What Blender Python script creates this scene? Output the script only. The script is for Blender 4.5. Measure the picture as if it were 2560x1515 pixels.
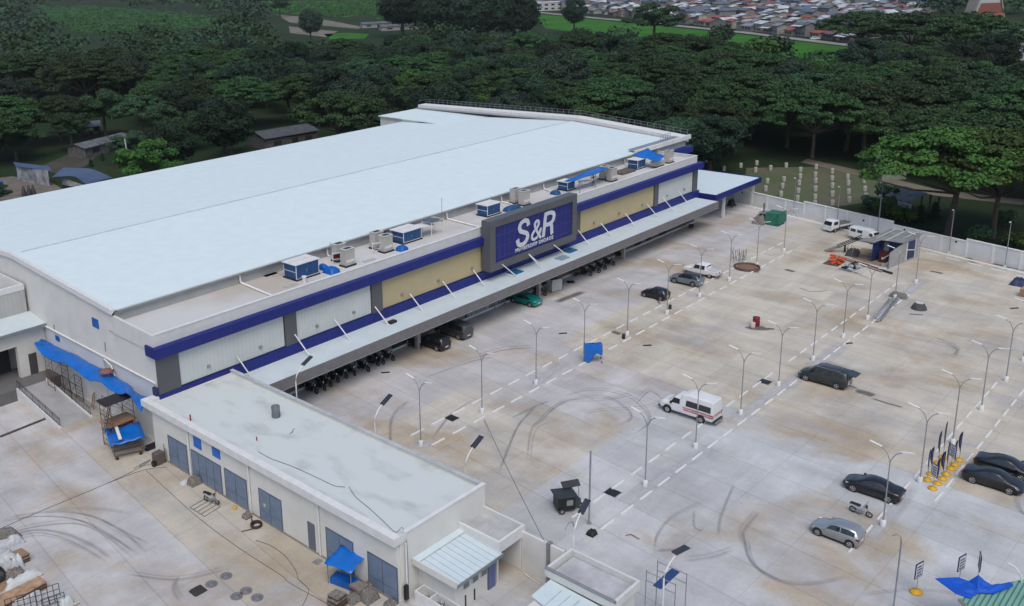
import bpy, math, random
import numpy as np
from mathutils import Matrix, Vector

random.seed(7); rng = np.random.default_rng(7)
S = bpy.context.scene
C = S.collection
for o in list(bpy.data.objects): bpy.data.objects.remove(o)

# ---------------------------------------------------------------- camera
H = 45.0
FPX, CX, CY = 2381.748, 952.129, 557.456          # solved from the photograph's vanishing points (2560 x 1515)
PIT, ROL, YAW = 0.266171748, 0.0376100176, 0.803420565
F_ = np.array([math.cos(PIT)*math.cos(YAW), math.cos(PIT)*math.sin(YAW), -math.sin(PIT)])
R_ = np.array([math.sin(YAW), -math.cos(YAW), 0.0]); D_ = np.cross(F_, R_)
R2 = math.cos(ROL)*R_ + math.sin(ROL)*D_; D2 = -math.sin(ROL)*R_ + math.cos(ROL)*D_
cam = bpy.data.objects.new('camera', bpy.data.cameras.new('camera')); C.objects.link(cam)
M = Matrix([[R2[i], -D2[i], -F_[i], (0, 0, H)[i]] for i in range(3)] + [[0, 0, 0, 1]])
cam.matrix_world = M
cam.data.sensor_width = 36; cam.data.lens = 36*FPX/2560
cam.data.shift_x = (1280-CX)/2560; cam.data.shift_y = -(757.5-CY)/2560
cam.data.clip_start = 0.5; cam.data.clip_end = 12000
S.camera = cam

# ---------------------------------------------------------------- sky, sun, exposure
SUN_EL, SUN_AZ = math.radians(58), math.radians(228)    # azimuth in the xy plane, where the light comes from
w = bpy.data.worlds.new('World'); S.world = w; w.use_nodes = True
nt = w.node_tree; bg = nt.nodes['Background']
sky = nt.nodes.new('ShaderNodeTexSky'); sky.sky_type = 'NISHITA'; sky.sun_disc = False
sky.sun_elevation = SUN_EL; sky.sun_rotation = math.pi/2 - SUN_AZ
sky.air_density = 1.0; sky.dust_density = 3.0; sky.ozone_density = 1.2; sky.altitude = 0
nt.links.new(sky.outputs[0], bg.inputs[0]); bg.inputs[1].default_value = 0.12
sl = bpy.data.lights.new('sun', 'SUN'); sl.energy = 1.0; sl.angle = math.radians(35); sl.color = (1.0, 0.95, 0.88)
so = bpy.data.objects.new('sun', sl); C.objects.link(so)
so.rotation_euler = Vector((-math.cos(SUN_EL)*math.cos(SUN_AZ), -math.cos(SUN_EL)*math.sin(SUN_AZ), -math.sin(SUN_EL))).to_track_quat('-Z', 'Y').to_euler()
S.view_settings.view_transform = 'Standard'; S.view_settings.look = 'None'
S.view_settings.exposure = 0.45; S.view_settings.gamma = 1.0
S.render.engine = 'CYCLES'
S.cycles.max_bounces = 5; S.cycles.diffuse_bounces = 3; S.cycles.transparent_max_bounces = 12
S.cycles.use_denoising = True

# ---------------------------------------------------------------- survey helpers (picture tile -> metres on the site)
TK = 700/2473
TILE = {k: ((0, 640, 1280, 1860)[i % 4], (0, 380, 760, 1095)[i//4]) for i, k in enumerate('abcdefghijklmnop')}
def px(t, x, y):
    ox, oy = TILE[t]; return ox+x*TK, oy+y*TK
def ray(u, v):
    a, b = (u-CX)/FPX, (v-CY)/FPX
    return R2*a + D2*b + F_
def G(u, v, z=0.0):
    d = ray(u, v); t = (z-H)/d[2]; return Vector((d[0]*t, d[1]*t, z))
def at(t, x, y, z=0.0): return G(*px(t, x, y), z)
def onY(t, x, y, Y):
    d = ray(*px(t, x, y)); k = Y/d[1]; return Vector((d[0]*k, Y, H+d[2]*k))
def onX(t, x, y, X):
    d = ray(*px(t, x, y)); k = X/d[0]; return Vector((X, d[1]*k, H+d[2]*k))
def upto(g, t, x, y):
    d = ray(*px(t, x, y)); k = (g.x*d[0]+g.y*d[1])/(d[0]**2+d[1]**2); return H+d[2]*k
def proj(x, y, z):
    p = np.array([x, y, z-H]); w_ = p@F_
    if w_ <= 1: return (-9999, -9999)
    return (CX+FPX*(p@R2)/w_, CY+FPX*(p@D2)/w_)

# ---------------------------------------------------------------- materials
MATS = {}
def N(nt, typ, **kw):
    n = nt.nodes.new(typ)
    for k, v in kw.items(): setattr(n, k, v)
    return n
def mat(name, col, rough=0.6, metal=0.0, var=0.08, scale=1.5, spec=0.5, bump=0.0, coat=0.0, col2=None, detail=4, stretch=None, lo=.35, hi=.72):
    if name in MATS: return MATS[name]
    m = bpy.data.materials.new(name); m.use_nodes = True; t = m.node_tree; b = t.nodes['Principled BSDF']
    b.inputs['Roughness'].default_value = rough; b.inputs['Metallic'].default_value = metal
    b.inputs['Specular IOR Level'].default_value = spec; b.inputs['Coat Weight'].default_value = coat
    b.inputs['Coat Roughness'].default_value = 0.08
    c1 = tuple(col)+(1,)
    c2 = tuple(col2)+(1,) if col2 else tuple(max(0, c*(1-3*var)) for c in col)+(1,)
    tc = N(t, 'ShaderNodeTexCoord'); nz = N(t, 'ShaderNodeTexNoise'); nz.inputs['Scale'].default_value = scale; nz.inputs['Detail'].default_value = detail
    if stretch:
        mp = N(t, 'ShaderNodeMapping'); mp.inputs['Scale'].default_value = stretch
        t.links.new(tc.outputs['Object'], mp.inputs[0]); t.links.new(mp.outputs[0], nz.inputs['Vector'])
    else: t.links.new(tc.outputs['Object'], nz.inputs['Vector'])
    rp = N(t, 'ShaderNodeValToRGB'); rp.color_ramp.elements[0].position = lo; rp.color_ramp.elements[1].position = hi
    rp.color_ramp.elements[0].color = c1; rp.color_ramp.elements[1].color = c2
    t.links.new(nz.outputs[0], rp.inputs[0]); t.links.new(rp.outputs[0], b.inputs['Base Color'])
    if bump:
        bp = N(t, 'ShaderNodeBump'); bp.inputs['Strength'].default_value = bump; bp.inputs['Distance'].default_value = 0.05
        t.links.new(nz.outputs[0], bp.inputs['Height']); t.links.new(bp.outputs[0], b.inputs['Normal'])
    MATS[name] = m; return m
def ribbed(name, col, pitch, axis, depth=0.4, dark=0.86, rough=0.45, var=0.05, metal=0.0, width=0.2):
    """sheet metal with real pressed ribs: narrow darker laps and a bump along one object axis"""
    m = mat(name, col, rough, metal, var, 0.6)
    t = m.node_tree; b = t.nodes['Principled BSDF']
    tc = N(t, 'ShaderNodeTexCoord'); sp = N(t, 'ShaderNodeSeparateXYZ'); t.links.new(tc.outputs['Object'], sp.inputs[0])
    a = N(t, 'ShaderNodeMath', operation='MULTIPLY'); a.inputs[1].default_value = 1/pitch; t.links.new(sp.outputs['XYZ'.index(axis)], a.inputs[0])
    f = N(t, 'ShaderNodeMath', operation='FRACT'); t.links.new(a.outputs[0], f.inputs[0])
    l = N(t, 'ShaderNodeMath', operation='LESS_THAN'); l.inputs[1].default_value = width; t.links.new(f.outputs[0], l.inputs[0])
    src = b.inputs['Base Color'].links[0].from_socket
    mx = N(t, 'ShaderNodeMix', data_type='RGBA', blend_type='MULTIPLY'); t.links.new(l.outputs[0], mx.inputs[0])
    t.links.new(src, mx.inputs[6]); mx.inputs[7].default_value = (dark, dark, dark, 1); t.links.new(mx.outputs[2], b.inputs['Base Color'])
    bp = N(t, 'ShaderNodeBump'); bp.inputs['Strength'].default_value = depth; bp.inputs['Distance'].default_value = 0.03
    t.links.new(l.outputs[0], bp.inputs['Height']); t.links.new(bp.outputs[0], b.inputs['Normal'])
    return m
def gridmat(name, col, px_, pz_, axis='X', line=(0.3, 0.32, 0.6), rough=0.3, lw=0.03, off=0.0):
    m = mat(name, col, rough, 0, 0.04, 0.8)
    t = m.node_tree; b = t.nodes['Principled BSDF']
    tc = N(t, 'ShaderNodeTexCoord'); sp = N(t, 'ShaderNodeSeparateXYZ'); t.links.new(tc.outputs['Object'], sp.inputs[0])
    outs = []
    for ax, p_ in ((axis, px_), ('Z', pz_)):
        if not p_: continue
        a = N(t, 'ShaderNodeMath', operation='MULTIPLY_ADD'); a.inputs[1].default_value = 1/p_; a.inputs[2].default_value = off; t.links.new(sp.outputs['XYZ'.index(ax)], a.inputs[0])
        f = N(t, 'ShaderNodeMath', operation='FRACT'); t.links.new(a.outputs[0], f.inputs[0])
        l = N(t, 'ShaderNodeMath', operation='LESS_THAN'); l.inputs[1].default_value = lw/p_; t.links.new(f.outputs[0], l.inputs[0]); outs.append(l)
    o_ = outs[0].outputs[0]
    if len(outs) > 1:
        mxm = N(t, 'ShaderNodeMath', operation='MAXIMUM'); t.links.new(outs[0].outputs[0], mxm.inputs[0]); t.links.new(outs[1].outputs[0], mxm.inputs[1]); o_ = mxm.outputs[0]
    src = b.inputs['Base Color'].links[0].from_socket
    mx = N(t, 'ShaderNodeMix', data_type='RGBA'); t.links.new(o_, mx.inputs[0]); t.links.new(src, mx.inputs[6]); mx.inputs[7].default_value = tuple(line)+(1,)
    t.links.new(mx.outputs[2], b.inputs['Base Color'])
    return m

# ---------------------------------------------------------------- mesh builder
LAST = [None]
class MB:
    def __init__(s): s.v = []; s.f = []; s.m = []; s.mats = []; s.sm = []
    def mi(s, m):
        if m not in s.mats: s.mats.append(m)
        return s.mats.index(m)
    def add(s, vs, fs, m, smooth=False):
        k = len(s.v); s.v += [tuple(v) for v in vs]; i = s.mi(m)
        for f in fs: s.f.append([k+a for a in f]); s.m.append(i); s.sm.append(smooth)
        return s
    def box(s, x0, x1, y0, y1, z0, z1, m, rot=0, c=None, tilt=None):
        vs = [(x, y, z) for z in (z0, z1) for y in (y0, y1) for x in (x0, x1)]
        if rot or tilt is not None:
            cc = Vector(c) if c else Vector(((x0+x1)/2, (y0+y1)/2, (z0+z1)/2))
            Rm = Matrix.Rotation(rot, 3, 'Z')
            if tilt is not None: Rm = Rm @ Matrix.Rotation(tilt[1], 3, tilt[0])
            vs = [tuple(Rm @ (Vector(v)-cc)+cc) for v in vs]
        return s.add(vs, [(0, 2, 3, 1), (4, 5, 7, 6), (0, 1, 5, 4), (2, 6, 7, 3), (0, 4, 6, 2), (1, 3, 7, 5)], m)
    def prism(s, poly, z0, z1, m):
        n = len(poly); 
        zt = z1 if hasattr(z1, '__len__') else [z1]*n; zb = z0 if hasattr(z0, '__len__') else [z0]*n
        vs = [(p[0], p[1], zb[i]) for i, p in enumerate(poly)]+[(p[0], p[1], zt[i]) for i, p in enumerate(poly)]
        a = sum(poly[i][0]*poly[(i+1) % n][1]-poly[(i+1) % n][0]*poly[i][1] for i in range(n))
        fs = [list(range(n))[::-1], list(range(n, 2*n))]+[(i, (i+1) % n, n+(i+1) % n, n+i) for i in range(n)]
        if a < 0: fs = [list(reversed(f)) for f in fs]
        return s.add(vs, fs, m)
    def poly(s, pts, m): return s.add(pts, [list(range(len(pts)))], m)
    def slab(s, pts, th, m):
        """closed sheet of thickness th under the given outline (any plane)"""
        n = len(pts); vs = [tuple(p) for p in pts]+[(p[0], p[1], p[2]-th) for p in pts]
        return s.add(vs, [list(range(n)), list(range(n, 2*n))[::-1]]+[((i+1) % n, i, n+i, n+(i+1) % n) for i in range(n)], m)
    def tube(s, pts, r, m, n=8, r2=None, caps=True, smooth=True):
        pts = [Vector(p) for p in pts]; K = len(pts); vs = []; fs = []
        ref = Vector((0, 0, 1))
        for i, p in enumerate(pts):
            d = (pts[min(i+1, K-1)]-pts[max(i-1, 0)]).normalized()
            a = d.cross(ref if abs(d.z) < 0.95 else Vector((1, 0, 0))).normalized(); b_ = d.cross(a)
            rr = r if r2 is None else r+(r2-r)*i/(K-1)
            for j in range(n):
                t_ = 2*math.pi*j/n; vs.append(p+a*(rr*math.cos(t_))+b_*(rr*math.sin(t_)))
        for i in range(K-1):
            for j in range(n): fs.append((i*n+j, i*n+(j+1) % n, (i+1)*n+(j+1) % n, (i+1)*n+j))
        s.add(vs, fs, m, smooth)
        if caps: s.add([vs[j] for j in range(n)], [list(range(n))], m); s.add([vs[(K-1)*n+j] for j in range(n)], [list(range(n))[::-1]], m)
        return s
    def disc(s, c, ax, r, th, m, n=18, smooth=True):
        """cylinder centred at c along axis vector"""
        a = Vector(ax).normalized()*th/2; c = Vector(c); return s.tube([c-a, c+a], r, m, n, smooth=smooth)
    def lathe(s, c, prof, m, n=14, smooth=True):
        vs = [(c[0]+r*math.cos(2*math.pi*j/n), c[1]+r*math.sin(2*math.pi*j/n), c[2]+z) for r, z in prof for j in range(n)]
        fs = [(i*n+j, i*n+(j+1) % n, (i+1)*n+(j+1) % n, (i+1)*n+j) for i in range(len(prof)-1) for j in range(n)]
        return s.add(vs, fs, m, smooth)
    def torus(s, c, ax, R, r, m, n=20, k=8):
        ax = Vector(ax).normalized(); a = ax.cross(Vector((0, 0, 1)) if abs(ax.z) < 0.9 else Vector((1, 0, 0))).normalized(); b_ = ax.cross(a); c = Vector(c)
        vs = []
        for i in range(n):
            t_ = 2*math.pi*i/n; d = a*math.cos(t_)+b_*math.sin(t_)
            for j in range(k):
                q = 2*math.pi*j/k; vs.append(c+d*(R+r*math.cos(q))+ax*(r*math.sin(q)))
        return s.add(vs, [(i*k+j, i*k+(j+1) % k, ((i+1) % n)*k+(j+1) % k, ((i+1) % n)*k+j) for i in range(n) for j in range(k)], m, True)
    def mesh(s, name):
        me = bpy.data.meshes.new(name); me.from_pydata(s.v, [], s.f)
        for m in s.mats: me.materials.append(m)
        me.polygons.foreach_set('material_index', s.m); me.polygons.foreach_set('use_smooth', s.sm)
        me.update(); return me
    def build(s, name, parent=None):
        o = bpy.data.objects.new(name, s.mesh(name)); C.objects.link(o)
        if parent is not None: o.parent = parent
        LAST[0] = o; return o
def box(name, x0, x1, y0, y1, z0, z1, m, parent=None): return MB().box(x0, x1, y0, y1, z0, z1, m).build(name, parent)
def tag(o, label=None, cat=None, group=None, kind=None):
    if label: o['label'] = label
    if cat: o['category'] = cat
    if group: o['group'] = group
    if kind: o['kind'] = kind
    return o
def empty(name, loc, rz=0.0, label=None, cat=None, group=None):
    o = bpy.data.objects.new(name, None); C.objects.link(o); o.location = loc; o.rotation_euler = (0, 0, rz); o.empty_display_size = 0.3
    return tag(o, label, cat, group)
def rebase(o, ox, oy):
    o.data.transform(Matrix.Translation((-ox, -oy, 0))); o.location = (ox, oy, 0); return o
def lpart(o, label): o['label'] = label; return o
def ctree(o, parent=None):
    c = o.copy(); C.objects.link(c); c.parent = parent
    for ch in o.children: ctree(ch, c)
    return c
def dup(o, loc, rz, label=None, group=None, sc=None):
    c = ctree(o); c.location = loc; c.rotation_euler = (0, 0, rz)
    if label: c['label'] = label
    if group: c['group'] = group
    if sc is not None: c.scale = sc if hasattr(sc, '__len__') else (sc, sc, sc)
    return c
def text_mesh(txt, size, depth, m, shear=0.0, offset=0.0, spacing=1.0):
    cu = bpy.data.curves.new('lettering', 'FONT'); cu.body = txt; cu.size = size; cu.extrude = depth; cu.shear = shear; cu.offset = offset
    cu.align_x = 'CENTER'; cu.align_y = 'CENTER'; cu.space_character = spacing
    o = bpy.data.objects.new('lettering', cu); C.objects.link(o); dg = bpy.context.evaluated_depsgraph_get(); dg.update()
    me = bpy.data.meshes.new_from_object(o.evaluated_get(dg)); bpy.data.objects.remove(o)
    me.materials.clear(); me.materials.append(m); return me
def text_obj(name, txt, size, depth, m, mw, parent, **kw):
    o = bpy.data.objects.new(name, text_mesh(txt, size, depth, m, **kw)); C.objects.link(o); o.parent = parent; o.matrix_local = mw; return o
def frame(origin, xdir, ydir):
    x = Vector(xdir).normalized(); y = Vector(ydir).normalized(); z = x.cross(y)
    return Matrix([[x.x, y.x, z.x, origin[0]], [x.y, y.y, z.y, origin[1]], [x.z, y.z, z.z, origin[2]], [0, 0, 0, 1]])

# ================================================================ MATERIALS
WHITE = mat('white_paint', (0.62, 0.63, 0.63), 0.6, var=0.04)
CREAM = mat('cream_render', (0.60, 0.60, 0.57), 0.8, var=0.04, scale=0.5)
PARAPET = mat('parapet_paint', (0.56, 0.57, 0.56), 0.7, var=0.03)
ROOFM = ribbed('white_roof_sheet', (0.60, 0.69, 0.70), 0.9, 'X', 0.05, 0.985, 0.5, var=0.02, width=0.06)
CANOPYM = ribbed('canopy_sheet', (0.52, 0.60, 0.63), 0.42, 'X', 0.25, 0.86, 0.5, var=0.03, width=0.14)
SIDING = ribbed('side_siding', (0.59, 0.59, 0.575), 0.6, 'Y', 0.12, 0.97, 0.6, var=0.03, width=0.1)
PANELW = ribbed('pale_panel', (0.50, 0.53, 0.52), 0.5, 'X', 0.25, 0.88, 0.6, var=0.03, width=0.12)
PANELB = mat('beige_panel', (0.41, 0.345, 0.20), 0.7, var=0.03, scale=0.4)
BLUE = gridmat('blue_cladding', (0.003, 0.011, 0.15), 1.9, 0, 'X', (0.015, 0.028, 0.24), 0.6, 0.05)
BLUES = gridmat('blue_sign_tiles', (0.004, 0.010, 0.135), 1.05, 1.5, 'X', (0.045, 0.055, 0.27), 0.5, 0.05)
DGREY = mat('dark_grey_cladding', (0.085, 0.09, 0.098), 0.5, var=0.05, scale=0.4)
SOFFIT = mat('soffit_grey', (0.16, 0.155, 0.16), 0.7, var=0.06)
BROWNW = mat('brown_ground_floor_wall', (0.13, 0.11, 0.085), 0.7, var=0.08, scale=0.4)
DECK = mat('roof_deck_concrete', (0.50, 0.505, 0.50), 0.85, var=0.1, scale=0.09, col2=(0.40, 0.37, 0.32), detail=9, lo=.48, hi=.68)
UROOF = mat('utility_roof_paint', (0.50, 0.545, 0.54), 0.8, var=0.08, scale=0.55, col2=(0.36, 0.385, 0.38), detail=12, lo=.52, hi=.74, stretch=(1, .5, 1))
STEELBL = mat('steel_door_grey_blue', (0.145, 0.20, 0.285), 0.5, var=0.06)
DARK = mat('dark_opening', (0.02, 0.02, 0.022), 0.9)
METAL = mat('galvanised', (0.34, 0.35, 0.36), 0.4, 0.6, var=0.06)
PIPEW = mat('white_pipe', (0.66, 0.66, 0.65), 0.4, var=0.03)
GALV = mat('lamp_post_grey', (0.27, 0.28, 0.30), 0.5, 0.2, var=0.05)
LEDW = mat('lamp_head_white', (0.75, 0.76, 0.77), 0.3, var=0.02)
SOLAR = mat('solar_panel', (0.035, 0.04, 0.055), 0.2, var=0.1)
TARP = mat('blue_tarp', (0.0, 0.10, 0.42), 0.45, var=0.10, scale=1.3, bump=0.5)
TARP2 = mat('bright_blue_tarp', (0.0, 0.125, 0.50), 0.4, var=0.08, scale=0.9, bump=0.4)
CONT = mat('blue_unit_paint', (0.012, 0.07, 0.20), 0.5, var=0.12, scale=0.9)
RUST = mat('rusty_scaffold', (0.15, 0.075, 0.035), 0.8, var=0.15, scale=4)
BLACKM = mat('black_metal', (0.02, 0.02, 0.022), 0.5, 0.3)
RUBBER = mat('rubber', (0.015, 0.015, 0.016), 0.85)
RIM = mat('alloy_rim', (0.42, 0.43, 0.45), 0.3, 0.8)
GLASS = mat('car_glass', (0.012, 0.015, 0.02), 0.06, spec=0.9, var=0)
CHROME = mat('lamp_glass', (0.6, 0.62, 0.65), 0.15, 0.3)
REDL = mat('tail_lamp_red', (0.20, 0.010, 0.012), 0.25)
WOOD = mat('plywood', (0.30, 0.19, 0.115), 0.8, var=0.14, scale=2.5, stretch=(1, 6, 6))
WOODP = mat('pale_timber', (0.40, 0.27, 0.17), 0.8, var=0.14, scale=2.5, stretch=(6, 1, 6))
BARK = mat('bark', (0.075, 0.06, 0.045), 0.9, var=0.15, scale=3)
YEL = mat('yellow_plastic', (0.58, 0.33, 0.01), 0.5, var=0.06)
FLAGB = mat('navy_banner', (0.018, 0.02, 0.10), 0.7, var=0.12, scale=4)
NAVY = mat('navy_sheet', (0.02, 0.03, 0.10), 0.6, var=0.1)
SACK = mat('white_sack', (0.50, 0.52, 0.54), 0.8, var=0.12, scale=3, bump=0.6)
RUBBLE = mat('rubble', (0.22, 0.20, 0.18), 0.9, var=0.2, scale=9, bump=0.8, col2=(0.05, 0.05, 0.05))
BOARD = mat('sign_white', (0.60, 0.61, 0.64), 0.5, var=0.03)
ORANGE = mat('orange_plastic', (0.60, 0.10, 0.03), 0.6, var=0.1, scale=5)
GREENT = mat('green_net', (0.02, 0.16, 0.11), 0.8, var=0.15, scale=3, bump=0.5)
SHEETG = ribbed('weathered_sheet', (0.24, 0.25, 0.25), 0.5, 'X', 0.4, 0.8, 0.6, var=0.12)
GREENR = ribbed('green_sheet', (0.17, 0.36, 0.29), 0.3, 'Y', 0.6, 0.45, 0.45, var=0.05, width=0.35)
SKIN = mat('skin', (0.22, 0.12, 0.08), 0.6)
CLOTHB = mat('dark_clothes', (0.02, 0.02, 0.025), 0.9)
STONE = mat('white_marker_stone', (0.36, 0.355, 0.31), 0.8, var=0.12, scale=3)
def paint(n, c, metal=0.2, rough=0.3): return mat('paint_'+n, c, rough, metal, 0.03, 0.8, coat=0.6)

# ================================================================ GROUND, YARD, ROADS, FIELDS
def ground_mat():
    m = bpy.data.materials.new('earth_and_grass'); m.use_nodes = True; t = m.node_tree; b = t.nodes['Principled BSDF']; b.inputs['Roughness'].default_value = 0.95; b.inputs['Specular IOR Level'].default_value = 0.1
    tc = N(t, 'ShaderNodeTexCoord'); a = N(t, 'ShaderNodeTexNoise'); a.inputs['Scale'].default_value = 0.03; a.inputs['Detail'].default_value = 8
    c = N(t, 'ShaderNodeTexNoise'); c.inputs['Scale'].default_value = 1.2; c.inputs['Detail'].default_value = 6
    t.links.new(tc.outputs['Object'], a.inputs[0]); t.links.new(tc.outputs['Object'], c.inputs[0])
    r = N(t, 'ShaderNodeValToRGB'); e = r.color_ramp.elements; e[0].position = 0.40; e[0].color = (0.014, 0.034, 0.013, 1); e[1].position = 0.68; e[1].color = (0.032, 0.040, 0.020, 1)
    r2 = N(t, 'ShaderNodeValToRGB'); r2.color_ramp.elements[0].color = (0.55, 0.55, 0.55, 1); r2.color_ramp.elements[1].color = (1.25, 1.25, 1.25, 1)
    mx = N(t, 'ShaderNodeMix', data_type='RGBA', blend_type='MULTIPLY'); mx.inputs[0].default_value = 1
    t.links.new(a.outputs[0], r.inputs[0]); t.links.new(c.outputs[0], r2.inputs[0]); t.links.new(r.outputs[0], mx.inputs[6]); t.links.new(r2.outputs[0], mx.inputs[7])
    t.links.new(mx.outputs[2], b.inputs['Base Color']); return m
g_ = MB().poly([(-3000, -3000, -0.03), (9000, -3000, -0.03), (9000, 9000, -0.03), (-3000, 9000, -0.03)], ground_mat()).build('ground'); tag(g_, kind='structure')

def PX(y): return 145.0+0.274*y           # the perimeter wall's line
SK, SU, SP = 0.105, 82.6, 4.5             # slab joints run at a slight skew to the store
def concrete_mat():
    m = bpy.data.materials.new('poured_concrete'); m.use_nodes = True; t = m.node_tree; b = t.nodes['Principled BSDF']; b.inputs['Roughness'].default_value = 0.85; b.inputs['Specular IOR Level'].default_value = 0.3
    at_ = N(t, 'ShaderNodeAttribute'); at_.attribute_name = 'tone'
    tc = N(t, 'ShaderNodeTexCoord')
    def noise(scale, stretch, detail, lo, hi, p0=0.3, p1=0.7, rough=0.6, dist=0.0):
        mp = N(t, 'ShaderNodeMapping'); mp.inputs['Scale'].default_value = stretch; mp.inputs['Rotation'].default_value = (0, 0, 0.10)
        n = N(t, 'ShaderNodeTexNoise'); n.inputs['Scale'].default_value = scale; n.inputs['Detail'].default_value = detail; n.inputs['Roughness'].default_value = rough; n.inputs['Distortion'].default_value = dist
        r = N(t, 'ShaderNodeMapRange'); r.inputs[1].default_value = p0; r.inputs[2].default_value = p1; r.inputs[3].default_value = lo; r.inputs[4].default_value = hi
        t.links.new(tc.outputs['Object'], mp.inputs[0]); t.links.new(mp.outputs[0], n.inputs[0]); t.links.new(n.outputs[0], r.inputs[0]); return r.outputs[0]
    col = at_.outputs['Color']
    def mul(c, f):
        mx = N(t, 'ShaderNodeMix', data_type='RGBA', blend_type='MULTIPLY'); mx.inputs[0].default_value = 1
        t.links.new(c, mx.inputs[6]); t.links.new(f, mx.inputs[7]); return mx.outputs[2]
    def blend(c, f, rgb):
        mx = N(t, 'ShaderNodeMix', data_type='RGBA'); t.links.new(f, mx.inputs[0]); t.links.new(c, mx.inputs[6]); mx.inputs[7].default_value = rgb+(1,); return mx.outputs[2]
    col = blend(col, noise(0.10, (1, 0.8, 1), 10, 0, 0.85, 0.50, 0.64, dist=0.3), (0.37, 0.305, 0.22))
    col = blend(col, noise(0.13, (1.3, 0.7, 1), 8, 0, 0.5, 0.5, 0.68, dist=0.5), (0.33, 0.335, 0.35))
    col = mul(col, noise(0.35, (1.0, 0.4, 1), 9, 0.84, 1.09, dist=0.3))
    col = mul(col, noise(0.35, (0.25, 1.0, 1), 6, 0.88, 1.08, dist=0.4))
    col = mul(col, noise(3.0, (1, 1, 1), 8, 0.93, 1.04))
    # joints
    sp = N(t, 'ShaderNodeSeparateXYZ'); t.links.new(tc.outputs['Object'], sp.inputs[0])
    def line(kx, ky, off, pitch, w_, dark):
        a = N(t, 'ShaderNodeMath', operation='MULTIPLY'); a.inputs[1].default_value = kx/pitch; t.links.new(sp.outputs[0], a.inputs[0])
        c_ = N(t, 'ShaderNodeMath', operation='MULTIPLY_ADD'); c_.inputs[1].default_value = ky/pitch; t.links.new(sp.outputs[1], c_.inputs[0]); t.links.new(a.outputs[0], c_.inputs[2])
        d_ = N(t, 'ShaderNodeMath', operation='ADD'); d_.inputs[1].default_value = -off/pitch+0.5; t.links.new(c_.outputs[0], d_.inputs[0])
        f = N(t, 'ShaderNodeMath', operation='FRACT'); t.links.new(d_.outputs[0], f.inputs[0])
        g = N(t, 'ShaderNodeMath', operation='SUBTRACT'); g.inputs[1].default_value = 0.5; t.links.new(f.outputs[0], g.inputs[0])
        h = N(t, 'ShaderNodeMath', operation='ABSOLUTE'); t.links.new(g.outputs[0], h.inputs[0])
        r = N(t, 'ShaderNodeMapRange'); r.inputs[1].default_value = 0; r.inputs[2].default_value = w_/pitch; r.inputs[3].default_value = dark; r.inputs[4].default_value = 1; t.links.new(h.outputs[0], r.inputs[0]); return r.outputs[0]
    col = mul(col, line(1, -SK, SU, SP, 0.10, 0.78))
    col = mul(col, line(0.02, 1, 2.0, 6.1, 0.08, 0.86))
    t.links.new(col, b.inputs['Base Color']); return m
CONC = concrete_mat()
def tone(x, y):
    """pour colour of one slab: grey, bluish grey or the beige of the dusty ones"""
    r = random.random()
    grey = np.array((0.435, 0.432, 0.435)); blue = np.array((0.435, 0.455, 0.465)); beige = np.array((0.45, 0.42, 0.355)); lav = np.array((0.455, 0.447, 0.445))
    if 36 < x < 43 and 44 < y < 95: c = beige*(0.93+0.1*r)
    elif x < 41: c = grey*(0.96+0.10*r)*(1 if y < 70 else 1.02)
    elif y > 64: c = lav*(0.97+0.08*r)
    elif x-SK*y > SU-0.5 and y > 15: c = beige*(0.93+0.14*r)+grey*0.06
    elif x < 74 and 47 < y < 62: c = (beige*0.75+lav*0.25)*(0.97+0.1*r)
    elif y > 44: c = lav*(0.95+0.10*r)
    elif x-SK*y > 69: c = blue*(0.98+0.08*r)
    else: c = (grey*0.5+blue*0.5)*(0.97+0.1*r)
    return c*random.uniform(0.955, 1.045)
def yard():
    mb = MB(); cols = []
    def cell(p, c):
        mb.add([(q[0], q[1], 0.0) for q in p], [(0, 1, 2, 3)], CONC); cols.append(c)
    for j in range(-12, 15):
        y0, y1 = 2+6.1*j, 2+6.1*(j+1)
        if y0 > 79: continue
        for i in range(-36, 24):
            u0, u1 = SU+SP*i, SU+SP*(i+1)
            a = [(u0+SK*y0, y0), (u1+SK*y0, y0), (u1+SK*y1, y1), (u0+SK*y1, y1)]
            if u0+SK*y0 > PX(y0): continue
            b = [(min(x, PX(y)), y) for x, y in a]
            if b[1][0]-b[0][0] < 0.01: continue
            if y0 > 60 and u1+SK*y1 > 164: b = [(x, y) for x, y in b]
            cell(b, tone((b[0][0]+b[2][0])/2, (y0+y1)/2))
    y0 = 2+6.1*13
    for i in range(0, 16):
        cell([(-25+4.5*i, y0), (-20.5+4.5*i, y0), (-20.5+4.5*i, 190), (-25+4.5*i, 190)], tone(10, 80))
    cell([(140, y0), (PX(y0), y0), (PX(96), 96), (140, 96)], tone(150, 70))
    me = mb.mesh('yard_concrete'); ca = me.color_attributes.new('tone', 'FLOAT_COLOR', 'CORNER')
    vals = []
    for c in cols: vals += [c[0], c[1], c[2], 1.0]*4
    ca.data.foreach_set('color', vals); o = bpy.data.objects.new('car_park_pavement', me); C.objects.link(o); tag(o, kind='structure')
yard()

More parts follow.
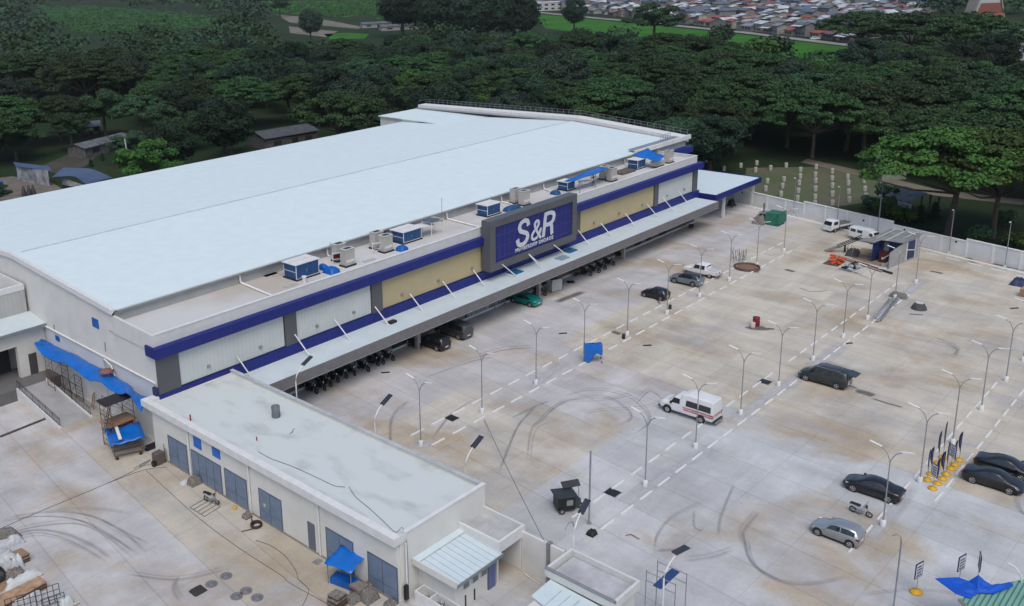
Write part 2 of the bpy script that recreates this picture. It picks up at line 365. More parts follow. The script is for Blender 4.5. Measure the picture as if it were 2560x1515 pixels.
def mark_mat(name, col, alpha):
    m = bpy.data.materials.new(name); m.use_nodes = True; t = m.node_tree; b = t.nodes['Principled BSDF']; b.inputs['Roughness'].default_value = 0.85; b.inputs['Base Color'].default_value = col+(1,)
    uv = N(t, 'ShaderNodeUVMap'); sp = N(t, 'ShaderNodeSeparateXYZ'); t.links.new(uv.outputs[0], sp.inputs[0])
    # soft across the band, patchy along it
    a = N(t, 'ShaderNodeMath', operation='PINGPONG'); a.inputs[1].default_value = 0.5; t.links.new(sp.outputs[1], a.inputs[0])
    r = N(t, 'ShaderNodeMapRange'); r.inputs[2].default_value = 0.35; r.inputs[4].default_value = alpha; t.links.new(a.outputs[0], r.inputs[0])
    e = N(t, 'ShaderNodeMath', operation='PINGPONG'); e.inputs[1].default_value = 0.5; t.links.new(sp.outputs[0], e.inputs[0])
    er = N(t, 'ShaderNodeMapRange'); er.inputs[2].default_value = 0.15; t.links.new(e.outputs[0], er.inputs[0])
    tc = N(t, 'ShaderNodeTexCoord'); n = N(t, 'ShaderNodeTexNoise'); n.inputs['Scale'].default_value = 0.6; n.inputs['Detail'].default_value = 5; t.links.new(tc.outputs['Object'], n.inputs[0])
    nr = N(t, 'ShaderNodeMapRange'); nr.inputs[1].default_value = 0.3; nr.inputs[2].default_value = 0.6; nr.inputs[3].default_value = 0.6; t.links.new(n.outputs[0], nr.inputs[0])
    x = N(t, 'ShaderNodeMath', operation='MULTIPLY'); y = N(t, 'ShaderNodeMath', operation='MULTIPLY')
    t.links.new(r.outputs[0], x.inputs[0]); t.links.new(er.outputs[0], x.inputs[1]); t.links.new(x.outputs[0], y.inputs[0]); t.links.new(nr.outputs[0], y.inputs[1])
    t.links.new(y.outputs[0], b.inputs['Alpha']); return m
TYRE = mark_mat('rubber_on_concrete', (0.25, 0.25, 0.26), 0.20)
WET = mark_mat('damp_patch', (0.13, 0.12, 0.115), 0.9)
PALE = mark_mat('pale_dust', (0.50, 0.51, 0.54), 0.6)
def catmull(p, k=8):
    p = [p[0]*2-p[1]]+p+[p[-1]*2-p[-2]]; out = []
    for i in range(1, len(p)-2):
        for j in range(k):
            t = j/k; out.append(0.5*((2*p[i])+(p[i+1]-p[i-1])*t+(2*p[i-1]-5*p[i]+4*p[i+1]-p[i+2])*t*t+(3*p[i]-p[i-1]-3*p[i+1]+p[i+2])*t**3))
    return out+[p[-2]]
MARKN = [0]
def ribbons(name, lines, m):
    if m is TYRE:
        r = random.Random(5); L2 = []
        for pts, w_ in lines:
            for q in range(3 if r.random() < .6 else 2): dx, dy = r.uniform(-9, 9), r.uniform(-9, 9); L2.append(([(t, x+dx*(1+q), y+dy*(1+q)) for t, x, y in pts], w_*r.uniform(.45, .8)))
        lines = L2
    """flat marks lying on the concrete; lines: (list of picture points in a tile, width m)"""
    vs = []; fs = []; uvs = []
    for pts, w_ in lines:
        P = catmull([at(*q) for q in pts]); k = len(vs); MARKN[0] += 1; z = 0.004+0.00008*(MARKN[0] % 150)
        for i, p in enumerate(P):
            d = (P[min(i+1, len(P)-1)]-P[max(0, i-1)]).normalized(); n = Vector((-d.y, d.x, 0))*(w_*(0.8 if m is TYRE else 0.5))
            vs += [(p.x+n.x, p.y+n.y, z), (p.x, p.y, z), (p.x-n.x, p.y-n.y, z)]
        K = len(P)
        for i in range(K-1):
            for s_ in (0, 1):
                fs.append((k+3*i+s_, k+3*i+s_+1, k+3*i+s_+4, k+3*i+s_+3))
                u0, u1 = i/(K-1), (i+1)/(K-1); v0, v1 = s_*0.5, s_*0.5+0.5
                uvs += [u0, v0, u0, v1, u1, v1, u1, v0]
    me = bpy.data.meshes.new(name); me.from_pydata(vs, [], fs); uv = me.uv_layers.new(name='UVMap'); uv.data.foreach_set('uv', uvs); me.materials.append(m)
    o = bpy.data.objects.new(name, me); C.objects.link(o); tag(o, kind='structure'); return o
def tl(t, *xy): return [(t, xy[i], xy[i+1]) for i in range(0, len(xy), 2)]
ribbons('road_tyre_marks', [
    (tl('m', 0, 715, 300, 655, 700, 655, 1050, 800, 1300, 1010), 0.30), (tl('m', 0, 735, 350, 690, 700, 725, 1000, 880, 1230, 1030), 0.26),
    (tl('m', 30, 850, 350, 770, 700, 750, 950, 860, 1220, 1080), 0.32), (tl('m', 60, 880, 300, 820, 560, 850, 800, 950, 1000, 1090), 0.34),
    (tl('m', 60, 905, 300, 845, 520, 875, 760, 985, 960, 1100), 0.22), (tl('m', 380, 650, 700, 615, 950, 625, 1180, 665), 0.2),
    (tl('m', 600, 680, 850, 730, 1100, 860, 1300, 960), 0.2), (tl('m', 1100, 1180, 1560, 1230, 2050, 1130), 0.3), (tl('m', 1560, 1240, 1540, 1340, 1600, 1440), 0.3),
    (tl('k', 180, 1080, 480, 850, 800, 815, 990, 900, 1060, 1000, 920, 1080), 0.28), (tl('k', 480, 860, 800, 850, 1090, 800), 0.22), (tl('k', 420, 820, 700, 745, 1000, 790, 1180, 920, 1210, 1040, 1080, 1140), 0.3),
    (tl('k', 200, 1080, 420, 880, 700, 820), 0.25), (tl('k', 400, 975, 800, 925, 1200, 895, 1400, 800), 0.22), (tl('k', 130, 1380, 180, 1100, 330, 1000), 0.25), (tl('k', 1090, 860, 1200, 760, 1330, 830), 0.2),
    (tl('k', 0, 1010, 220, 900, 330, 860), 0.35),
    (tl('o', 1255, 990, 1290, 850, 1420, 700, 1700, 560), 0.3), (tl('o', 1260, 990, 1600, 965), 0.25), (tl('o', 1480, 1080, 1750, 1040, 1960, 970), 0.3), (tl('o', 1820, 860, 1840, 700, 1960, 400), 0.3),
    (tl('o', 2050, 960, 2040, 820, 2180, 650), 0.35), (tl('o', 1620, 620, 1620, 780, 1700, 820), 0.22),
    (tl('p', 0, 830, 60, 1080, 300, 1260, 620, 1290, 950, 1220), 0.3), (tl('p', 20, 900, 90, 1130, 330, 1280), 0.25), (tl('p', 980, 1380, 1500, 1330, 2000, 1380), 0.2),
    (tl('p', 2400, 500, 2440, 640, 2600, 720), 0.3),
    (tl('l', 980, 630, 1300, 650, 1620, 625), 0.18), (tl('l', 1500, 280, 1780, 330, 1890, 410, 1820, 480), 0.3), (tl('l', 1700, 300, 1850, 380, 1880, 440), 0.2),
    (tl('j', 1560, 1180, 1700, 1000, 1900, 860), 0.3), (tl('j', 2150, 1470, 2300, 1100, 2473, 900), 0.3), (tl('j', 1180, 1300, 1200, 1000, 1350, 850), 0.35),
    (tl('j', 1900, 480, 2200, 400, 2473, 380), 0.35), (tl('j', 1500, 640, 1900, 500, 2150, 450), 0.3)], TYRE)
ribbons('road_damp_marks', [
    (tl('l', 920, 715, 1000, 750), 0.35), (tl('l', 980, 765, 1070, 785, 1150, 815), 1.3), (tl('l', 1120, 830, 1260, 875, 1410, 915), 0.4),
    (tl('l', 40, 205, 120, 215, 200, 210), 1.9), (tl('l', 0, 208, 130, 215, 240, 222), 0.9), (tl('l', 210, 218, 270, 222), 0.8),
    (tl('k', 880, 240, 960, 268), 1.1), (tl('h', 30, 1050, 140, 1058), 1.5), (tl('h', 360, 1035, 450, 1060), 1.1), (tl('h', 1450, 1430, 1590, 1440), 0.5),
    (tl('g', 380, 1330, 640, 1230), 1.4), (tl('g', 1250, 1265, 1310, 1345), 0.4), (tl('g', 480, 1140, 550, 1155), 1.0), (tl('h', 1640, 1050, 1760, 1075), 1.0),
    (tl('h', 1960, 930, 2050, 980), 1.2), (tl('h', 480, 1200, 600, 1235, 760, 1220), 0.25)], WET)
ribbons('road_dust_marks', [(tl('h', 1100, 1500, 1440, 1240, 1610, 1120), 1.6), (tl('l', 300, 780, 600, 570, 900, 330), 2.2), (tl('k', 1900, 1060, 2300, 790, 2473, 700), 1.6),
    (tl('o', 1150, 480, 1500, 240, 1800, 60), 1.6), (tl('p', 1100, 900, 1260, 720, 1500, 400), 1.4), (tl('j', 1380, 1240, 1480, 1250, 1560, 1210), 1.6), (tl('k', 160, 760, 320, 620, 500, 500), 1.6)], PALE)

def patch(name, pts, m, z=0.0):
    o = MB().poly([(p.x, p.y, z) for p in pts], m).build(name); tag(o, kind='structure'); return o
GRASSF = mat('field_grass', (0.036, 0.135, 0.014), 0.95, spec=.1, var=0.12, scale=0.05, detail=8)
GRASSD = mat('rough_meadow', (0.026, 0.088, 0.024), 0.95, spec=.1, var=0.15, scale=0.04, detail=8)
LAWNM = mat('cemetery_lawn', (0.055, 0.085, 0.03), 0.95, var=0.16, scale=0.12, detail=8, col2=(0.10, 0.085, 0.06))
DIRT = mat('pale_dirt', (0.16, 0.14, 0.11), 0.95, var=0.15, scale=0.1, detail=6)
patch('field_by_town', [at(*q) for q in tl('c', 180, 118, 740, 176, 950, 196, 1990, 300, 2473, 362)]+[at(*q) for q in tl('d', 760, 398, 1240, 456, 1500, 500, 900, 560, 560, 520, 60, 440)]+[at(*q) for q in tl('c', 1900, 440, 1200, 330, 700, 300, 300, 250)], GRASSF, 0.0)
patch('meadow_behind_forest', [at(*q) for q in tl('a', 330, 45, 900, 55, 1500, 100, 1950, 170, 1900, 230, 1300, 290, 700, 290, 430, 160)], GRASSD, 0.0)
patch('meadow_far', [at(*q) for q in tl('b', 0, 10, 1060, 5, 1060, 110, 800, 150, 400, 130, 0, 60)], GRASSF, 0.0)
patch('meadow_right', [at(*q) for q in tl('d', 1500, 600, 1950, 560, 2473, 600, 2700, 700, 2700, 830, 2300, 800, 1900, 740)], GRASSF, 0.0)
patch('field_clearing', [at(*q) for q in tl('b', 600, 300, 800, 290, 1000, 300, 960, 340, 650, 345)], GRASSF, 0.0)
patch('path_pale_track', [at(*q) for q in tl('b', 180, 128, 400, 148, 560, 165, 960, 240, 900, 255, 560, 222, 300, 200)], DIRT, 0.0)
patch('path_dirt_lot', [at(*q) for q in tl('b', 290, 230, 420, 250, 720, 275, 640, 330, 300, 290)], DIRT, 0.0)
patch('lawn_of_markers', [at(*q) for q in tl('h', 20, 140, 640, 130, 1000, 180, 1330, 300, 1250, 420, 840, 480, 560, 480, 0, 330)], LAWNM, 0.0)
patch('path_through_cemetery', [at(*q) for q in tl('h', 560, 60, 1100, 180, 1700, 330, 2473, 420, 2473, 470, 1650, 380, 1050, 215, 500, 90)], DIRT, 0.004)
patch('path_under_trees', [at(*q) for q in tl('c', 1700, 890, 2100, 960, 2060, 1110, 1760, 1060)], DIRT, 0.0)
patch('path_bare_strip', [at(*q) for q in tl('e', 300, 150, 600, 20, 900, -30, 860, 30, 760, 120, 560, 200)], mat('dark_dirt', (0.05, 0.045, 0.035), 0.95, var=.15, scale=.2), 0.0)
ASPH = mat('far_road_concrete', (0.24, 0.235, 0.22), 0.9, var=0.1, scale=0.1)
roadpts = [at(*q) for q in tl('c', 180, 108, 740, 165, 950, 182, 1740, 262, 2000, 288, 2473, 348)]+[at(*q) for q in tl('d', 760, 388, 1240, 442, 1640, 500)]
mb = MB()
rv = []
for i, p in enumerate(roadpts):
    d = (roadpts[min(i+1, len(roadpts)-1)]-roadpts[max(0, i-1)]).normalized(); n = Vector((-d.y, d.x, 0))*-7
    rv += [(p.x, p.y, 0.006), (p.x-n.x, p.y-n.y, 0.006)]
mb.add(rv, [(2*i, 2*i+1, 2*i+3, 2*i+2) for i in range(len(roadpts)-1)], ASPH)
tag(mb.build('road_by_town'), kind='structure')

# ================================================================ THE STORE
X0, X1, XE = 42.9, 148.4, 159.0           # left wall, end of the lower front block, far end wall
YF, YE, YR, YB = 76.2, 83.8, 106.2, 141.0  # facade, front eave, ridge, rear eave
ZD, ZP = 11.1, 11.65
store = empty('warehouse_store', (X0, YF, 0), 0, 'huge white-roofed warehouse store with dark blue bands and a long front canopy', 'warehouse')
def sp_(mb, name): o = mb.build(name); o.parent = store; o.matrix_parent_inverse = Matrix.Translation((-X0, -YF, 0)); return o
def zr(y): return 12.5+(y-YE)/(YR-YE)*1.45 if y < YR else 13.95-(y-YR)/(YB-YR)*1.7
# walls
mb = MB()
mb.add([(X0, YF+0.1, 0), (X0, YF+0.1, ZD+0.3), (X0, YE, ZD+0.3), (X0, YE, zr(YE)-0.1), (X0, YR, zr(YR)-0.1), (X0, YB, zr(YB)-0.1), (X0, YB, 0)], [(0, 6, 5, 4, 3, 2, 1)], SIDING)
sp_(mb, 'side_wall')
mb = MB().add([(X0+.02, YB, 0), (X0+.02, YB, zr(YB)-.1), (XE-14, YB, zr(YB)-.1), (XE-14, YB, 0)], [(0, 1, 2, 3)], CREAM)
mb.add([(143.8, 136.6, 11), (143.8, 136.6, 12.79), (143.8, 148.0, 12.79), (143.8, 148.0, 0), (143.8, YB, 0)], [(0, 1, 2, 3, 4)], CREAM)
mb.add([(XE-14, YB, 0), (XE-14, YB, 11.9), (XE-14, YB+7.6, 11.9), (XE-14, YB+7.6, 0)], [(0, 1, 2, 3)], CREAM)
mb.add([(143.8, YB+7, 0), (143.8, YB+7, 12.7), (XE-.5, YB+7, 12.7), (XE-.5, YB+7, 0)], [(0, 1, 2, 3)], CREAM)
mb.add([(XE-14, YB+7.6, 0), (XE-14, YB+7.6, 11.9), (XE-.5, YB+7.6, 11.9), (XE-.5, YB+7.6, 0)], [(0, 1, 2, 3)], CREAM)
sp_(mb, 'rear_wall')
mb = MB().add([(XE-.5, YE, 0), (XE-.5, YB+7.6, 0), (XE-.5, YB+7.6, 12.2), (XE-.5, YR, 13.5), (XE-.5, YE, 12.2)], [(0, 1, 2, 3, 4)], CREAM)
mb.add([(X1, YE, 0), (XE-.5, YE, 0), (XE-.5, YE, 12.1), (X1, YE, 12.1)], [(0, 1, 2, 3)], mat('end_wall_paint', (0.40, 0.41, 0.42), 0.7, var=0.03))
mb.add([(X1, YF, 0), (X1, YE, 0), (X1, YE, ZP-.1), (X1, YF, ZP-.1)], [(0, 1, 2, 3)], CREAM)
sp_(mb, 'end_wall')
# eave wall between deck and main roof, with lapped sheet
mb = MB().box(X0+.25, X1-6, YE-0.02, YE+.1, ZD, zr(YE)-.15, mat('eave_wall', (0.36, 0.37, 0.37), 0.7, var=0.05, scale=0.6))
sp_(mb, 'eave_wall')
sp_(MB().box(X0+.35, 142, YE-.45, YE-.02, zr(YE)-.3, zr(YE)-.12, METAL), 'gutter')
# main roof, two slopes; the far 14 m is wider
mb = MB()
mb.slab([(X0-.25, YE-.3, zr(YE)), (XE-4, YE-.3, zr(YE)), (XE-4, YR, zr(YR)), (X0-.25, YR, zr(YR))], .12, ROOFM)
mb.slab([(X0-.25, YR, zr(YR)), (XE-4, YR, zr(YR)), (XE-4, YB+.3, zr(YB)), (X0-.25, YB+.3, zr(YB))], .12, ROOFM)
mb.slab([(143.4, 136.5, 13.0), (XE-2.7, 136.5, 13.0), (XE-2.7, 148.2, 13.0), (143.4, 148.2, 13.0)], .2, ROOFM)
mb.slab([(143.4, 128, zr(128)+.02), (XE-2.7, 128, zr(128)+.02), (XE-2.7, 136.49, 12.99), (143.4, 136.49, 12.99)], .2, ROOFM)
roof = sp_(mb, 'roof')
sp2 = lambda mb, n: mb.build(n, roof)
sp2(MB().tube([(X0+1, YR, zr(YR)+.03), (XE-4, YR, zr(YR)+.03)], .09, mat('ridge_cap', (0.42, 0.52, 0.56), 0.5), 6), 'ridge_cap')
# gable trim along the left edge
mb = MB()
for (ya, yb_) in ((YE-.4, YR), (YR, YB)):
    mb.add([(X0-.3, ya, zr(ya)-.42), (X0-.3, yb_, zr(yb_)-.42), (X0-.3, yb_, zr(yb_)+.14), (X0-.3, ya, zr(ya)+.14), (X0+.15, ya, zr(ya)+.14), (X0+.15, yb_, zr(yb_)+.14), (X0+.15, ya, zr(ya)+.003), (X0+.15, yb_, zr(yb_)+.003)],
           [(0, 3, 2, 1), (3, 4, 5, 2), (4, 6, 7, 5), (0, 6, 4, 3)], WHITE)
sp2(mb, 'gable_trim')
# far raised parapet with inner gutter and guard rail
def zpar(y): return 12.85+(y-YE)/(YR-YE)*1.6 if y < YR else 14.45-(y-YR)/(148.6-YR)*.75
mb = MB()
for ya, yb_ in ((YE-.3, YR), (YR, 148.6)):
    a, b_ = zpar(ya), zpar(yb_)
    mb.add([(XE-2.6, ya, a), (XE, ya, a), (XE, yb_, b_), (XE-2.6, yb_, b_), (XE-2.6, ya, a-.6), (XE, ya, a-1.2), (XE, yb_, b_-1.2), (XE-2.6, yb_, b_-.6)],
           [(0, 1, 2, 3), (4, 0, 3, 7), (1, 5, 6, 2), (4, 5, 1, 0), (3, 2, 6, 7)], WHITE)
sp_(mb, 'far_parapet')
mb = MB()
for ya, yb_ in ((YE+.1, YR), (YR, 148.2)): mb.slab([(XE-4, ya, zpar(ya)-.55), (XE-2.6, ya, zpar(ya)-.55), (XE-2.6, yb_, zpar(yb_)-.55), (XE-4, yb_, zpar(yb_)-.55)], .1, METAL)
mb.slab([(X1-7.5, YE-.35, 12.95), (XE-3, YE-.35, 12.95), (XE-3, YE+1.1, 13.0), (X1-7.5, YE+1.1, 13.0)], .2, METAL)
sp_(mb, 'roof_gutter')
mb = MB().box(X1-8, XE, YE-.75, YE-.35, 12.3, 13.02, WHITE)
sp_(mb, 'end_fascia')
RAILM = mat('rail_grey', (0.22, 0.23, 0.25), 0.5, 0.4)
mb = MB(); ys = np.arange(YE, 148.5, 1.35)
for y in ys: mb.box(XE-.12, XE-.05, y-.03, y+.03, zpar(y), zpar(y)+1.0, RAILM)
for h_ in (0.5, 1.0): mb.tube([(XE-.085, YE-.2, zpar(YE)+h_), (XE-.085, YR, zpar(YR)+h_), (XE-.085, 148.5, zpar(148.5)+h_)], .035, RAILM, 5)
mb.tube([(XE-.08, 148.4, 14.6), (XE-2.4, 148.4, 14.6)], .03, RAILM, 5)
sp_(mb, 'guard_rail')
mb = MB()
for i in range(5): mb.box(150.5+i*.8, 150.56+i*.8, YE+.5, YE+.56, 12.95, 14.0, RAILM)
mb.tube([(150.5, YE+.53, 14), (153.8, YE+.53, 14)], .03, RAILM, 5); sp_(mb, 'hatch_rail')
# front block: deck, parapets
sp_(MB().box(X0+.25, X1-.25, YF+.25, YE-.03, ZD-.25, ZD, DECK), 'roof_deck')
mb = MB().box(X0, X1, YF, YF+.25, 10.0, ZP, PARAPET).box(X1-.25, X1, YF+.251, YE+.4, 10.0, ZP, PARAPET)
mb.add([(X0-.12, YF-.02, 10.0), (X0+.2, YF-.02, 10.0), (X0+.2, YE, 10.0), (X0-.12, YE, 10.0), (X0-.12, YF-.02, ZP+.03), (X0+.2, YF-.02, ZP+.03), (X0+.2, YE, ZP+.25), (X0-.12, YE, ZP+.25)],
       [(0, 3, 2, 1), (4, 5, 6, 7), (0, 1, 5, 4), (1, 2, 6, 5), (2, 3, 7, 6), (3, 0, 4, 7)], PARAPET)
mb.box(X0+.21, X1+.05, YF-.05, YF+.3, ZP, ZP+.07, WHITE).box(X1-.3, X1+.05, YF+.301, YE+.4, ZP, ZP+.07, WHITE)
sp_(mb, 'parapet')
# facade: bands, columns, panels
mb = MB().box(X0+.01, X1, YF+.02, YF+.2, 0, 10.0, DGREY); sp_(mb, 'front_wall')
lpart(sp_(MB().box(X0-.35, X1+1.1, YF-.75, YF-.001, 9.45, 10.5, BLUE).box(X0-.35, X0-.13, YF, YF+1.2, 9.45, 10.5, BLUE).box(X1+.01, X1+1.1, YF, YF+1.5, 9.45, 10.5, BLUE), 'blue_band'), 'upper dark blue cladding band')
lpart(sp_(MB().box(X0-.2, X1+.6, YF-.35, YF-.001, 4.4, 5.62, BLUE).box(X0-.2, X0-.001, YF, YF+.5, 4.4, 5.62, BLUE), 'blue_band'), 'lower dark blue cladding band above the canopy')
lpart(sp_(MB().box(XE-8.5, XE+.2, YE-1.2, YE-.001, 9.9, 10.95, BLUE), 'blue_band'), 'short blue band on the recessed far wall')
sp_(MB().box(X1+1.5, XE-1.4, YE-.12, YE-.002, 4.6, 9.8, PANELW), 'wall_panel')
sp_(MB().box(XE-1.3, XE-.3, YE-.3, YE-.003, 4.6, 9.8, DGREY), 'corner_column')
for x0, x1, c, lb in ((45.4, 58.4, PANELW, 'pale ribbed wall panel nearest the corner'), (60.2, 71.3, PANELW, 'second pale ribbed wall panel'), (73.2, 92.6, PANELB, 'beige wall panel left of the sign'),
                  (113.9, 134.3, PANELB, 'beige wall panel right of the sign'), (135.7, 146.9, PANELW, 'pale wall panel at the far end')):
    p = rebase(sp_(MB().box(x0, x1, YF-.08, YF+.019, 5.75, 9.44, c), 'wall_panel'), X0, YF); p['label'] = lb
    n = 2 if x1-x0 < 15 else 3
    for k in range(n): box('wall_lamp', x0+(x1-x0)*(k+.5)/n-.16-X0, x0+(x1-x0)*(k+.5)/n+.16-X0, -.30, -.081, 6.55, 6.8, METAL, p)
for x0, x1 in ((X0-.05, 45.3), (58.5, 60.1), (71.4, 73.1), (134.4, 135.6), (147.0, X1+.05)): sp_(MB().box(x0, x1, YF-.25, YF+.018, 5.63, 9.44, DGREY), 'column')
# ground floor under the canopy
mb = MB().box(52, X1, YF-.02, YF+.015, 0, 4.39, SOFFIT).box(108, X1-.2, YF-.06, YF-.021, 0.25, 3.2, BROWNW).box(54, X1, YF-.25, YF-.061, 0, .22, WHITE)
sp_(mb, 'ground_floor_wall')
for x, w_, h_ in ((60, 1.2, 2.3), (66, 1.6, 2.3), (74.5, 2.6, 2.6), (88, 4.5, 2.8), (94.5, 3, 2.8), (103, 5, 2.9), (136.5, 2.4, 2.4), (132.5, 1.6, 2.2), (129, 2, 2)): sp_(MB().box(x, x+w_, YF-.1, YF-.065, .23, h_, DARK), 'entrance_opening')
for x in (76.8, 83.5, 101, 122.5): sp_(MB().box(x, x+.5, YF-2.2, YF-1.7, 0, 3.5, mat('column_concrete', (0.30, 0.29, 0.28), 0.8)), 'canopy_post')
# canopy
YC = 71.75
mb = MB().slab([(51.9, YC+.05, 4.42), (X1-.5, YC+.05, 4.42), (X1-.5, YF-.36, 4.52), (51.9, YF-.36, 4.52)], .08, CANOPYM)
can = rebase(sp_(mb, 'canopy'), X0, YF)
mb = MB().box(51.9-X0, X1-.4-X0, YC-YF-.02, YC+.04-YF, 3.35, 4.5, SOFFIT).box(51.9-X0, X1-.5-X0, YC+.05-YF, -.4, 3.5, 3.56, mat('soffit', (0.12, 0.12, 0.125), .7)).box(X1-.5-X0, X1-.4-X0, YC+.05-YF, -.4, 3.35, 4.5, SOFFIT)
o = mb.build('fascia', can)
mb = MB().box(51.9-X0, X1-.4-X0, YC-YF-.12, YC-.021-YF, 3.30, 3.38, METAL); mb.build('fascia_drip', can)
ST = [('i', 2095, 465, 2220, 645), ('j', 342, 268, 480, 465), ('j', 693, 135, 828, 315), ('j', 1050, 22, 1170, 182), ('f', 1358, 1250, 1472, 1400), ('f', 1648, 1140, 1760, 1288), ('f', 1918, 1040, 2022, 1185), ('f', 2175, 993, 2300, 1097),
      ('f', 2410, 905, 2523, 1025), ('g', 150, 903, 258, 998), ('g', 370, 820, 490, 915), ('g', 583, 690, 682, 818), ('g', 782, 625, 880, 745), ('g', 1000, 542, 1092, 657), ('g', 1193, 460, 1290, 576), ('g', 1330, 402, 1430, 520), ('g', 1475, 350, 1562, 465)]
for q in ST:
    yt = 74.35 if 7 <= ST.index(q) <= 10 else YF-.36
    a = onY(q[0], q[1], q[2], yt); b_ = at(q[0], q[3], q[4], 4.47)
    MB().tube([(a.x-X0, a.y-YF, a.z), (b_.x-X0, b_.y-YF, b_.z)], .075, PIPEW, 6).build('stay_rod', can)
for q in ((f_, x, y) for f_, x, y in (('f', 2290, 1063), ('g', 510, 873))):
    p = at(*q, 4.5); MB().box(p.x-.95-X0, p.x+.95-X0, p.y-.7-YF, p.y+.7-YF, 4.47, 4.62, mat('blue_roof_cover', (0.01, 0.12, 0.24), .5)).build('roof_cover', can)
p = at('g', 440, 935, 4.5); MB().box(p.x-.95-X0, p.x+.95-X0, p.y-.7-YF, p.y+.6-YF, 4.47, 4.56, mat('grey_cover', (0.22, 0.30, 0.36), .5)).build('roof_cover', can)
p = at('j', 1203, 165, 4.5); tag(MB().box(p.x-.5, p.x+.5, p.y-.3, p.y+.3, 4.48, 4.75, RUBBER).build('tool_box'), 'small black box lying on the canopy roof near the left beige panel', 'box')
# big sign
sgx0, sgx1, sgy, sgz0, sgz1 = 91.9, 111.4, 74.3, 4.62, 12.35
def xat(t, x, y, Y): return onY(t, x, y, Y)
a = onY('f', 2075, 1075, sgy); b_ = onY('g', 580, 365, sgy); c_ = onY('f', 2075, 625, sgy); d_ = onY('g', 578, 770, sgy)
sgx0, sgx1 = (a.x+c_.x)/2, (b_.x+d_.x)/2; sgz0 = max(4.53, (a.z+d_.z)/2); sgz1 = (b_.z+c_.z)/2
L_, Hh = sgx1-sgx0, sgz1-sgz0
sg = empty('store_sign', (sgx0, sgy, sgz0)); sg.parent = store; sg.matrix_parent_inverse = Matrix.Translation((-X0, -YF, 0))
mb = MB().box(0, L_, .45, YF-sgy-.36, 0, Hh, DGREY)
t_ = 1.15
mb.box(0, 1.1, .12, .449, 0, Hh, DGREY).box(L_-1.0, L_, .12, .449, 0, Hh, DGREY).box(1.101, L_-1.001, .12, .449, 0, 1.0, DGREY).box(1.101, L_-1.001, .12, .449, Hh-.95, Hh, DGREY)
mb.build('sign_frame', sg)
MB().box(1.102, L_-1.002, .30, .448, 1.001, Hh-.951, BLUES).build('sign_face', sg)
LET = mat('sign_letters', (0.52, 0.55, 0.60), 0.5, var=0.02)
def stroke(name, pieces, w_, th, m, parent, ox, oz, sc, slant, y, sx=1.13):
    mb = MB()
    for pts, cl in pieces:
        P = catmull([Vector((p[0], 0, p[1])) for p in pts], 6) if cl else [Vector((p[0], 0, p[1])) for p in pts]; K = len(P); vs = []
        for i, p in enumerate(P):
            d = (P[min(i+1, K-1)]-P[max(0, i-1)]).normalized(); n = Vector((-d.z, 0, d.x))*w_/2
            for q in (p+n, p-n): X_ = ox+(q.x*sx+q.z*slant)*sc; Z_ = oz+q.z*sc; vs += [(X_, y-.0012*i, Z_), (X_, y-.0012*i-th, Z_)]
        fs = []
        for i in range(K-1): k = 4*i; fs += [(k+1, k+3, k+7, k+5), (k, k+4, k+6, k+2), (k, k+1, k+5, k+4), (k+2, k+6, k+7, k+3)]
        fs += [(0, 2, 3, 1), (4*K-4, 4*K-3, 4*K-1, 4*K-2)]; y += .002; mb.add(vs, fs, m)
    return mb.build(name, parent)
S_ = [([(.92, .95), (.80, 1.22), (.52, 1.33), (.24, 1.22), (.15, .98), (.28, .76), (.55, .64), (.82, .50), (.92, .27), (.78, .02), (.48, -.07), (.18, .03), (.04, .32)], 1)]
A_ = [([(1.0, .62), (.92, .32), (.70, .06), (.42, -.04), (.18, .06), (.12, .30), (.26, .52), (.52, .72), (.66, .94), (.60, 1.16), (.42, 1.22), (.27, 1.08), (.30, .86), (.48, .58), (.72, .26), (1.02, -.08)], 1)]
R1 = [([(.12, -.10), (.12, 1.38)], 0), ([(.12, 1.27), (.55, 1.27), (.82, 1.16), (.90, .94), (.80, .70), (.55, .60), (.12, .60)], 1), ([(.50, .62), (.72, .50), (.80, .30), (.84, .05), (.90, -.10)], 1)]
h0, sc_ = 1.0+(Hh-1.95)*.285, (Hh-1.95)*.67/1.42; lx = 1.1+(L_-2.1)*.255
stroke('sign_lettering', S_, .25, .06, LET, sg, lx, h0, sc_, .17, .29); stroke('sign_lettering', A_, .19, .06, LET, sg, lx+sc_*1.38, h0, sc_*.86, .17, .29); stroke('sign_lettering', R1, .24, .06, LET, sg, lx+sc_*2.55, h0, sc_, .17, .29)
mw = frame((L_*.50, .27, 1.0+(Hh-1.95)*.125), (1, 0, 0), (0, 0, 1))
o = text_obj('small_lettering', 'MEMBERSHIP SNOAOE', .72, .03, LET, mw, sg, offset=.014, spacing=1.22)
# blue slab canopy at the far end
bz0, bz1 = 4.2, 5.15
ca_ = at('g', 1835, 370, bz1); cb = at('g', 2205, 222, bz1); cc = at('g', 1630, 145, bz1)
cx0, cx1, cy0, cy1 = X1+.65, cb.x, (ca_.y+cb.y)/2, cc.y
mb = MB().box(cx0, cx1, cy0, cy0+.15, bz0, bz1, BLUE).box(cx0, cx0+.15, cy0+.151, cy1, bz0, bz1, BLUE).box(cx1-.15, cx1, cy0+.151, cy1, bz0, bz1, BLUE).box(cx0+.151, cx1-.151, cy1-.15, cy1, bz0, bz1, BLUE)
side = rebase(sp_(mb, 'entrance_canopy'), X0, YF); lpart(side, 'flat white canopy with a dark blue edge at the far corner')
MB().box(cx0+.16-X0, cx1-.16-X0, cy0+.16-YF, cy1-.16-YF, bz1-.45, bz1-.12, mat('white_membrane', (0.56, 0.66, 0.69), .5, var=.02)).build('canopy_roof', side)
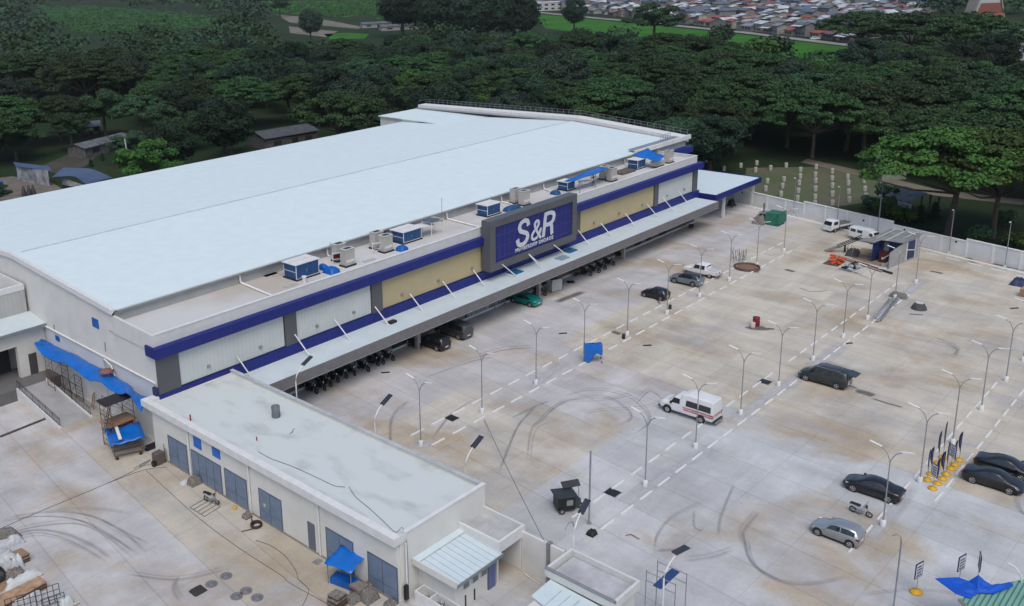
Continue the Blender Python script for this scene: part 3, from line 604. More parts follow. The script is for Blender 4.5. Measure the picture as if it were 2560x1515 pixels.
for x, y in ((cx1-1, cy0+1), (cx1-1, cy1-1), (cx0+5, cy0+1)): MB().box(x-.2-X0, x+.2-X0, y-.2-YF, y+.2-YF, 0, bz0+.4, CREAM).build('canopy_post', side)
# left side wall features
def wallquad(name, t, p, q, m, off=.06):
    a, b_ = onX(t, *p, X0), onX(t, *q, X0); return sp_(MB().box(X0-off, X0-.003, min(a.y, b_.y), max(a.y, b_.y), min(a.z, b_.z), max(a.z, b_.z), m), name)
lpart(wallquad('window_cover', 'i', (812, 115), (878, 222), TARP), 'large blue-covered wall opening')
lpart(wallquad('window_cover', 'i', (490, 272), (530, 335), TARP), 'small blue-covered wall opening')
mb = MB().tube([(X0-.12, 99.9, 6.72), (X0-.12, YF+.3, 6.72)], .11, PIPEW, 8); sp_(mb, 'wall_pipe')
for y, z0 in ((97.6, 7.4), (86.0, 8.4), (84.1, 5.0)): sp_(MB().tube([(X0-.06, y, z0-1.0 if y > 85 else 3), (X0-.06, y, z0)], .05, METAL, 5), 'wall_conduit')
mb = MB(); mb.tube([(X0-.25, 86.3, 5.6), (X0-.25, 86.3, 6.5), (X0-.4, 85.8, 6.7), (X0-.25, 84.8, 6.2), (X0-.2, 84.3, 5.2)], .07, PIPEW, 7); sp_(mb, 'wall_pipe')
sp_(MB().box(X0-.08, X0-.004, YF+.3, 99.5, 0, .25, WHITE), 'wall_kerb')
a = onX('i', 1390, 775, X0); sp_(MB().box(X0-.35, X0-.01, a.y-.3, a.y+.3, a.z-.6, a.z+.5, NAVY), 'wall_reel')
# shadow line at the front block's parapet step, imitated by a thin grey strip
sp_(MB().box(X0-.05, X0-.004, YF+1.6, YE+1.0, 10.0, 10.05, METAL), 'shadow_line_strip')

# ---------------------------------------------------------------- things on the deck
def bpx(t, c, r, l, ytop, z=ZD):
    """footprint corner, far-right corner and far-left corner from the survey -> x0,x1,y0,y1,h"""
    a = at(t, *c, z); b_ = at(t, *r, z); d_ = at(t, *l, z); return a.x, b_.x, a.y, d_.y, upto(a, t, c[0], ytop)-z
def unit(t, c, r, l, yt, label, dark_side=False, seams=4):
    x0, x1, y0, y1, h = bpx(t, c, r, l, yt); L, W = x1-x0, y1-y0
    e = empty('container_unit', (x0, y0, ZD), 0, label, 'equipment housing', 'blue machine housings on the store roof')
    MB().box(0, L, 0, W, .16, h, CONT).build('housing', e)
    MB().box(-.12, L+.12, -.12, W+.12, 0, .159, BLACKM).build('plinth', e)
    mb = MB().box(-.2, L+.15, -.15, W*.48, h+.001, h+.08, WHITE).box(-.2, L+.15, W*.54, W+.15, h+.001, h+.08, WHITE).box(-.15, L+.1, W*.48+.001, W*.54-.001, h+.001, h+.03, METAL); mb.build('roof_sheet', e)
    mb = MB()
    for x, y in ((-.02, -.02), (L-.05, -.02), (-.02, W-.05)): mb.box(x, x+.07, y, y+.07, .17, h-.01, WHITE)
    mb.box(.06, L-.06, -.025, -.001, .17, .24, WHITE).box(-.025, -.001, .06, W-.06, h*.52, h*.52+.06, WHITE)
    mb.build('corner_trim', e)
    mb = MB()
    for k in range(1, seams): mb.box(L*k/seams-.012, L*k/seams+.012, -.012, -.001, .25, h-.05, mat('seam_pale', (0.05, 0.14, 0.3), .5))
    mb.box(L*.45, L*.47, -.03, -.013, h*.45, h*.6, METAL); mb.build('door_seam', e)
    return e
unit('f', (360, 1142), (558, 1078), (258, 1105), 1003, 'blue machine housing nearest the left end of the roof, beside two beige condensers')
unit('f', (1305, 818), (1470, 770), (1213, 785), 714, 'blue machine housing in the middle of the deck with a wide overhanging white lid')
unit('f', (2045, 578), (2175, 545), (1950, 560), 479, 'blue machine housing just behind the left end of the big sign')
unit('g', (490, 348), (580, 332), (400, 335), 272, 'blue machine housing under the long blue tarp')
unit('g', (1110, 157), (1195, 138), (1020, 145), 77, 'blue machine housing at the far end, beside the sagging blue tarp')
x0, x1, y0, y1, h = bpx('f', (1305, 818), (1470, 770), (1213, 785), 714)
def lump(name, x0, x1, y0, y1, z0, z1, m, label, cat, group=None, seed=1, n=9, flat=.25):
    """covered heap: a sheet draped over boxes, real volume"""
    r = np.random.default_rng(seed); vs = []; fs = []
    for j in range(n+1):
        for i in range(n+1):
            a, b_ = i/n, j/n; e_ = min(a, 1-a, b_, 1-b_); k = min(1, e_*5)
            z = (z1-z0)*(k**.5)*(1-flat*r.random()) if e_ > 0 else 0
            vs.append(((x1-x0)*(a-.5)*(1+.03*r.standard_normal()), (y1-y0)*(b_-.5)*(1+.03*r.standard_normal()), z))
    for j in range(n):
        for i in range(n): fs.append((j*(n+1)+i, j*(n+1)+i+1, (j+1)*(n+1)+i+1, (j+1)*(n+1)+i))
    mb = MB().add(vs, fs, m, True); mb.add([(-(x1-x0)/2, -(y1-y0)/2, 0), ((x1-x0)/2, -(y1-y0)/2, 0), ((x1-x0)/2, (y1-y0)/2, 0), (-(x1-x0)/2, (y1-y0)/2, 0)], [(3, 2, 1, 0)], m)
    o = mb.build(name); o.location = ((x0+x1)/2, (y0+y1)/2, z0); return tag(o, label, cat, group)
for (t, c, r_, l, yt, lb, sd) in (('f', (670, 1092), (752, 1062), (605, 1055), 1040, 'low blue tarp-covered machine beside the leftmost housing', 1), ('f', (1290, 888), (1362, 868), (1230, 868), 848, 'small blue-covered machine in front of the middle housing', 2),
                        ('f', (2230, 535), (2400, 505), (2176, 520), 500, 'blue tarp heap behind the big sign', 3), ('g', (395, 385), (430, 370), (335, 372), 350, 'low dark blue cover in front of the housing under the long tarp', 4), ('f', (600, 1052), (660, 1040), (556, 1030), 1005, 'dark blue covered machine touching the leftmost housing', 5)):
    x0, x1, y0, y1, h = bpx(t, c, r_, l, yt); lump('covered_machine', x0, x1, y0, y1, ZD+.01, ZD+max(.6, h), CONT if sd in (3, 4) else TARP, lb, 'covered machine', seed=sd, flat=.12)
ACM = mat('condenser_beige', (0.42, 0.40, 0.37), .6, var=.04)
def make_ac():
    e = empty('air_conditioner', (0, 0, 0), 0, '', 'air conditioner', 'beige condenser cabinets on the store roof')
    MB().box(0, 1.45, 0, .95, .18, 2.05, ACM).build('cabinet', e); MB().box(-.06, 1.51, -.06, 1.01, 2.051, 2.12, mat('cabinet_top', (.5, .49, .47), .5)).build('top_panel', e)
    MB().box(1.451, 1.475, .12, .83, .5, 1.75, BLACKM).box(.25, 1.2, .2, .75, 2.121, 2.14, BLACKM).build('fan_grille', e)
    MB().box(-.12, 1.6, -.12, 1.07, 0, .178, BLACKM).build('base_frame', e); MB().box(.08, 1.37, -.02, -.001, .55, .85, WHITE).build('service_panel', e); return e
ac = make_ac(); first = True
for (t, x, y, lb) in (('f', 770, 1015, 'beige condenser nearest the parapet, right of the first blue housing'), ('f', 695, 968, 'beige condenser behind its twin by the first blue housing'), ('f', 1110, 890, 'beige condenser in front of the middle blue housing'),
                   ('f', 1030, 858, 'beige condenser beside a thin blue panel against the eave wall'), ('g', 78, 475, 'beige condenser behind the sign, the right one of its pair'), ('g', 2, 455, 'beige condenser behind the sign, the left one of its pair'),
                   ('g', 855, 262, 'condenser at the right end under the long blue tarp'), ('g', 790, 245, 'condenser in the shade of the long blue tarp'), ('g', 1362, 100, 'white condenser standing beside the sagging blue tarp')):
    p = at(t, x, y, ZD); o = ac if first else dup(ac, (0, 0, 0), 0); first = False
    o.location = (p.x, p.y-.5, ZD); o['label'] = lb
x0, x1, y0, y1, h = bpx('f', (1305, 818), (1470, 770), (1213, 785), 714)
e = empty('pipe_frame_table', (x1+1.6, y0-.3, ZD), 0, 'open pipe frame with a dark panel top beside the middle blue housing', 'frame')
mb = MB()
for x, y in ((0, 0), (2.3, 0), (0, 1.6), (2.3, 1.6)): mb.tube([(x, y, 0), (x, y, 1.9)], .05, PIPEW, 6)
for z in (1.85,): mb.tube([(0, 0, z), (2.3, 0, z), (2.3, 1.6, z), (0, 1.6, z), (0, 0, z)], .04, PIPEW, 6)
mb.build('frame', e); MB().box(-.1, 1.5, -.1, 1.7, 1.9, 1.96, SOLAR).build('top_panel', e)
tag(MB().slab([(x1-.2, y0-.2, ZD+h+.02), (x1+2.6, y0-.2, ZD+h-.2), (x1+2.6, y0+1.5, ZD+h-.15), (x1-.2, y0+1.5, ZD+h+.05)], .03, WHITE).build('loose_sheet'), 'loose white roofing sheet bridging the middle housing and the pipe frame', 'sheet')
for t, x, y, w_, lb in (('f', 650, 985, 2.2, 'white pipe stand with a red net in front of the leftmost condensers'), ('f', 1000, 895, 2.4, 'white pipe stand in front of the middle condensers')):
    p = at(t, x, y, ZD); e = empty('pipe_stand', (p.x, p.y-.6, ZD), 0, lb, 'stand'); mb = MB()
    mb.tube([(0, 0, 0), (0, 0, 1.5)], .05, PIPEW, 6).tube([(w_, -.6, 0), (w_, -.6, 1.4)], .05, PIPEW, 6).tube([(0, 0, 1.3), (w_, -.6, 1.25)], .06, PIPEW, 6).tube([(0, 0, .6), (w_, -.6, .55)], .035, PIPEW, 6); mb.build('frame', e)
    if 'red' in lb: MB().slab([(0.1, -.03, 1.2), (w_-.1, -.57, 1.15), (w_-.1, -.57, .6), (.1, -.03, .65)], .02, mat('red_net', (.14, .03, .03), .8)).build('net', e)
PL = [('white drain pipe across the left end of the deck', [('e', 2105, 1085), ('e', 2110, 1150), ('e', 2415, 1275)], 1.0), ('white drain pipe to the left of the big sign', [('f', 1675, 540), ('f', 1680, 588), ('f', 1992, 668)], 1.0),
      ('short white drain pipe behind the leftmost condensers', [('f', 603, 862), ('f', 610, 910), ('f', 660, 922)], .9), ('white drain pipe behind the housing under the long tarp', [('g', 262, 275), ('g', 265, 322), ('g', 332, 346)], .9),
      ('white drain pipe beyond the sign-side housing', [('f', 2168, 385), ('f', 2170, 440), ('f', 2260, 462)], .8), ('white drain pipe near the far housing', [('g', 972, 55), ('g', 975, 100), ('g', 1040, 128)], .8)]
for lb, q, hh in PL:
    b0, b1 = at(*q[1], ZD+.13), at(*q[2], ZD+.13)
    tag(MB().tube([(b0.x, YE-.15, ZD+1.3), (b0.x, YE-.2, ZD+.35), (b0.x+.05, YE-.35, ZD+.14), (b1.x, max(b1.y, YF+.45), ZD+.14)], .13, PIPEW, 8).build('drain_pipe'), lb, 'pipe', 'drain pipes on the store roof')
for t, x, y, hh, lb in (('f', 1605, 612, 3.4, 'thin lightning rod on the eave left of the sign'), ('f', 670, 930, 1.9, 'thin rod against the eave wall by the leftmost condensers')):
    p = at(t, x, y, ZD); tag(MB().tube([(p.x, YE-.6, ZD), (p.x, YE-.6, ZD+hh)], .035, METAL, 5).build('lightning_rod'), lb, 'rod')
tag(MB().box(96-.9, 96+.9, YE+1, YE+1.05, 0, 0.1, METAL).build('panel') if False else MB().box(at('f', 1018, 745, ZD).x-.3, at('f', 1018, 745, ZD).x+.4, YE-.30, YE-.22, ZD, ZD+1.25, CONT).build('leaning_sheet'), 'thin blue panel leaning on the eave wall behind the middle condensers', 'panel')
def cloth(name, pts, n, m, label, cat, sag=.25, th=.04, seed=0, wav=.06):
    """four-cornered sheet with sag, folds and thickness"""
    r = np.random.default_rng(seed); P = [Vector(p) for p in pts]; nx, ny = n; vs = []
    ph = r.random(4)*6
    for j in range(ny+1):
        for i in range(nx+1):
            a, b_ = i/nx, j/ny; p = (P[0]*(1-a)+P[1]*a)*(1-b_)+(P[3]*(1-a)+P[2]*a)*b_
            p.z += -sag*4*a*(1-a)*(.4+.6*4*b_*(1-b_))+wav*math.sin(a*17+ph[0]+3*b_)+wav*.7*math.sin(b_*9+ph[1]+a*5)+wav*.4*r.standard_normal()
            vs.append(p)
    K = len(vs); fs = [(j*(nx+1)+i, j*(nx+1)+i+1, (j+1)*(nx+1)+i+1, (j+1)*(nx+1)+i) for j in range(ny) for i in range(nx)]
    vs2 = vs+[v-Vector((0, 0, th)) for v in vs]; f2 = [tuple(K+a for a in reversed(f)) for f in fs]
    rim = [i for i in range(nx+1)]+[j*(nx+1)+nx for j in range(1, ny+1)]+[ny*(nx+1)+i for i in range(nx-1, -1, -1)]+[j*(nx+1) for j in range(ny-1, 0, -1)]
    rf = [(rim[(i+1) % len(rim)], rim[i], K+rim[i], K+rim[(i+1) % len(rim)]) for i in range(len(rim))]
    o = MB().add(vs2, fs+f2+rf, m, True).build(name); return tag(o, label, cat)
def A(t, x, y, z): return at(t, x, y, z)
cloth('tarp', [A('g', 455, 262, ZD+2.0), A('g', 585, 240, ZD+2.0), A('g', 872, 142, ZD+2.3), A('g', 770, 125, ZD+2.0)], (14, 6), TARP2, 'long bright blue tarp stretched over machines on the roof right of the sign', 'tarp', .25, seed=3)
cloth('tarp', [A('c', 1060, 1360, ZD+2.0), A('c', 1300, 1425, ZD+1.5), A('c', 1350, 1370, ZD+2.2), A('c', 1200, 1312, ZD+2.6)], (10, 8), TARP2, 'sagging bright blue tarp at the far end of the roof deck', 'tarp', .35, seed=5)
p0, p1 = A('g', 640, 275, ZD), A('g', 840, 200, ZD)
tag(cloth('plastic_sheet', [A('g', 590, 290, ZD+.9), A('g', 720, 255, ZD+.9), A('g', 735, 235, ZD+1.3), A('g', 585, 250, ZD+1.5)], (6, 4), SACK, 'white plastic sheet hanging below the long blue tarp', 'sheet', .2))
mb = MB()
for t, x, y in (('g', 600, 262), ('g', 740, 215), ('g', 860, 165), ('g', 700, 170)):
    p = A(t, x, y, ZD+1.9); mb.tube([(p.x, p.y, ZD), (p.x, p.y, ZD+1.95)], .05, METAL, 6)
tag(mb.build('metal_props'), 'thin metal props under the long blue roof tarp', 'frame')
p = A('g', 1040, 185, ZD); tag(MB().box(p.x-2.2, p.x+1.8, p.y-.1, p.y+1.9, ZD+.01, ZD+.3, mat('dark_boards', (.13, .11, .09), .9, var=.2, scale=5, stretch=(1, 8, 1))).build('board_pile'), 'low pile of dark boards in front of the far housing on the deck', 'boards')
p = A('g', 1290, 130, ZD); tag(MB().prism([(p.x-1.3, p.y-.5), (p.x+1.3, p.y-.5), (p.x+1.5, p.y+.6), (p.x-1.5, p.y+.6)], ZD+.3, ZD+1.1, ACM).box(p.x-1.2, p.x+1.2, p.y-.4, p.y+.5, ZD, ZD+.299, RUST).build('duct_box'), 'cream duct box under the sagging blue tarp', 'duct')
mb = MB()
for (t, x, y) in (('e', 2390, 1085), ('f', 210, 1080), ('f', 130, 1085), ('f', 305, 1178), ('f', 1000, 960)):
    p = A(t, x, y, ZD); mb.box(p.x-.9, p.x+.9, p.y-.35, p.y+.35, ZD+.002, ZD+.06, ACM)
tag(mb.build('roof_pads'), 'thin concrete pads lying on the deck around the blue housings', 'pads', kind='structure')
p = A('f', 428, 1150, ZD); tag(MB().disc((p.x, p.y, ZD+.3), (0, 0, 1), .22, .6, PIPEW).disc((p.x, p.y, ZD+.65), (0, 0, 1), .3, .1, PIPEW).build('roof_vent'), 'small white vent cap in front of the leftmost housing', 'vent')
# ---------------------------------------------------------------- loading dock block at the left
dock = empty('loading_dock', (X0, 103.6, 0), 0, 'cream ribbed loading dock block with a white canopy at the left edge of the photo', 'building')
def dk(mb, n): o = mb.build(n); o.parent = dock; o.matrix_parent_inverse = Matrix.Translation((-X0, -103.6, 0)); return o
DR = ribbed('dock_siding', (0.40, 0.405, 0.40), .5, 'X', .3, .9, .6, width=.15)
dk(MB().box(12, X0-.31, 103.6, 128, 0, 10.3, DR), 'wall'); dk(MB().box(12, X0-.31, 103.55, 128, 10.301, 10.95, WHITE).box(12.2, X0-.5, 104.0, 127.8, 10.951, 10.96, mat('dock_roof', (.42, .43, .43), .8, var=.1, scale=.3)), 'parapet')
dk(MB().slab([(12, 99.6, 7.12), (X0-.02, 99.6, 7.12), (X0-.02, 103.59, 7.6), (12, 103.59, 7.6)], .15, mat('dock_canopy', (0.50, 0.58, .60), .5, var=.03)), 'canopy')
dk(MB().box(12, X0-.05, 99.5, 99.59, 6.7, 7.1, METAL), 'canopy_fascia')
dk(MB().box(12, X0-.05, 100.3, 101.0, 5.1, 6.9, CREAM).box(X0-3.4, X0-.05, 100.3, 101.0, 0, 5.099, CREAM).box(30, 33.5, 100.3, 101.0, 0, 5.099, CREAM), 'front_wall')
dk(MB().box(33.5, X0-3.4, 103.0, 103.59, 0, 6.5, DARK).box(33.6, X0-3.41, 101.01, 102.99, 5.0, 5.1, CREAM), 'dock_opening')
dk(MB().box(X0-2.3, X0-1.4, 100.22, 100.299, 1.3, 3.8, mat('door_charcoal', (.06, .06, .065), .5)), 'door')
dk(MB().box(30, X0-.1, 97.6, 103.55, 0.0, 1.3, mat('dock_floor', (.13, .13, .135), .8)), 'platform')
# ramp with railings
rx0, rx1, ry0, ry1 = 37.9, 41.1, 87.8, 97.6
ramp = empty('ramp', (rx0, ry0, 0), 0, 'concrete ramp with dark railings rising to the loading dock door', 'ramp')
L = ry1-ry0; W = rx1-rx0
MB().add([(0, 0, .01), (W, 0, .01), (W, L, 1.28), (0, L, 1.28), (0, L, 0), (W, L, 0)], [(0, 1, 2, 3), (0, 3, 4), (1, 5, 2), (3, 2, 5, 4), (0, 4, 5, 1)], mat('ramp_concrete', (.33, .33, .335), .85, var=.08, scale=.5)).build('ramp_surface', ramp)
mb = MB()
for x in (-.22, W): mb.add([(x, -.1, 0), (x+.22, -.1, 0), (x+.22, L, 0), (x, L, 0), (x, -.1, .18), (x+.22, -.1, .18), (x+.22, L, 1.52), (x, L, 1.52)], [(0, 3, 2, 1), (4, 5, 6, 7), (0, 1, 5, 4), (1, 2, 6, 5), (2, 3, 7, 6), (3, 0, 4, 7)], WHITE)
mb.build('ramp_kerb', ramp)
RD = mat('railing_charcoal', (.05, .05, .055), .5, .3)
for x in (-.11, W+.11):
    mb = MB(); n = 26
    for k in range(n+1):
        y = L*k/n; z = .18+1.34*k/n; r_ = .03 if k % 4 == 0 else .015; mb.tube([(x, y, z), (x, y, z+(.98 if k % 4 == 0 else .78))], r_, RD, 4, smooth=False)
    for h_ in (.15, .78, .98): mb.tube([(x, 0, .18+h_), (x, L, 1.52+h_)], .03, RD, 5)
    mb.build('railing', ramp)

# ---------------------------------------------------------------- long blue tarp on the side wall, scaffolds
TPX = [(400, 320, 300, 350), (470, 360, 370, 440), (560, 400, 480, 505), (650, 440, 590, 535), (740, 490, 700, 605), (850, 545, 790, 675), (960, 600, 890, 690), (1040, 650, 960, 745), (1110, 690, 1060, 800), (1170, 740, 1130, 790), (1200, 775, 1180, 855), (1330, 830, 1250, 955)]
vs = []; nk = 7; TW = len(TPX)
for i in range(TW):
    u = TPX[i]; a = onX('i', u[0], u[1], X0-.12); b_ = onX('i', u[2], u[3], X0-2.0)
    for k in range(nk+1):
        s_ = k/nk; p = a*(1-s_)+b_*s_; p.z += .22*math.sin(s_*math.pi)+.07*math.sin(i*2.3+k*1.1); vs.append(p)
# refine along the length
V2 = []
for k in range(nk+1):
    V2.append(catmull([vs[i*(nk+1)+k] for i in range(TW)], 5))
n1 = len(V2[0]); vs = [V2[k][i]+Vector((0, 0, .035*math.sin(i*1.9+k)+.03*math.sin(i*.8-k*2))) for i in range(n1) for k in range(nk+1)]
K = len(vs); fs = [(i*(nk+1)+k, (i+1)*(nk+1)+k, (i+1)*(nk+1)+k+1, i*(nk+1)+k+1) for i in range(n1-1) for k in range(nk)]
tag(MB().add(vs+[v-Vector((0, 0, .05)) for v in vs], fs+[tuple(K+a for a in reversed(f)) for f in fs], TARP2, True).build('tarp'), 'long wavy blue tarp draped along the cream side wall above the scaffolding', 'tarp')
p = onX('i', 940, 612, X0-.9); tag(MB().lathe((p.x, p.y, p.z+.25), [(0, .12), (.5, .08), (.8, 0), (0, -.02)], mat('faded_red', (.22, .10, .09), .8)).build('basin'), 'faded red basin resting on the long wall tarp', 'basin')
def scaffold(name, x0, y0, w_, d_, h_, lifts, m, label, boards=False):
    e = empty(name, (x0, y0, 0), 0, label, 'scaffold'); mb = MB()
    for x in (0, w_):
        for y in (0, d_): mb.tube([(x, y, 0), (x, y, h_)], .035, m, 6)
        for k in range(lifts+1):
            z = min(h_, .3+k*(h_-.3)/lifts); mb.tube([(x, 0, z), (x, d_, z)], .028, m, 5)
            if k < lifts:
                for q in (.33, .66): mb.tube([(x, 0, z+q*(h_-.3)/lifts), (x, d_, z+q*(h_-.3)/lifts)], .02, m, 5)
    mb.build('end_frames', e); mb = MB()
    for k in range(lifts):
        za, zb = .3+k*(h_-.3)/lifts, .3+(k+1)*(h_-.3)/lifts
        for y in (0, d_): mb.tube([(0, y, za), (w_, y, zb)], .018, m, 4).tube([(w_, y, za), (0, y, zb)], .018, m, 4)
    mb.build('cross_braces', e)
    if boards:
        for z, ex in ((h_*.52, 0), (h_*.98, .1)): MB().box(-.3-ex, w_+.3, .1, d_-.1, z, z+.06, BLACKM if z > h_*.9 else WOOD).build('platform_boards', e)
        mb = MB(); a, b_ = Vector((.2, .2, h_)), Vector((-1.0, -.3, h_*.5))
        d = Vector((0, .34, 0))
        mb.tube([a, b_], .045, BLACKM, 5).tube([a+d, b_+d], .045, BLACKM, 5)
        for k in range(9): q = a+(b_-a)*(k+.5)/9; mb.box(q.x-.1, q.x+.1, q.y, q.y+.34, q.z-.02, q.z+.03, METAL)
        mb.build('ladder', e)
    return e
a = at('i', 905, 1225); scaffold('scaffold', a.x-.1, 78.9, 2.4, 2.2, 5.0, 3, RUST, 'rusty scaffold tower with a dark ladder under the wall tarp', True)
scaffold('scaffold', X0-2.1, 94.8, 1.7, 1.6, 4.6, 3, RUST, 'rusty scaffold frame under the far end of the wall tarp')
scaffold('scaffold', X0-1.7, 91.8, 1.3, 1.6, 2.8, 2, BLACKM, 'low dark scaffold frame between ramp railing and side wall')
e = empty('paint_tray_rack', (X0-.6, 89.3, 0), 0, 'small arched wooden frame leaning on the side wall', 'frame'); MB().tube([(0, 0, 0), (.3, 0, 1.3), (.4, .2, 1.7), (.4, .5, 1.4), (.1, .6, 0)], .06, WOOD, 6).build('frame', e)
tag(MB().tube([(X0-1.9, 83.3, 0), (X0-.15, 86.3, 4.6)], .04, METAL, 6).build('prop_pole'), 'long grey pole leaning from the ground to the wall tarp', 'pole')
tag(MB().tube([(X0-1.3, 85.5, 0), (X0-.9, 86.4, 2.6), (X0-.9, 82.3, 2.6), (X0-1.3, 82.0, 0)], .035, RUST, 5).tube([(X0-1.1, 86, 1.3), (X0-1.1, 82.1, 1.3)], .025, RUST, 5).build('frame'), 'light rusty trestle frame beside the scaffold tower', 'frame')
e = empty('red_machine', (at('i', 1090, 1110).x+.2, at('i', 1090, 1110).y, 0), 0, 'red sheet-covered machine at the foot of the scaffold tower', 'machine')
lump('tmp', -1, 1, -.7, .7, 0, 1.25, mat('red_sheet', (.30, .02, .025), .6, var=.2, scale=4), 'x', 'x', seed=9).parent = e
ch = e.children[0]; ch.name = 'cover'; ch.location = (0, 0, .35)
for k in ('label', 'category'): del ch[k]
MB().torus((.9, .4, .3), (0, 1, 0), .25, .06, RUBBER).torus((-.8, -.5, .3), (0, 1, 0), .25, .06, RUBBER).box(-.9, .9, -.5, .5, .3, .4, RUST).build('chassis', e)
def tarpcart(name, loc, rz, L, W, h, m, label, cat='cart', over=.25, slope=.3, load=True, wheels=True):
    e = empty(name, loc, rz, label, cat)
    mb = MB()
    for x in (0, L):
        for y in (0, W): mb.tube([(x, y, .12), (x, y, h+(slope if y else 0))], .035, RUST, 6)
    mb.tube([(0, 0, .35), (L, 0, .35), (L, W, .35), (0, W, .35), (0, 0, .35)], .04, RUST, 6).tube([(0, 0, h), (L, 0, h), (L, W, h+slope), (0, W, h+slope), (0, 0, h)], .03, RUST, 6)
    mb.build('frame', e)
    c = cloth('tarp_roof', [(-over, -over, h+.05-over*.4), (L+over, -over, h+.0), (L+over, W+over, h+slope+.05), (-over, W+over, h+slope+.05)], (8, 8), m, '', '', .1, seed=len(label)); c.parent = e
    for k in ('label', 'category'):
        if k in c: del c[k]
    if load:
        mb = MB(); r = random.Random(len(label))
        for k in range(16): y = W*(k+.5)/16; mb.tube([(-.2+r.random()*.3, y, .42+r.random()*.25), (L+.1+r.random()*.4, y+r.uniform(-.1, .1), .4+r.random()*.3)], .035, WOOD if k % 2 else METAL, 5)
        mb.build('load', e)
    if wheels: MB().disc((.2, -.05, .15), (0, 1, 0), .15, .08, RUBBER).disc((L-.2, -.05, .15), (0, 1, 0), .15, .08, RUBBER).build('wheel_pair', e)
    return e
a = at('i', 1020, 1380); tarpcart('tarp_cart', (a.x, a.y, 0), -.35, 2.6, 2.3, 1.9, TARP2, 'wheeled rack of pipes under a blue tarp with a white beam on top', over=.35)
e = bpy.context.scene.objects.get('tarp_cart')
MB().box(.5, .8, -.2, 2.2, 2.25, 2.38, PIPEW, tilt=('X', .12), c=(.65, 1, 2.3)).build('white_beam', e)
e = empty('generator_box', (at('m', 1395, 250).x, at('m', 1395, 250).y, 0), .1, 'brown metal cabinet beside the utility building corner', 'cabinet')
MB().box(0, .9, 0, .8, .05, 1.15, mat('brown_metal', (.10, .085, .08), .6, var=.1)).box(.02, .88, -.02, -.001, .1, 1.1, mat('brown_door', (.12, .10, .095), .6)).build('cabinet_body', e); MB().box(-.35, -.05, .1, .5, 0, .5, BLACKM).build('side_box', e)
MB().tube([(.95, .1, 0), (.95, .1, 1.9)], .03, RUST, 5).tube([(.85, -.05, 0), (.95, -.05, 1.5)], .03, RUST, 5).build('loose_rods', e)
a = at('m', 1340, 75); g1 = tag(MB().box(a.x-.9, a.x+.9, a.y-.6, a.y+.6, .012, .03, BLACKM).build('drain_grate'), 'black drain grate beside the side wall', 'grate')
tag(MB().tube([at('i', 0, 1175, .02), at('i', 410, 1012, .02)], .16, mat('trench_grate', (.05, .05, .055), .6), 4).build('trench_drain'), 'long dark trench drain grate across the left yard', 'drain')

# ================================================================ UTILITY BUILDING
UX0, UX1, UY0, UY1, UZ = 41.6, 51.3, 42.6, 75.6, 5.5
ub = empty('utility_building', (UX0, UY0, 0), 0, 'long low utility building with grey-blue doors and pale flat roof', 'building')
def ux(mb, n): o = mb.build(n); o.parent = ub; o.matrix_parent_inverse = Matrix.Translation((-UX0, -UY0, 0)); return o
mb = MB().box(UX0, UX0+.3, UY0+.25, UY1, 0, 4.85, CREAM).box(UX0+.301, 42.399, UY0+.1, UY0+.35, 0, 4.85, CREAM).box(42.4, UX1, UY0, UY0+.25, 0, UZ, CREAM).box(UX1-.25, UX1, UY0+.251, UY1+.5, 0, UZ, CREAM).box(UX0+.301, UX1-.251, UY1, UY1+.25, 0, 5.2, CREAM)
ux(mb, 'wall')
ux(MB().box(UX0+.0, UX1-.25, UY0+.251, UY1, 5.0, 5.16, UROOF), 'roof')
ux(MB().box(41.2, UX0+.25, UY0+.05, UY1+1.2, 4.86, 5.52, WHITE).box(41.2, 42.39, UY0-.0, UY0+.049, 4.86, 5.52, WHITE), 'fascia')
ux(MB().box(42.45, UX1+.06, UY0-.05, UY0+.30, UZ+.001, UZ+.06, WHITE).box(UX1-.35, UX1+.06, UY0+.301, UY1+.6, UZ+.001, UZ+.06, mat('parapet_cap_grey', (.42, .45, .46), .7)), 'parapet_cap')
ux(MB().box(UX0+.3, 46, UY1+.251, UY1+1.2, 5.0, 5.5, WHITE), 'rear_parapet')
def dz(t, q): g_ = at(t, *q); return g_.y
DOORS = [('m', (1510, 235), (1675, 330), 2, 'double steel door nearest the side wall'), ('m', (1715, 375), (1975, 515), 4, 'wide four-leaf steel door'), ('m', (2005, 535), (2200, 650), 2, 'double steel door behind the white scooter'),
         ('n', (45, 720), (245, 845), 2, 'double steel door with a small yellow sticker'), ('n', (635, 1090), (875, 1230), 2, 'double steel door behind the small blue stall'), ('n', (1000, 1290), (1262, 1450), 2, 'double steel door at the near end')]
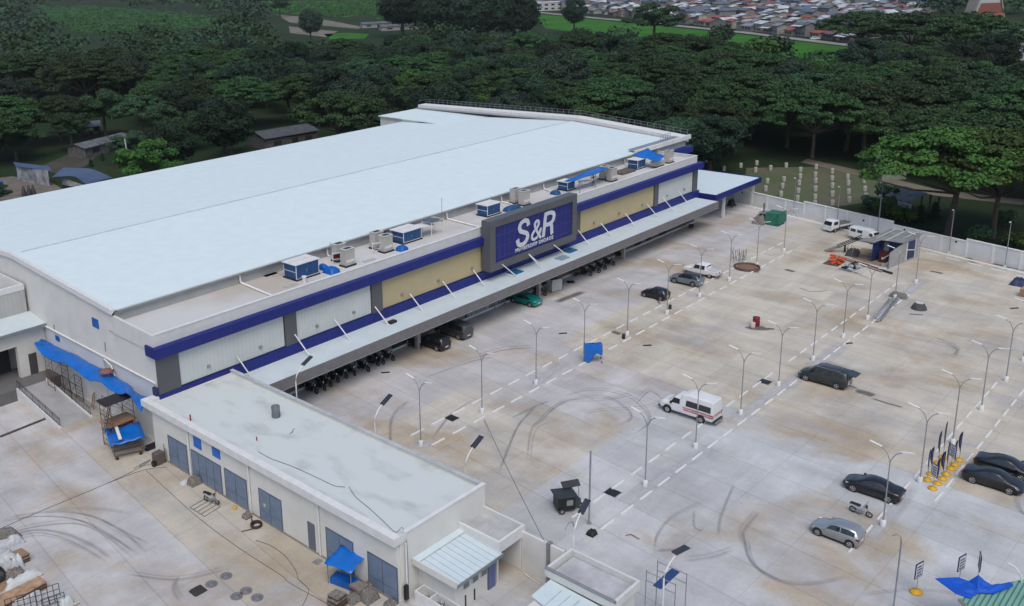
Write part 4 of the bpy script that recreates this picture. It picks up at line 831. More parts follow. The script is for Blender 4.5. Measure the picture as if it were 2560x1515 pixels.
for t, a, b_, nl, lb in DOORS:
    ya, yb_ = onX(t, *b_, UX0).y, onX(t, *a, UX0).y; h_ = 2.95 if nl == 2 else 2.9
    d = ux(MB().box(UX0-.05, UX0-.001, ya, yb_, .05, h_, STEELBL), 'door'); rebase(d, UX0, UY0); d['label'] = lb
    oy = lambda y: y-UY0
    mb = MB(); LNM = mat('door_seam_dark', (.06, .075, .10), .6)
    for k in range(1, nl): y = ya+(yb_-ya)*k/nl; mb.box(-.062, -.051, oy(y)-.025, oy(y)+.025, .05, h_, LNM)
    mb.box(-.06, -.051, oy(ya), oy(yb_), .95, 1.0, mat('door_rail', (.10, .125, .17), .5)).box(-.065, -.051, oy(ya), oy(ya)+.06, .05, h_, LNM).box(-.065, -.051, oy(yb_)-.06, oy(yb_), .05, h_, LNM).box(-.064, -.051, oy(ya)+.061, oy(yb_)-.061, h_-.07, h_, LNM)
    mb.build('door_frame', d)
    ym = (ya+yb_)/2; MB().box(-.11, -.066, oy(ym)+.08, oy(ym)+.16, 1.2, 1.42, METAL).build('handle', d)
    if 'sticker' in lb: MB().box(-.07, -.067, oy(yb_)-.9, oy(yb_)-.6, 1.45, 1.75, mat('sticker', (.5, .6, .3), .5)).build('sticker', d)
a, b_ = onX('n', 465, 1000, UX0), onX('n', 540, 1025, UX0)
d = ux(MB().box(UX0-.05, UX0-.001, b_.y, b_.y+.95, .1, 2.5, mat('louvre_door', (.12, .14, .17), .6, var=.1, scale=20)), 'door'); rebase(d, UX0, UY0); d['label'] = 'narrow louvred door with a white frame'
MB().box(-.07, -.001, b_.y-UY0-.1, b_.y-UY0-.001, .0, 2.6, WHITE).box(-.07, -.001, b_.y-UY0+.951, b_.y-UY0+1.05, .0, 2.6, WHITE).build('door_frame', d)
for t, x, y0_, y1_, lb in (('m', 1745, -24, 108, 'blue-covered vent left of its pair above the four-leaf door'), ('m', 1911, 72, 190, 'torn blue vent cover, right of its pair')):
    a, b_ = onX(t, x-38, y0_, UX0), onX(t, x+38, y1_, UX0); z1_, z0_ = min(4.84, a.z), b_.z
    lpart(ux(MB().box(UX0-.06, UX0-.002, b_.y, a.y, z0_, z1_, TARP2), 'vent_cover'), lb)
for t, x, y in (('m', 1692, 355), ('m', 2222, 690), ('n', 572, 1080)):
    g_ = onX(t, x, y, UX0-.1); ux(MB().tube([(UX0-.1, g_.y, .1), (UX0-.1, g_.y, 4.85)], .09, WHITE, 7), 'drain_pipe')
for x, y in ((41.95, 42.95), (42.25, 42.47)): ux(MB().tube([(x, y, .1), (x, y, 4.8)], .07, METAL if x < 42 else WHITE, 6), 'corner_pipe')
ux(MB().box(41.85, 42.15, 42.2, 42.45, .35, 1.5, BLACKM), 'meter_box')
ux(MB().box(UX0-.03, UX0-.002, 57.6, 57.8, 1.9, 2.3, METAL), 'switch')
ux(MB().box(UX0-.12, UX0-.001, UY0+.3, UY1, 0, .10, mat('plinth_dirty', (.24, .21, .17), .9)), 'plinth')
# things on its roof
RZ = 5.16
def RA(t, x, y, z=RZ): return at(t, x, y, z)
a = RA('j', 178, 995); e = empty('concrete_drum', (a.x, a.y, RZ), 0, 'dark grey drum standing on the utility building roof', 'drum')
MB().lathe((0, 0, 0), [(.40, 0), (.42, .1), (.38, .5), (.42, 1.05), (.36, 1.1), (.34, .95), (0, .9)], mat('drum_grey', (.13, .15, .17), .8, var=.1)).build('drum_body', e)
a = RA('i', 1683, 1028); tag(MB().tube([(a.x, a.y, RZ), (a.x, a.y, RZ+.62)], .07, mat('red_paint', (.25, .02, .02), .6), 8).tube([(a.x, a.y, RZ+.62), (a.x, a.y, RZ+.66)], .09, WHITE, 8).build('roof_stub'), 'short red stub post near the left end of the utility roof', 'post')
a = RA('j', 15, 1300); tag(MB().tube([(a.x, a.y, RZ), (a.x, a.y, RZ+1.0)], .04, PIPEW, 6).tube([(a.x, a.y, RZ+1.0), (a.x, a.y, RZ+1.35)], .055, mat('red_paint', (.25, .02, .02)), 6).build('roof_stub'), 'thin red-tipped rod on the utility roof with a cable at its foot', 'rod')
CAB = mat('cable_grey', (.10, .105, .11), .7)
def cable(pts, r, label, name='cable'):
    return tag(MB().tube(catmull([Vector(p) for p in pts], 6), r*.7, CAB, 5).build(name), label, 'cable')
cable([RA('n', 18, 118, RZ+.05), RA('n', 130, 180, RZ+.05), RA('n', 320, 250, RZ+.05), RA('n', 540, 350, RZ+.05), RA('n', 690, 420, RZ+.05), RA('n', 785, 432, RZ+.05)], .028, 'long black cable curving over the left half of the utility roof')
cable([RA('n', 820, 430, RZ+.05), RA('n', 880, 520, RZ+.05), RA('n', 1000, 620, RZ+.05), RA('n', 1130, 740, RZ+.05), RA('n', 1230, 830, RZ+.05), (42.6, 43.1, UZ+.1), (42.35, 42.45, 4.5), (42.35, 42.45, .2)], .028, 'black cable running off the near corner of the utility roof')
cable([RA('j', 300, 1145, RZ+.04), RA('j', 325, 1125, RZ+.04), RA('j', 325, 1110, RZ+.04), RA('j', 345, 1100, RZ+.04)], .035, 'short bent cable piece near the drum')
cable([at('m', 0, 802, .03), at('m', 300, 670, .03), at('m', 900, 420, .03), at('m', 1180, 290, .03), at('m', 1330, 200, .03)], .03, 'black cable laid across the left yard to the corner of the utility building')
cable([at('m', 950, 400, .035), at('m', 1100, 340, .035), at('m', 1280, 280, .035), at('m', 1470, 255, .035)], .03, 'second black cable joining at the brown cabinet')
cable([at('m', 1290, 285, .03), at('m', 1700, 660, .03), at('m', 2080, 950, .03), at('m', 2473, 1205, .03), at('n', 300, 1280, .03), at('n', 640, 1470, .03), at('n', 800, 1560, .03)], .028, 'long thin cable in the yard running parallel to the utility building doors')
cable([at('n', 0, 905, .04), at('n', 130, 950, .04), at('n', 255, 1040, .04), at('n', 350, 1170, .04), at('n', 375, 1245, .04), at('n', 460, 1330, .04), at('n', 450, 1400, .04), at('n', 400, 1500, .04)], .025, 'thin wavy cable in the yard near the small blue stall')
cable([at('m', 1180, 270, .1), at('m', 1250, 230, .1), at('m', 1330, 190, .15), at('m', 1230, 250, .1), at('m', 1380, 215, .1)], .03, 'tangle of cable beside the brown cabinet')
g0 = at('j', 2015, 1020, 0.15); cable([g0, g0*.5+Vector((50.9, 36.6, 3.2))*.5-Vector((0, 0, .15)), (50.9, 36.6, 3.25)], .035, 'overhead black cable from a lamp base to the cream boundary wall')
# hose coil and litter by the doors
a = at('n', 0, 780); a = at('m', 2265, 780); e = empty('hose', (a.x, a.y, 0), 0, 'coiled dark hose on the ground by the sticker door', 'hose')
mb = MB()
for k in range(4): mb.torus((0, 0, .06+.07*k), (0, 0, 1), .42+.05*(k % 2), .045, mat('hose_brown', (.045, .025, .025), .6))
mb.build('coil', e); b_ = at('m', 2225, 690)-a; MB().tube(catmull([Vector((b_.x, b_.y, .1)), Vector((b_.x*.6-.2, b_.y*.6, .06)), Vector((b_.x*.3+.15, b_.y*.4, .06)), Vector((-.4, .1, .06))], 6), .045, mat('hose_brown', (.045, .025, .025)), 6).tube([(-.35, -.2, .05), (-1.35, .25, .05)], .04, mat('hose_brown', (.045, .025, .025)), 6).build('hose_tail', e)
lump('sack_heap', at('m', 1720, 400).x-.6, at('m', 1720, 400).x+.6, at('m', 1720, 400).y-.55, at('m', 1720, 400).y+.55, 0, .8, RUBBLE, 'round heap of rubble sacks by the four-leaf door', 'sacks', seed=21)
lump('rubble_patch', at('m', 1650, 390).x-.7, at('m', 1650, 390).x+.7, at('m', 1650, 390).y-.3, at('m', 1650, 390).y+.3, 0, .25, SACK, 'flat white scraps beside the rubble sacks', 'scraps', seed=22)
lump('bag', at('m', 2180, 700).x-.35, at('m', 2180, 700).x+.35, at('m', 2180, 700).y-.35, at('m', 2180, 700).y+.35, 0, .5, RUBBLE, 'small dark bag beside the coiled hose', 'bag', seed=23)
a = at('m', 2075, 628); tag(MB().lathe((a.x, a.y, 0), [(.14, 0), (.17, .25), (.12, .3), (0, .3)], YEL).build('bucket'), 'small yellow tub between scooter and hose', 'tub')
e = empty('bike_rack', (0, 0, 0), 0, 'low metal floor rack beside the white scooter', 'rack'); q = [at('m', *k_, .05) for k_ in ((1675, 612), (1810, 535), (1945, 605), (1808, 692))]; mb = MB()
for k in range(5): s_ = k/4; mb.tube([q[0]*(1-s_)+q[3]*s_, q[1]*(1-s_)+q[2]*s_], .03, METAL, 5)
mb.tube([q[0], q[3]], .03, METAL, 5).tube([q[1], q[2]], .03, METAL, 5); mb.build('rails', e)
for k, (x, y) in enumerate(((1998, 1218), (1868, 1290), (2173, 1350), (2090, 1398), (2272, 1410))):
    a = at('m', x, y); e = empty('manhole_cover', (a.x, a.y, 0), 0, ('round manhole cover, farthest of the five in the yard', 'round manhole cover nearest the open pit', 'round manhole cover, middle of the near trio', 'round manhole cover, left of the near trio', 'round manhole cover, nearest the stall')[k], 'manhole', 'manhole covers in the yard')
    MB().disc((0, 0, .012), (0, 0, 1), .48, .024, mat('manhole_ring', (.17, .17, .18), .8)).build('rim', e); MB().disc((0, 0, .03), (0, 0, 1), .36, .012, mat('manhole_plate', (.21, .21, .22), .8, var=.25, scale=9)).build('cover', e)
a = at('m', 1750, 1350); lump('debris_heap', a.x-.55, a.x+.55, a.y-.5, a.y+.5, 0, .22, mat('black_debris', (.03, .03, .025), .9), 'dark heap of debris in a pit by the manholes', 'debris', seed=31)
a = at('n', 545, 1093); tag(MB().box(a.x-.35, a.x+.35, a.y-.3, a.y+.3, .01, .03, METAL).build('drain_grate'), 'small drain grate below the corner pipe of the narrow door', 'grate')
# small blue stall with its things
a = at('n', 640, 1285); b2 = at('n', 810, 1350); ang = math.atan2(b2.y-a.y, b2.x-a.x)
e = empty('stall', (a.x, a.y, 0), ang, 'small four-post stall with a blue tarp roof and a blue bench', 'stall')
for x in (0, 2.1):
    for y in (0, 1.7): MB().tube([(x, y, 0), (x, y, 1.95+.2*(y > 0))], .04, METAL, 6).build('post', e)
MB().box(.1, 2.2, .1, 1.0, .45, .55, TARP).box(.1, 2.2, .1, .14, .0, .449, TARP).build('bench', e)
c = cloth('tarp_roof', [(-.1, -.25, 1.9), (2.35, -.25, 1.88), (2.35, 1.95, 2.15), (-.1, 1.95, 2.2)], (7, 7), TARP2, '', '', .08, seed=8); c.parent = e;

# ================================================================ ANNEX, BOUNDARY WALLS, GATE HOUSE
an = empty('annex', (43.0, 38.6, 0), 0, 'small cream annex with a white metal lean-to roof and a dark garage opening', 'building')
def ax(mb, n): o = mb.build(n); o.parent = an; o.matrix_parent_inverse = Matrix.Translation((-43.0, -38.6, 0)); return o
ax(MB().box(43.6, 48.1, 39.0, 42.59, 0, 2.75, CREAM), 'wall')
ax(MB().slab([(43.0, 38.35, 2.86), (48.15, 38.35, 2.86), (48.15, 42.58, 3.15), (43.0, 42.58, 3.15)], .1, mat('annex_roof', (.52, .61, .64), .5, var=.02)), 'roof')
mb = MB()
for k in range(9): x = 43.5+k*.56; mb.tube([(x, 38.36, 2.88), (x, 42.0, 3.13)], .02, mat('roof_seam', (.36, .45, .5), .5), 4)
mb.tube([(43.1, 41.9, 3.15), (48, 41.9, 3.15)], .03, mat('roof_seam', (.36, .45, .5)), 4); ax(mb, 'roof_seams')
ax(MB().box(42.95, 48.2, 38.26, 38.34, 2.68, 2.9, METAL).box(42.9, 42.98, 38.26, 42.55, 2.68, 3.2, CREAM), 'gutter')
for x in (44.3, 45.3, 46.3):
    wdw = rebase(ax(MB().box(x, x+.75, 38.9, 38.999, 1.5, 2.45, WHITE), 'window'), 43.0, 38.6); MB().box(x+.07-43, x+.68-43, .27, .299, 1.57, 2.38, mat('pane_dark', (.16, .18, .17), .3)).build('pane', wdw)
LAT = gridmat('blue_lattice', (.015, .03, .16), .16, .16, 'X', (.25, .28, .4), .5, .03)
ax(MB().box(47.15, 47.95, 38.88, 38.998, .0, 2.5, LAT), 'lattice_screen')
for x in (44.6, 45.6): ax(MB().box(x, x+.09, 38.93, 38.999, 0, .9, BLACKM), 'vent_slot')
ax(MB().box(48.2, 51.1, 38.75, 42.59, 2.95, 3.12, mat('annex_deck', (.42, .43, .44), .85, var=.1, scale=.8)), 'box_roof')
ax(MB().box(48.1, 51.25, 38.65, 38.85, 2.75, 3.65, WHITE).box(48.1, 48.3, 38.851, 42.59, 2.75, 3.65, WHITE).box(51.05, 51.25, 38.851, 42.59, 2.75, 3.65, PARAPET), 'box_parapet')
ax(MB().box(48.25, 48.4, 38.95, 42.5, 0, 2.75, CREAM).box(50.75, 51.2, 38.7, 42.59, 0, 2.749, CREAM).box(48.41, 50.74, 42.3, 42.55, 0, 2.94, mat('garage_dark', (.05, .055, .07), .9)).box(48.3, 50.9, 38.8, 38.95, 2.55, 2.749, mat('lintel_grey', (.3, .31, .31), .7)), 'garage_wall')
e = empty('debris_bins', (42.6, 38.1, 0), 0, 'white-walled bins holding metal scraps at the foot of the annex', 'bin'); mb = MB(); q = [at('n', *k, 1.0) for k in ((1345, 1365), (1440, 1310), (1720, 1475))]
L_ = q[1].y-38.4; mb.box(0, .1, .3, 4.0, 0, .85, WHITE).box(.9, 1.0, .3, 4.0, 0, .85, WHITE).box(.101, .899, 2.55, 2.65, 0, .84, WHITE).box(.101, .899, .3, .4, 0, .84, WHITE).box(.101, .899, 3.9, 4.0, 0, .84, WHITE).box(.101, .899, .401, 3.899, 0, .2, METAL).build('bin_walls', e)
mb = MB(); r = random.Random(3)
for k in range(26): x, y = r.uniform(.2, .8), r.uniform(.5, 3.7); mb.lathe((x, y, .2), [(.07, 0), (.1, .2), (.05, .35), (0, .36)], CHROME if k % 2 else METAL, 6)
mb.build('scraps', e)
wl = empty('boundary_wall', (50.7, 34.9, 0), 0, 'cream boundary wall between the annex garage and the gate house', 'wall')
MB().box(.15, .35, .0, 3.75, 0, 3.25, CREAM).build('wall', wl); MB().box(.05, .45, 1.15, 1.45, 0, 3.4, mat('post_grey', (.2, .21, .22), .6)).build('gate_post', wl)
MB().tube([(-.2, 3.3, .06), (-.5, 1.6, .06)], .05, WHITE, 5).build('loose_batten', wl)
gh = empty('gate_house', (48.6, 29.2, 0), 0, 'small gate house with a boxed flat roof and white ribbed lean-to', 'building')
def gx(mb, n): o = mb.build(n); o.parent = gh; o.matrix_parent_inverse = Matrix.Translation((-48.6, -29.2, 0)); return o
gx(MB().box(48.8, 51.5, 29.4, 34.5, 0, 2.6, CREAM), 'wall'); gx(MB().box(48.8, 51.45, 29.4, 34.45, 2.61, 2.75, mat('gate_deck', (.43, .44, .46), .85, var=.12, scale=.7)), 'roof')
gx(MB().box(48.45, 48.62, 29.1, 34.8, 2.55, 3.2, PARAPET).box(51.5, 51.7, 29.1, 34.8, 2.55, 3.2, PARAPET).box(48.621, 51.499, 34.6, 34.8, 2.55, 3.2, PARAPET).box(48.621, 51.499, 29.1, 29.3, 2.55, 3.2, PARAPET), 'parapet')
gx(MB().tube([(48.53, 29.1, 3.2), (48.53, 34.8, 3.2)], .12, METAL, 8), 'parapet_cap')
gx(MB().slab([(44.5, 26.5, 2.3), (48.44, 26.5, 2.3), (48.44, 34.3, 2.5), (46.2, 34.3, 2.4)], .1, mat('annex_roof', (.52, .61, .64))), 'lean_to_roof')
mb = MB()
for k in range(9): y = 27+k*.75; mb.tube([(45, y, 2.36), (47.9, y, 2.5)], .025, mat('roof_seam', (.36, .45, .5)), 4)
gx(mb, 'roof_seams'); gx(MB().box(45.2, 48.4, 27, 34.0, 0, 2.2, CREAM), 'lean_to_wall')
gx(MB().tube([(48.3, 34.2, 2.4), (48.3, 34.2, 1.4)], .05, RUST, 5).tube([(48.2, 34.4, .3), (48.2, 34.4, 2.5)], .04, METAL, 5), 'downpipe')
e = empty('scaffold', (51.9, 26.6, 0), 0, 'grey scaffold with a blue plank beside the gate house', 'scaffold'); mb = MB()
for x in (0, 1.5):
    for y in (0, 2.2): mb.tube([(x, y, 0), (x, y, 4.1)], .035, METAL, 6)
    for z in (3.3, 4.0): mb.tube([(x, 0, z), (x, 2.2, z)], .03, METAL, 5)
mb.build('frame', e); MB().box(-.3, 2.2, .9, 1.5, 3.35, 3.42, mat('blue_plank', (.02, .06, .2), .5, var=.12, scale=3, stretch=(1, 12, 1))).build('plank', e)

# ================================================================ PERIMETER WALL
pw = empty('perimeter_wall', (PX(0), 0, 0), 0, 'long white panelled perimeter wall with flat posts at the far edge of the car park', 'wall')
def pwl(mb, n): o = mb.build(n); o.parent = pw; o.matrix_parent_inverse = Matrix.Translation((-PX(0), 0, 0)); return o
PWM = mat('perimeter_wall_paint', (.62, .635, .64), .7, var=.05, scale=.4); PWT = mat('wall_trim_paint', (.72, .725, .72), .6, var=.04)
def along(y, dx=0.0): return (PX(y)+dx, y)
steps = [(96, 78, 2.45), (78, 63.4, 2.35), (63.4, 47.6, 2.75), (47.6, 36.6, 2.25), (36.6, 22, 2.6), (22, 4, 2.35), (4, -30, 2.35)]
mb = MB(); mt = MB(); mk = MB()
for ya, yb_, h_ in steps:
    mb.prism([along(ya, .02), along(yb_, .02), along(yb_, .2), along(ya, .2)], 0, h_, PWM)
    mt.prism([along(ya, -.06), along(yb_, -.06), along(yb_, .28), along(ya, .28)], h_+.001, h_+.12, PWT)
    n = max(2, round((ya-yb_)/3.6))
    for k in range(n): y = ya-(ya-yb_)*k/n; mt.prism([along(y, -.05), along(y-.28, -.05), along(y-.28, .0195), along(y, .0195)], 0, h_, PWT)
mt.prism([along(78, -.05), along(77.7, -.05), along(77.7, .3), along(78, .3)], 0, 2.9, PWT)
mk.prism([along(96, -1.6), along(-30, -1.6), along(-30, -1.25), along(96, -1.25)], 0, .14, PWT)
pwl(mb, 'wall_panels'); pwl(mt, 'posts_and_coping'); pwl(mk, 'kerb')
mb = MB()
for y in (76, 59.3, 52.5, 45.8, 38, 24): x = PX(y)-.02; mb.disc((x+.02, y, 1.9), (1, -.27, 0), .16, .06, RUBBER, 10)
pwl(mb, 'weep_holes')
# perimeter lamp posts (single small head)
def make_perim():
    e = empty('perimeter_lamp', (0, 0, 0), 0, '', 'street lamp', 'slim lamp posts along the perimeter wall')
    MB().tube([(0, 0, .3), (0, 0, 6.7)], .06, GALV, 7, r2=.04).build('pole', e); MB().box(-.16, .16, -.16, .16, 0, .3, WHITE).build('base', e)
    MB().tube([(0, 0, 6.7), (-.5, 0, 6.85)], .03, GALV, 6).box(-.75, -.4, -.1, .1, 6.82, 6.9, LEDW).build('lamp_head', e); return e
pl0 = make_perim(); first = True
for t, x, y, lb in (('h', 905, 610, 'slim lamp post behind the white open truck'), ('h', 1330, 650, 'slim lamp post rising behind the blue and grey shed'), ('h', 1815, 892, 'slim lamp post at the wall right of the shed'), ('h', 2303, 1022, 'slim lamp post at the wall near the right edge of the photo'),
                 ('h', 475, 545, 'slim lamp post by the green net heap'), ('h', 1195, 600, 'slim pole beyond the wall left of the shed')):
    p = at(t, x, y); o = pl0 if first else dup(pl0, (0, 0, 0), 0); first = False
    o.location = (min(p.x, PX(p.y)-.5) if 'beyond' not in lb else p.x, p.y, 0); o['label'] = lb
# ================================================================ DOUBLE-ARM LAMPS
def make_lamp():
    e = empty('street_lamp', (0, 0, 0), 0, '', 'street lamp', 'double-arm street lamps between the parking rows')
    MB().lathe((0, 0, 0), [(.22, 0), (.22, .5), (.18, .55), (0, .55)], WHITE, 12).build('concrete_base', e)
    MB().tube([(0, 0, .5), (0, 0, 3), (0, 0, 5.75)], .062, GALV, 8, r2=.045).build('pole', e)
    for s_ in (1, -1):
        MB().tube([(0, 0, 5.7), (0, .14*s_, 6.1), (0, .36*s_, 6.5), (0, .85*s_, 6.84)], .04, GALV, 6).build('arm', e)
        MB().box(-.065, .065, .7 if s_ > 0 else -1.65, 1.65 if s_ > 0 else -.7, -.03, .04, LEDW, tilt=('X', s_*.22), c=(0, s_*.75, 0)).build('lamp_head', e)
        LAST[0].location = (0, 0, 6.83)
    return e
lamp0 = make_lamp(); first = True
ORD = ['first', 'second', 'third', 'fourth', 'fifth', 'sixth', 'seventh', 'eighth', 'ninth', 'tenth', 'eleventh']
def lamps(xs, y, where):
    global first
    for k, x in enumerate(xs):
        o = lamp0 if first else dup(lamp0, (0, 0, 0), 0); first = False
        o.location = (x, y, 0); o['label'] = 'double-arm street lamp, %s from the near end of the %s' % (ORD[k], where)
lamps([59.8, 69.0, 78.2, 87.4, 96.7, 106.2, 114.8, 123.4, 132.0, 141.4], 57.6, 'row nearest the store canopy')
lamps([67.6, 76.6, 85.8, 94.6, 103.6, 112.4, 120.2, 130.0, 138.1], 38.0, 'middle lamp row')
lamps([74.8, 83.7, 92.8, 102.0, 111.0, 118.0, 127.0], 20.9, 'row by the feather banners')
def solar_lamp(name, loc, rz, h, label, panel_tilt=.5):
    e = empty(name, loc, rz, label, 'solar lamp', 'solar lamps on curved white poles')
    MB().tube([(0, 0, 0), (0, 0, h*.55), (0, 0, h-.9), (.12, 0, h-.35), (.5, 0, h+.15), (1.0, 0, h+.5)], .06, WHITE, 7).build('pole', e)
    MB().box(-.55, .75, -.24, .24, -.03, .05, SOLAR).build('solar_panel', e); q = LAST[0]; q.location = (1.45, 0, h+.72); q.rotation_euler = (0, -panel_tilt, 0)
    return e
for (t, bx_, by_, tx, ty, px1, py1, lb, gz) in (('j', 360, 825, 365, 700, 520, 540, 'curved solar lamp at the end of the canopy above the motorcycles', 3.2), ('j', 1052, 1145, 1055, 1060, 1235, 860, 'curved solar lamp behind the middle of the utility roof', 3.0), ('n', 1848, 330, 1850, 270, 2030, 50, 'curved solar lamp behind the near end of the utility roof', 3.0)):
    g_ = at(t, bx_, by_, 1.0); g_.x = 52.6; d_ = ray(*px(t, bx_, by_)); k = 52.4/d_[0]; y_ = d_[1]*k; ztop = H+ray(*px(t, tx, ty))[2]*(52.4/ray(*px(t, tx, ty))[0])
    solar_lamp('solar_lamp', (52.4, y_, 0), .0, max(5.0, ztop+1.0), lb, .45)
e = solar_lamp('solar_lamp', (51.9, 34.75, 0), .1, 5.0, 'solar lamp with an extra bare arm at the gate house corner', .5)
MB().tube([(0, 0, 4.9), (-.2, 0, 5.4), (-.8, 0, 5.6), (-1.3, 0, 5.3)], .04, GALV, 6).build('bare_arm', e)
a = G(1558, 1515, 0); e = solar_lamp('solar_lamp', (51.0, 27.0, 0), -.2, 5.6, 'solar lamp with a navy panel beside the grey scaffold', 0.0)
a = at('o', 680, 755); e = empty('tall_post', (a.x, a.y, 0), 0, 'plain tall grey post without a lamp head beside the tricycle', 'post'); MB().tube([(0, 0, 0), (0, 0, 6.6)], .075, GALV, 8).build('pole', e); MB().disc((0, 0, .05), (0, 0, 1), .2, .1, GALV).build('base_plate', e)
a = at('p', 1320, 1500); e = empty('bent_lamp', (a.x, a.y, 0), 0, 'bare grey lamp pole with a short hook top near the bottom edge', 'street lamp'); MB().tube([(0, 0, 0), (0, 0, 5.2), (.05, .1, 5.6), (0, .35, 5.75), (-.05, .6, 5.55)], .06, GALV, 7).build('pole', e)
# ================================================================ WHEEL STOPS
def make_stop():
    mb = MB(); mb.prism([(-.95, -.09), (.95, -.09), (.95, .09), (-.95, .09)], 0, .07, WHITE); mb.add([(-.95, -.09, .07), (.95, -.09, .07), (.95, .09, .07), (-.95, .09, .07), (-.92, -.05, .13), (.92, -.05, .13), (.92, .05, .13), (-.92, .05, .13)], [(4, 5, 6, 7), (0, 1, 5, 4), (1, 2, 6, 5), (2, 3, 7, 6), (3, 0, 4, 7)], WHITE)
    return mb.mesh('wheel_stop')
stm = make_stop()
def stops(xs, y, label, group, rz=0.0):
    for x in xs:
        o = bpy.data.objects.new('wheel_stop', stm); C.objects.link(o); yy = y(x) if callable(y) else y; o.location = (x, yy, 0); o.rotation_euler = (0, 0, rz+random.uniform(-.01, .01)); tag(o, label, 'wheel stop', group)
stops([61.5+3.08*k for k in range(28)], 59.65, 'white concrete wheel stop in the line nearest the store canopy', 'wheel stops, canopy side of the first row')
stops([61.4+3.08*k for k in range(27)], 56.8, 'white concrete wheel stop just below the lamps nearest the canopy', 'wheel stops, near side of the first row')
stops([60.1+3.02*k for k in range(13)]+[102.3+3.02*k for k in range(12)], 39.8, 'white concrete wheel stop on the canopy side of the middle lamp row', 'wheel stops, canopy side of the middle row')
stops([60.2+3.0*k for k in range(13)]+[102.2+2.95*k for k in range(11)], 37.1, 'white concrete wheel stop on the near side of the middle lamp row', 'wheel stops, near side of the middle row')
stops([70.3+2.98*k for k in range(14)], 21.5, 'white concrete wheel stop on the left side of the banner row', 'wheel stops, left side of the banner row')
stops([82.2+2.95*k for k in range(12)], 19.0, 'white concrete wheel stop on the right side of the banner row', 'wheel stops, right side of the banner row')
for k in range(16):
    y = 40.5-3.1*k; o = bpy.data.objects.new('wheel_stop', stm); C.objects.link(o); o.location = (PX(y)-2.9, y, 0); o.rotation_euler = (0, 0, math.atan2(1, .274)); tag(o, 'white concrete wheel stop along the foot of the perimeter wall', 'wheel stop', 'wheel stops by the perimeter wall')
for t, x, y, lb in (('j', 1730, 1007, 'dark square pit between two wheel stops near the beige slabs'), ('o', 888, 482, 'dark square pit beside the wheel stops near the tricycle'), ('l', 187, 687, 'dark square pit left of the middle lamps')):
    a = at(t, x, y); e = empty('drain_pit', (a.x, a.y, 0), 0, lb, 'drain'); MB().box(-.55, .55, -.55, .55, .004, .012, BLACKM).build('pit_cover', e)
    MB().box(-.62, .62, .551, .62, .003, .02, METAL).box(-.62, .62, -.62, -.551, .003, .02, METAL).build('rim', e)

# ================================================================ VEHICLES
def lerp(a, b, t): return a+(b-a)*t
def refine(st):
    """two stations inserted between neighbours so panels curve"""
    return st
SPEC = {
 'sedan': dict(st=[(-2.30,.42,.70,.78,.68,.55),(-2.24,.28,.86,.95,.80,.68),(-2.05,.22,.94,1.03,.86,.72),(-1.70,.20,.96,1.08,.89,.72),(-1.42,.20,.97,1.12,.90,.70),(-.80,.20,.96,1.39,.91,.62),(-.40,.20,.95,1.46,.91,.61),(.10,.20,.94,1.47,.91,.61),(.45,.20,.93,1.42,.91,.62),(1.15,.20,.91,1.05,.90,.72),(1.50,.22,.88,.97,.89,.74),(1.90,.24,.78,.86,.86,.70),(2.18,.28,.66,.74,.78,.62),(2.30,.36,.56,.62,.62,.50)],
   side=(4,9), wind=8, rear=4, wh=(-1.38,1.36), wr=.33, L=4.6),
 'hatch': dict(st=[(-1.85,.35,.85,.92,.66,.58),(-1.80,.25,.95,1.02,.78,.66),(-1.72,.22,.98,1.15,.80,.66),(-1.50,.20,.98,1.44,.82,.60),(-1.0,.20,.97,1.50,.83,.60),(-.3,.20,.95,1.51,.83,.60),(.15,.20,.93,1.46,.83,.60),(.80,.20,.90,1.05,.82,.68),(1.20,.22,.86,.94,.81,.68),(1.55,.25,.76,.82,.77,.64),(1.80,.30,.62,.68,.68,.55),(1.87,.38,.56,.60,.58,.5)],
   side=(2,7), wind=6, rear=2, wh=(-1.22,1.22), wr=.30, L=3.75),
 'suv': dict(st=[(-2.30,.42,1.0,1.06,.74,.62),(-2.24,.32,1.08,1.18,.86,.72),(-2.10,.28,1.10,1.32,.89,.72),(-1.85,.26,1.10,1.62,.91,.68),(-1.2,.26,1.09,1.70,.92,.68),(-.4,.26,1.07,1.72,.92,.68),(.25,.26,1.05,1.66,.92,.69),(.95,.26,1.03,1.20,.91,.76),(1.4,.28,1.0,1.12,.90,.78),(1.95,.32,.92,1.02,.87,.74),(2.22,.38,.76,.84,.80,.66),(2.30,.46,.66,.70,.68,.55)],
   side=(2,7), wind=6, rear=2, wh=(-1.38,1.38), wr=.37, L=4.6),
 'van': dict(st=[(-2.55,.42,1.15,1.22,.82,.72),(-2.50,.32,1.20,1.85,.92,.78),(-2.35,.28,1.20,1.93,.94,.80),(-1.2,.26,1.18,1.97,.95,.81),(.2,.26,1.16,1.96,.95,.81),(.75,.26,1.14,1.88,.95,.80),(1.45,.26,1.10,1.28,.94,.80),(1.85,.28,1.0,1.12,.92,.78),(2.3,.32,.84,.94,.88,.72),(2.5,.38,.70,.76,.80,.65),(2.57,.46,.6,.64,.68,.55)],
   side=(2,6), wind=5, rear=1, wh=(-1.6,1.6), wr=.35, L=5.1),
 'mpv': dict(st=[(-2.25,.40,1.0,1.06,.74,.62),(-2.18,.30,1.05,1.2,.85,.72),(-2.02,.25,1.06,1.55,.88,.70),(-1.6,.25,1.05,1.68,.90,.70),(-.5,.25,1.03,1.71,.90,.70),(.2,.25,1.0,1.66,.90,.70),(1.05,.25,.98,1.14,.89,.75),(1.5,.28,.92,1.04,.88,.74),(1.95,.32,.82,.92,.84,.7),(2.2,.4,.64,.7,.74,.6)],
   side=(2,6), wind=5, rear=1, wh=(-1.35,1.35), wr=.34, L=4.45),
}
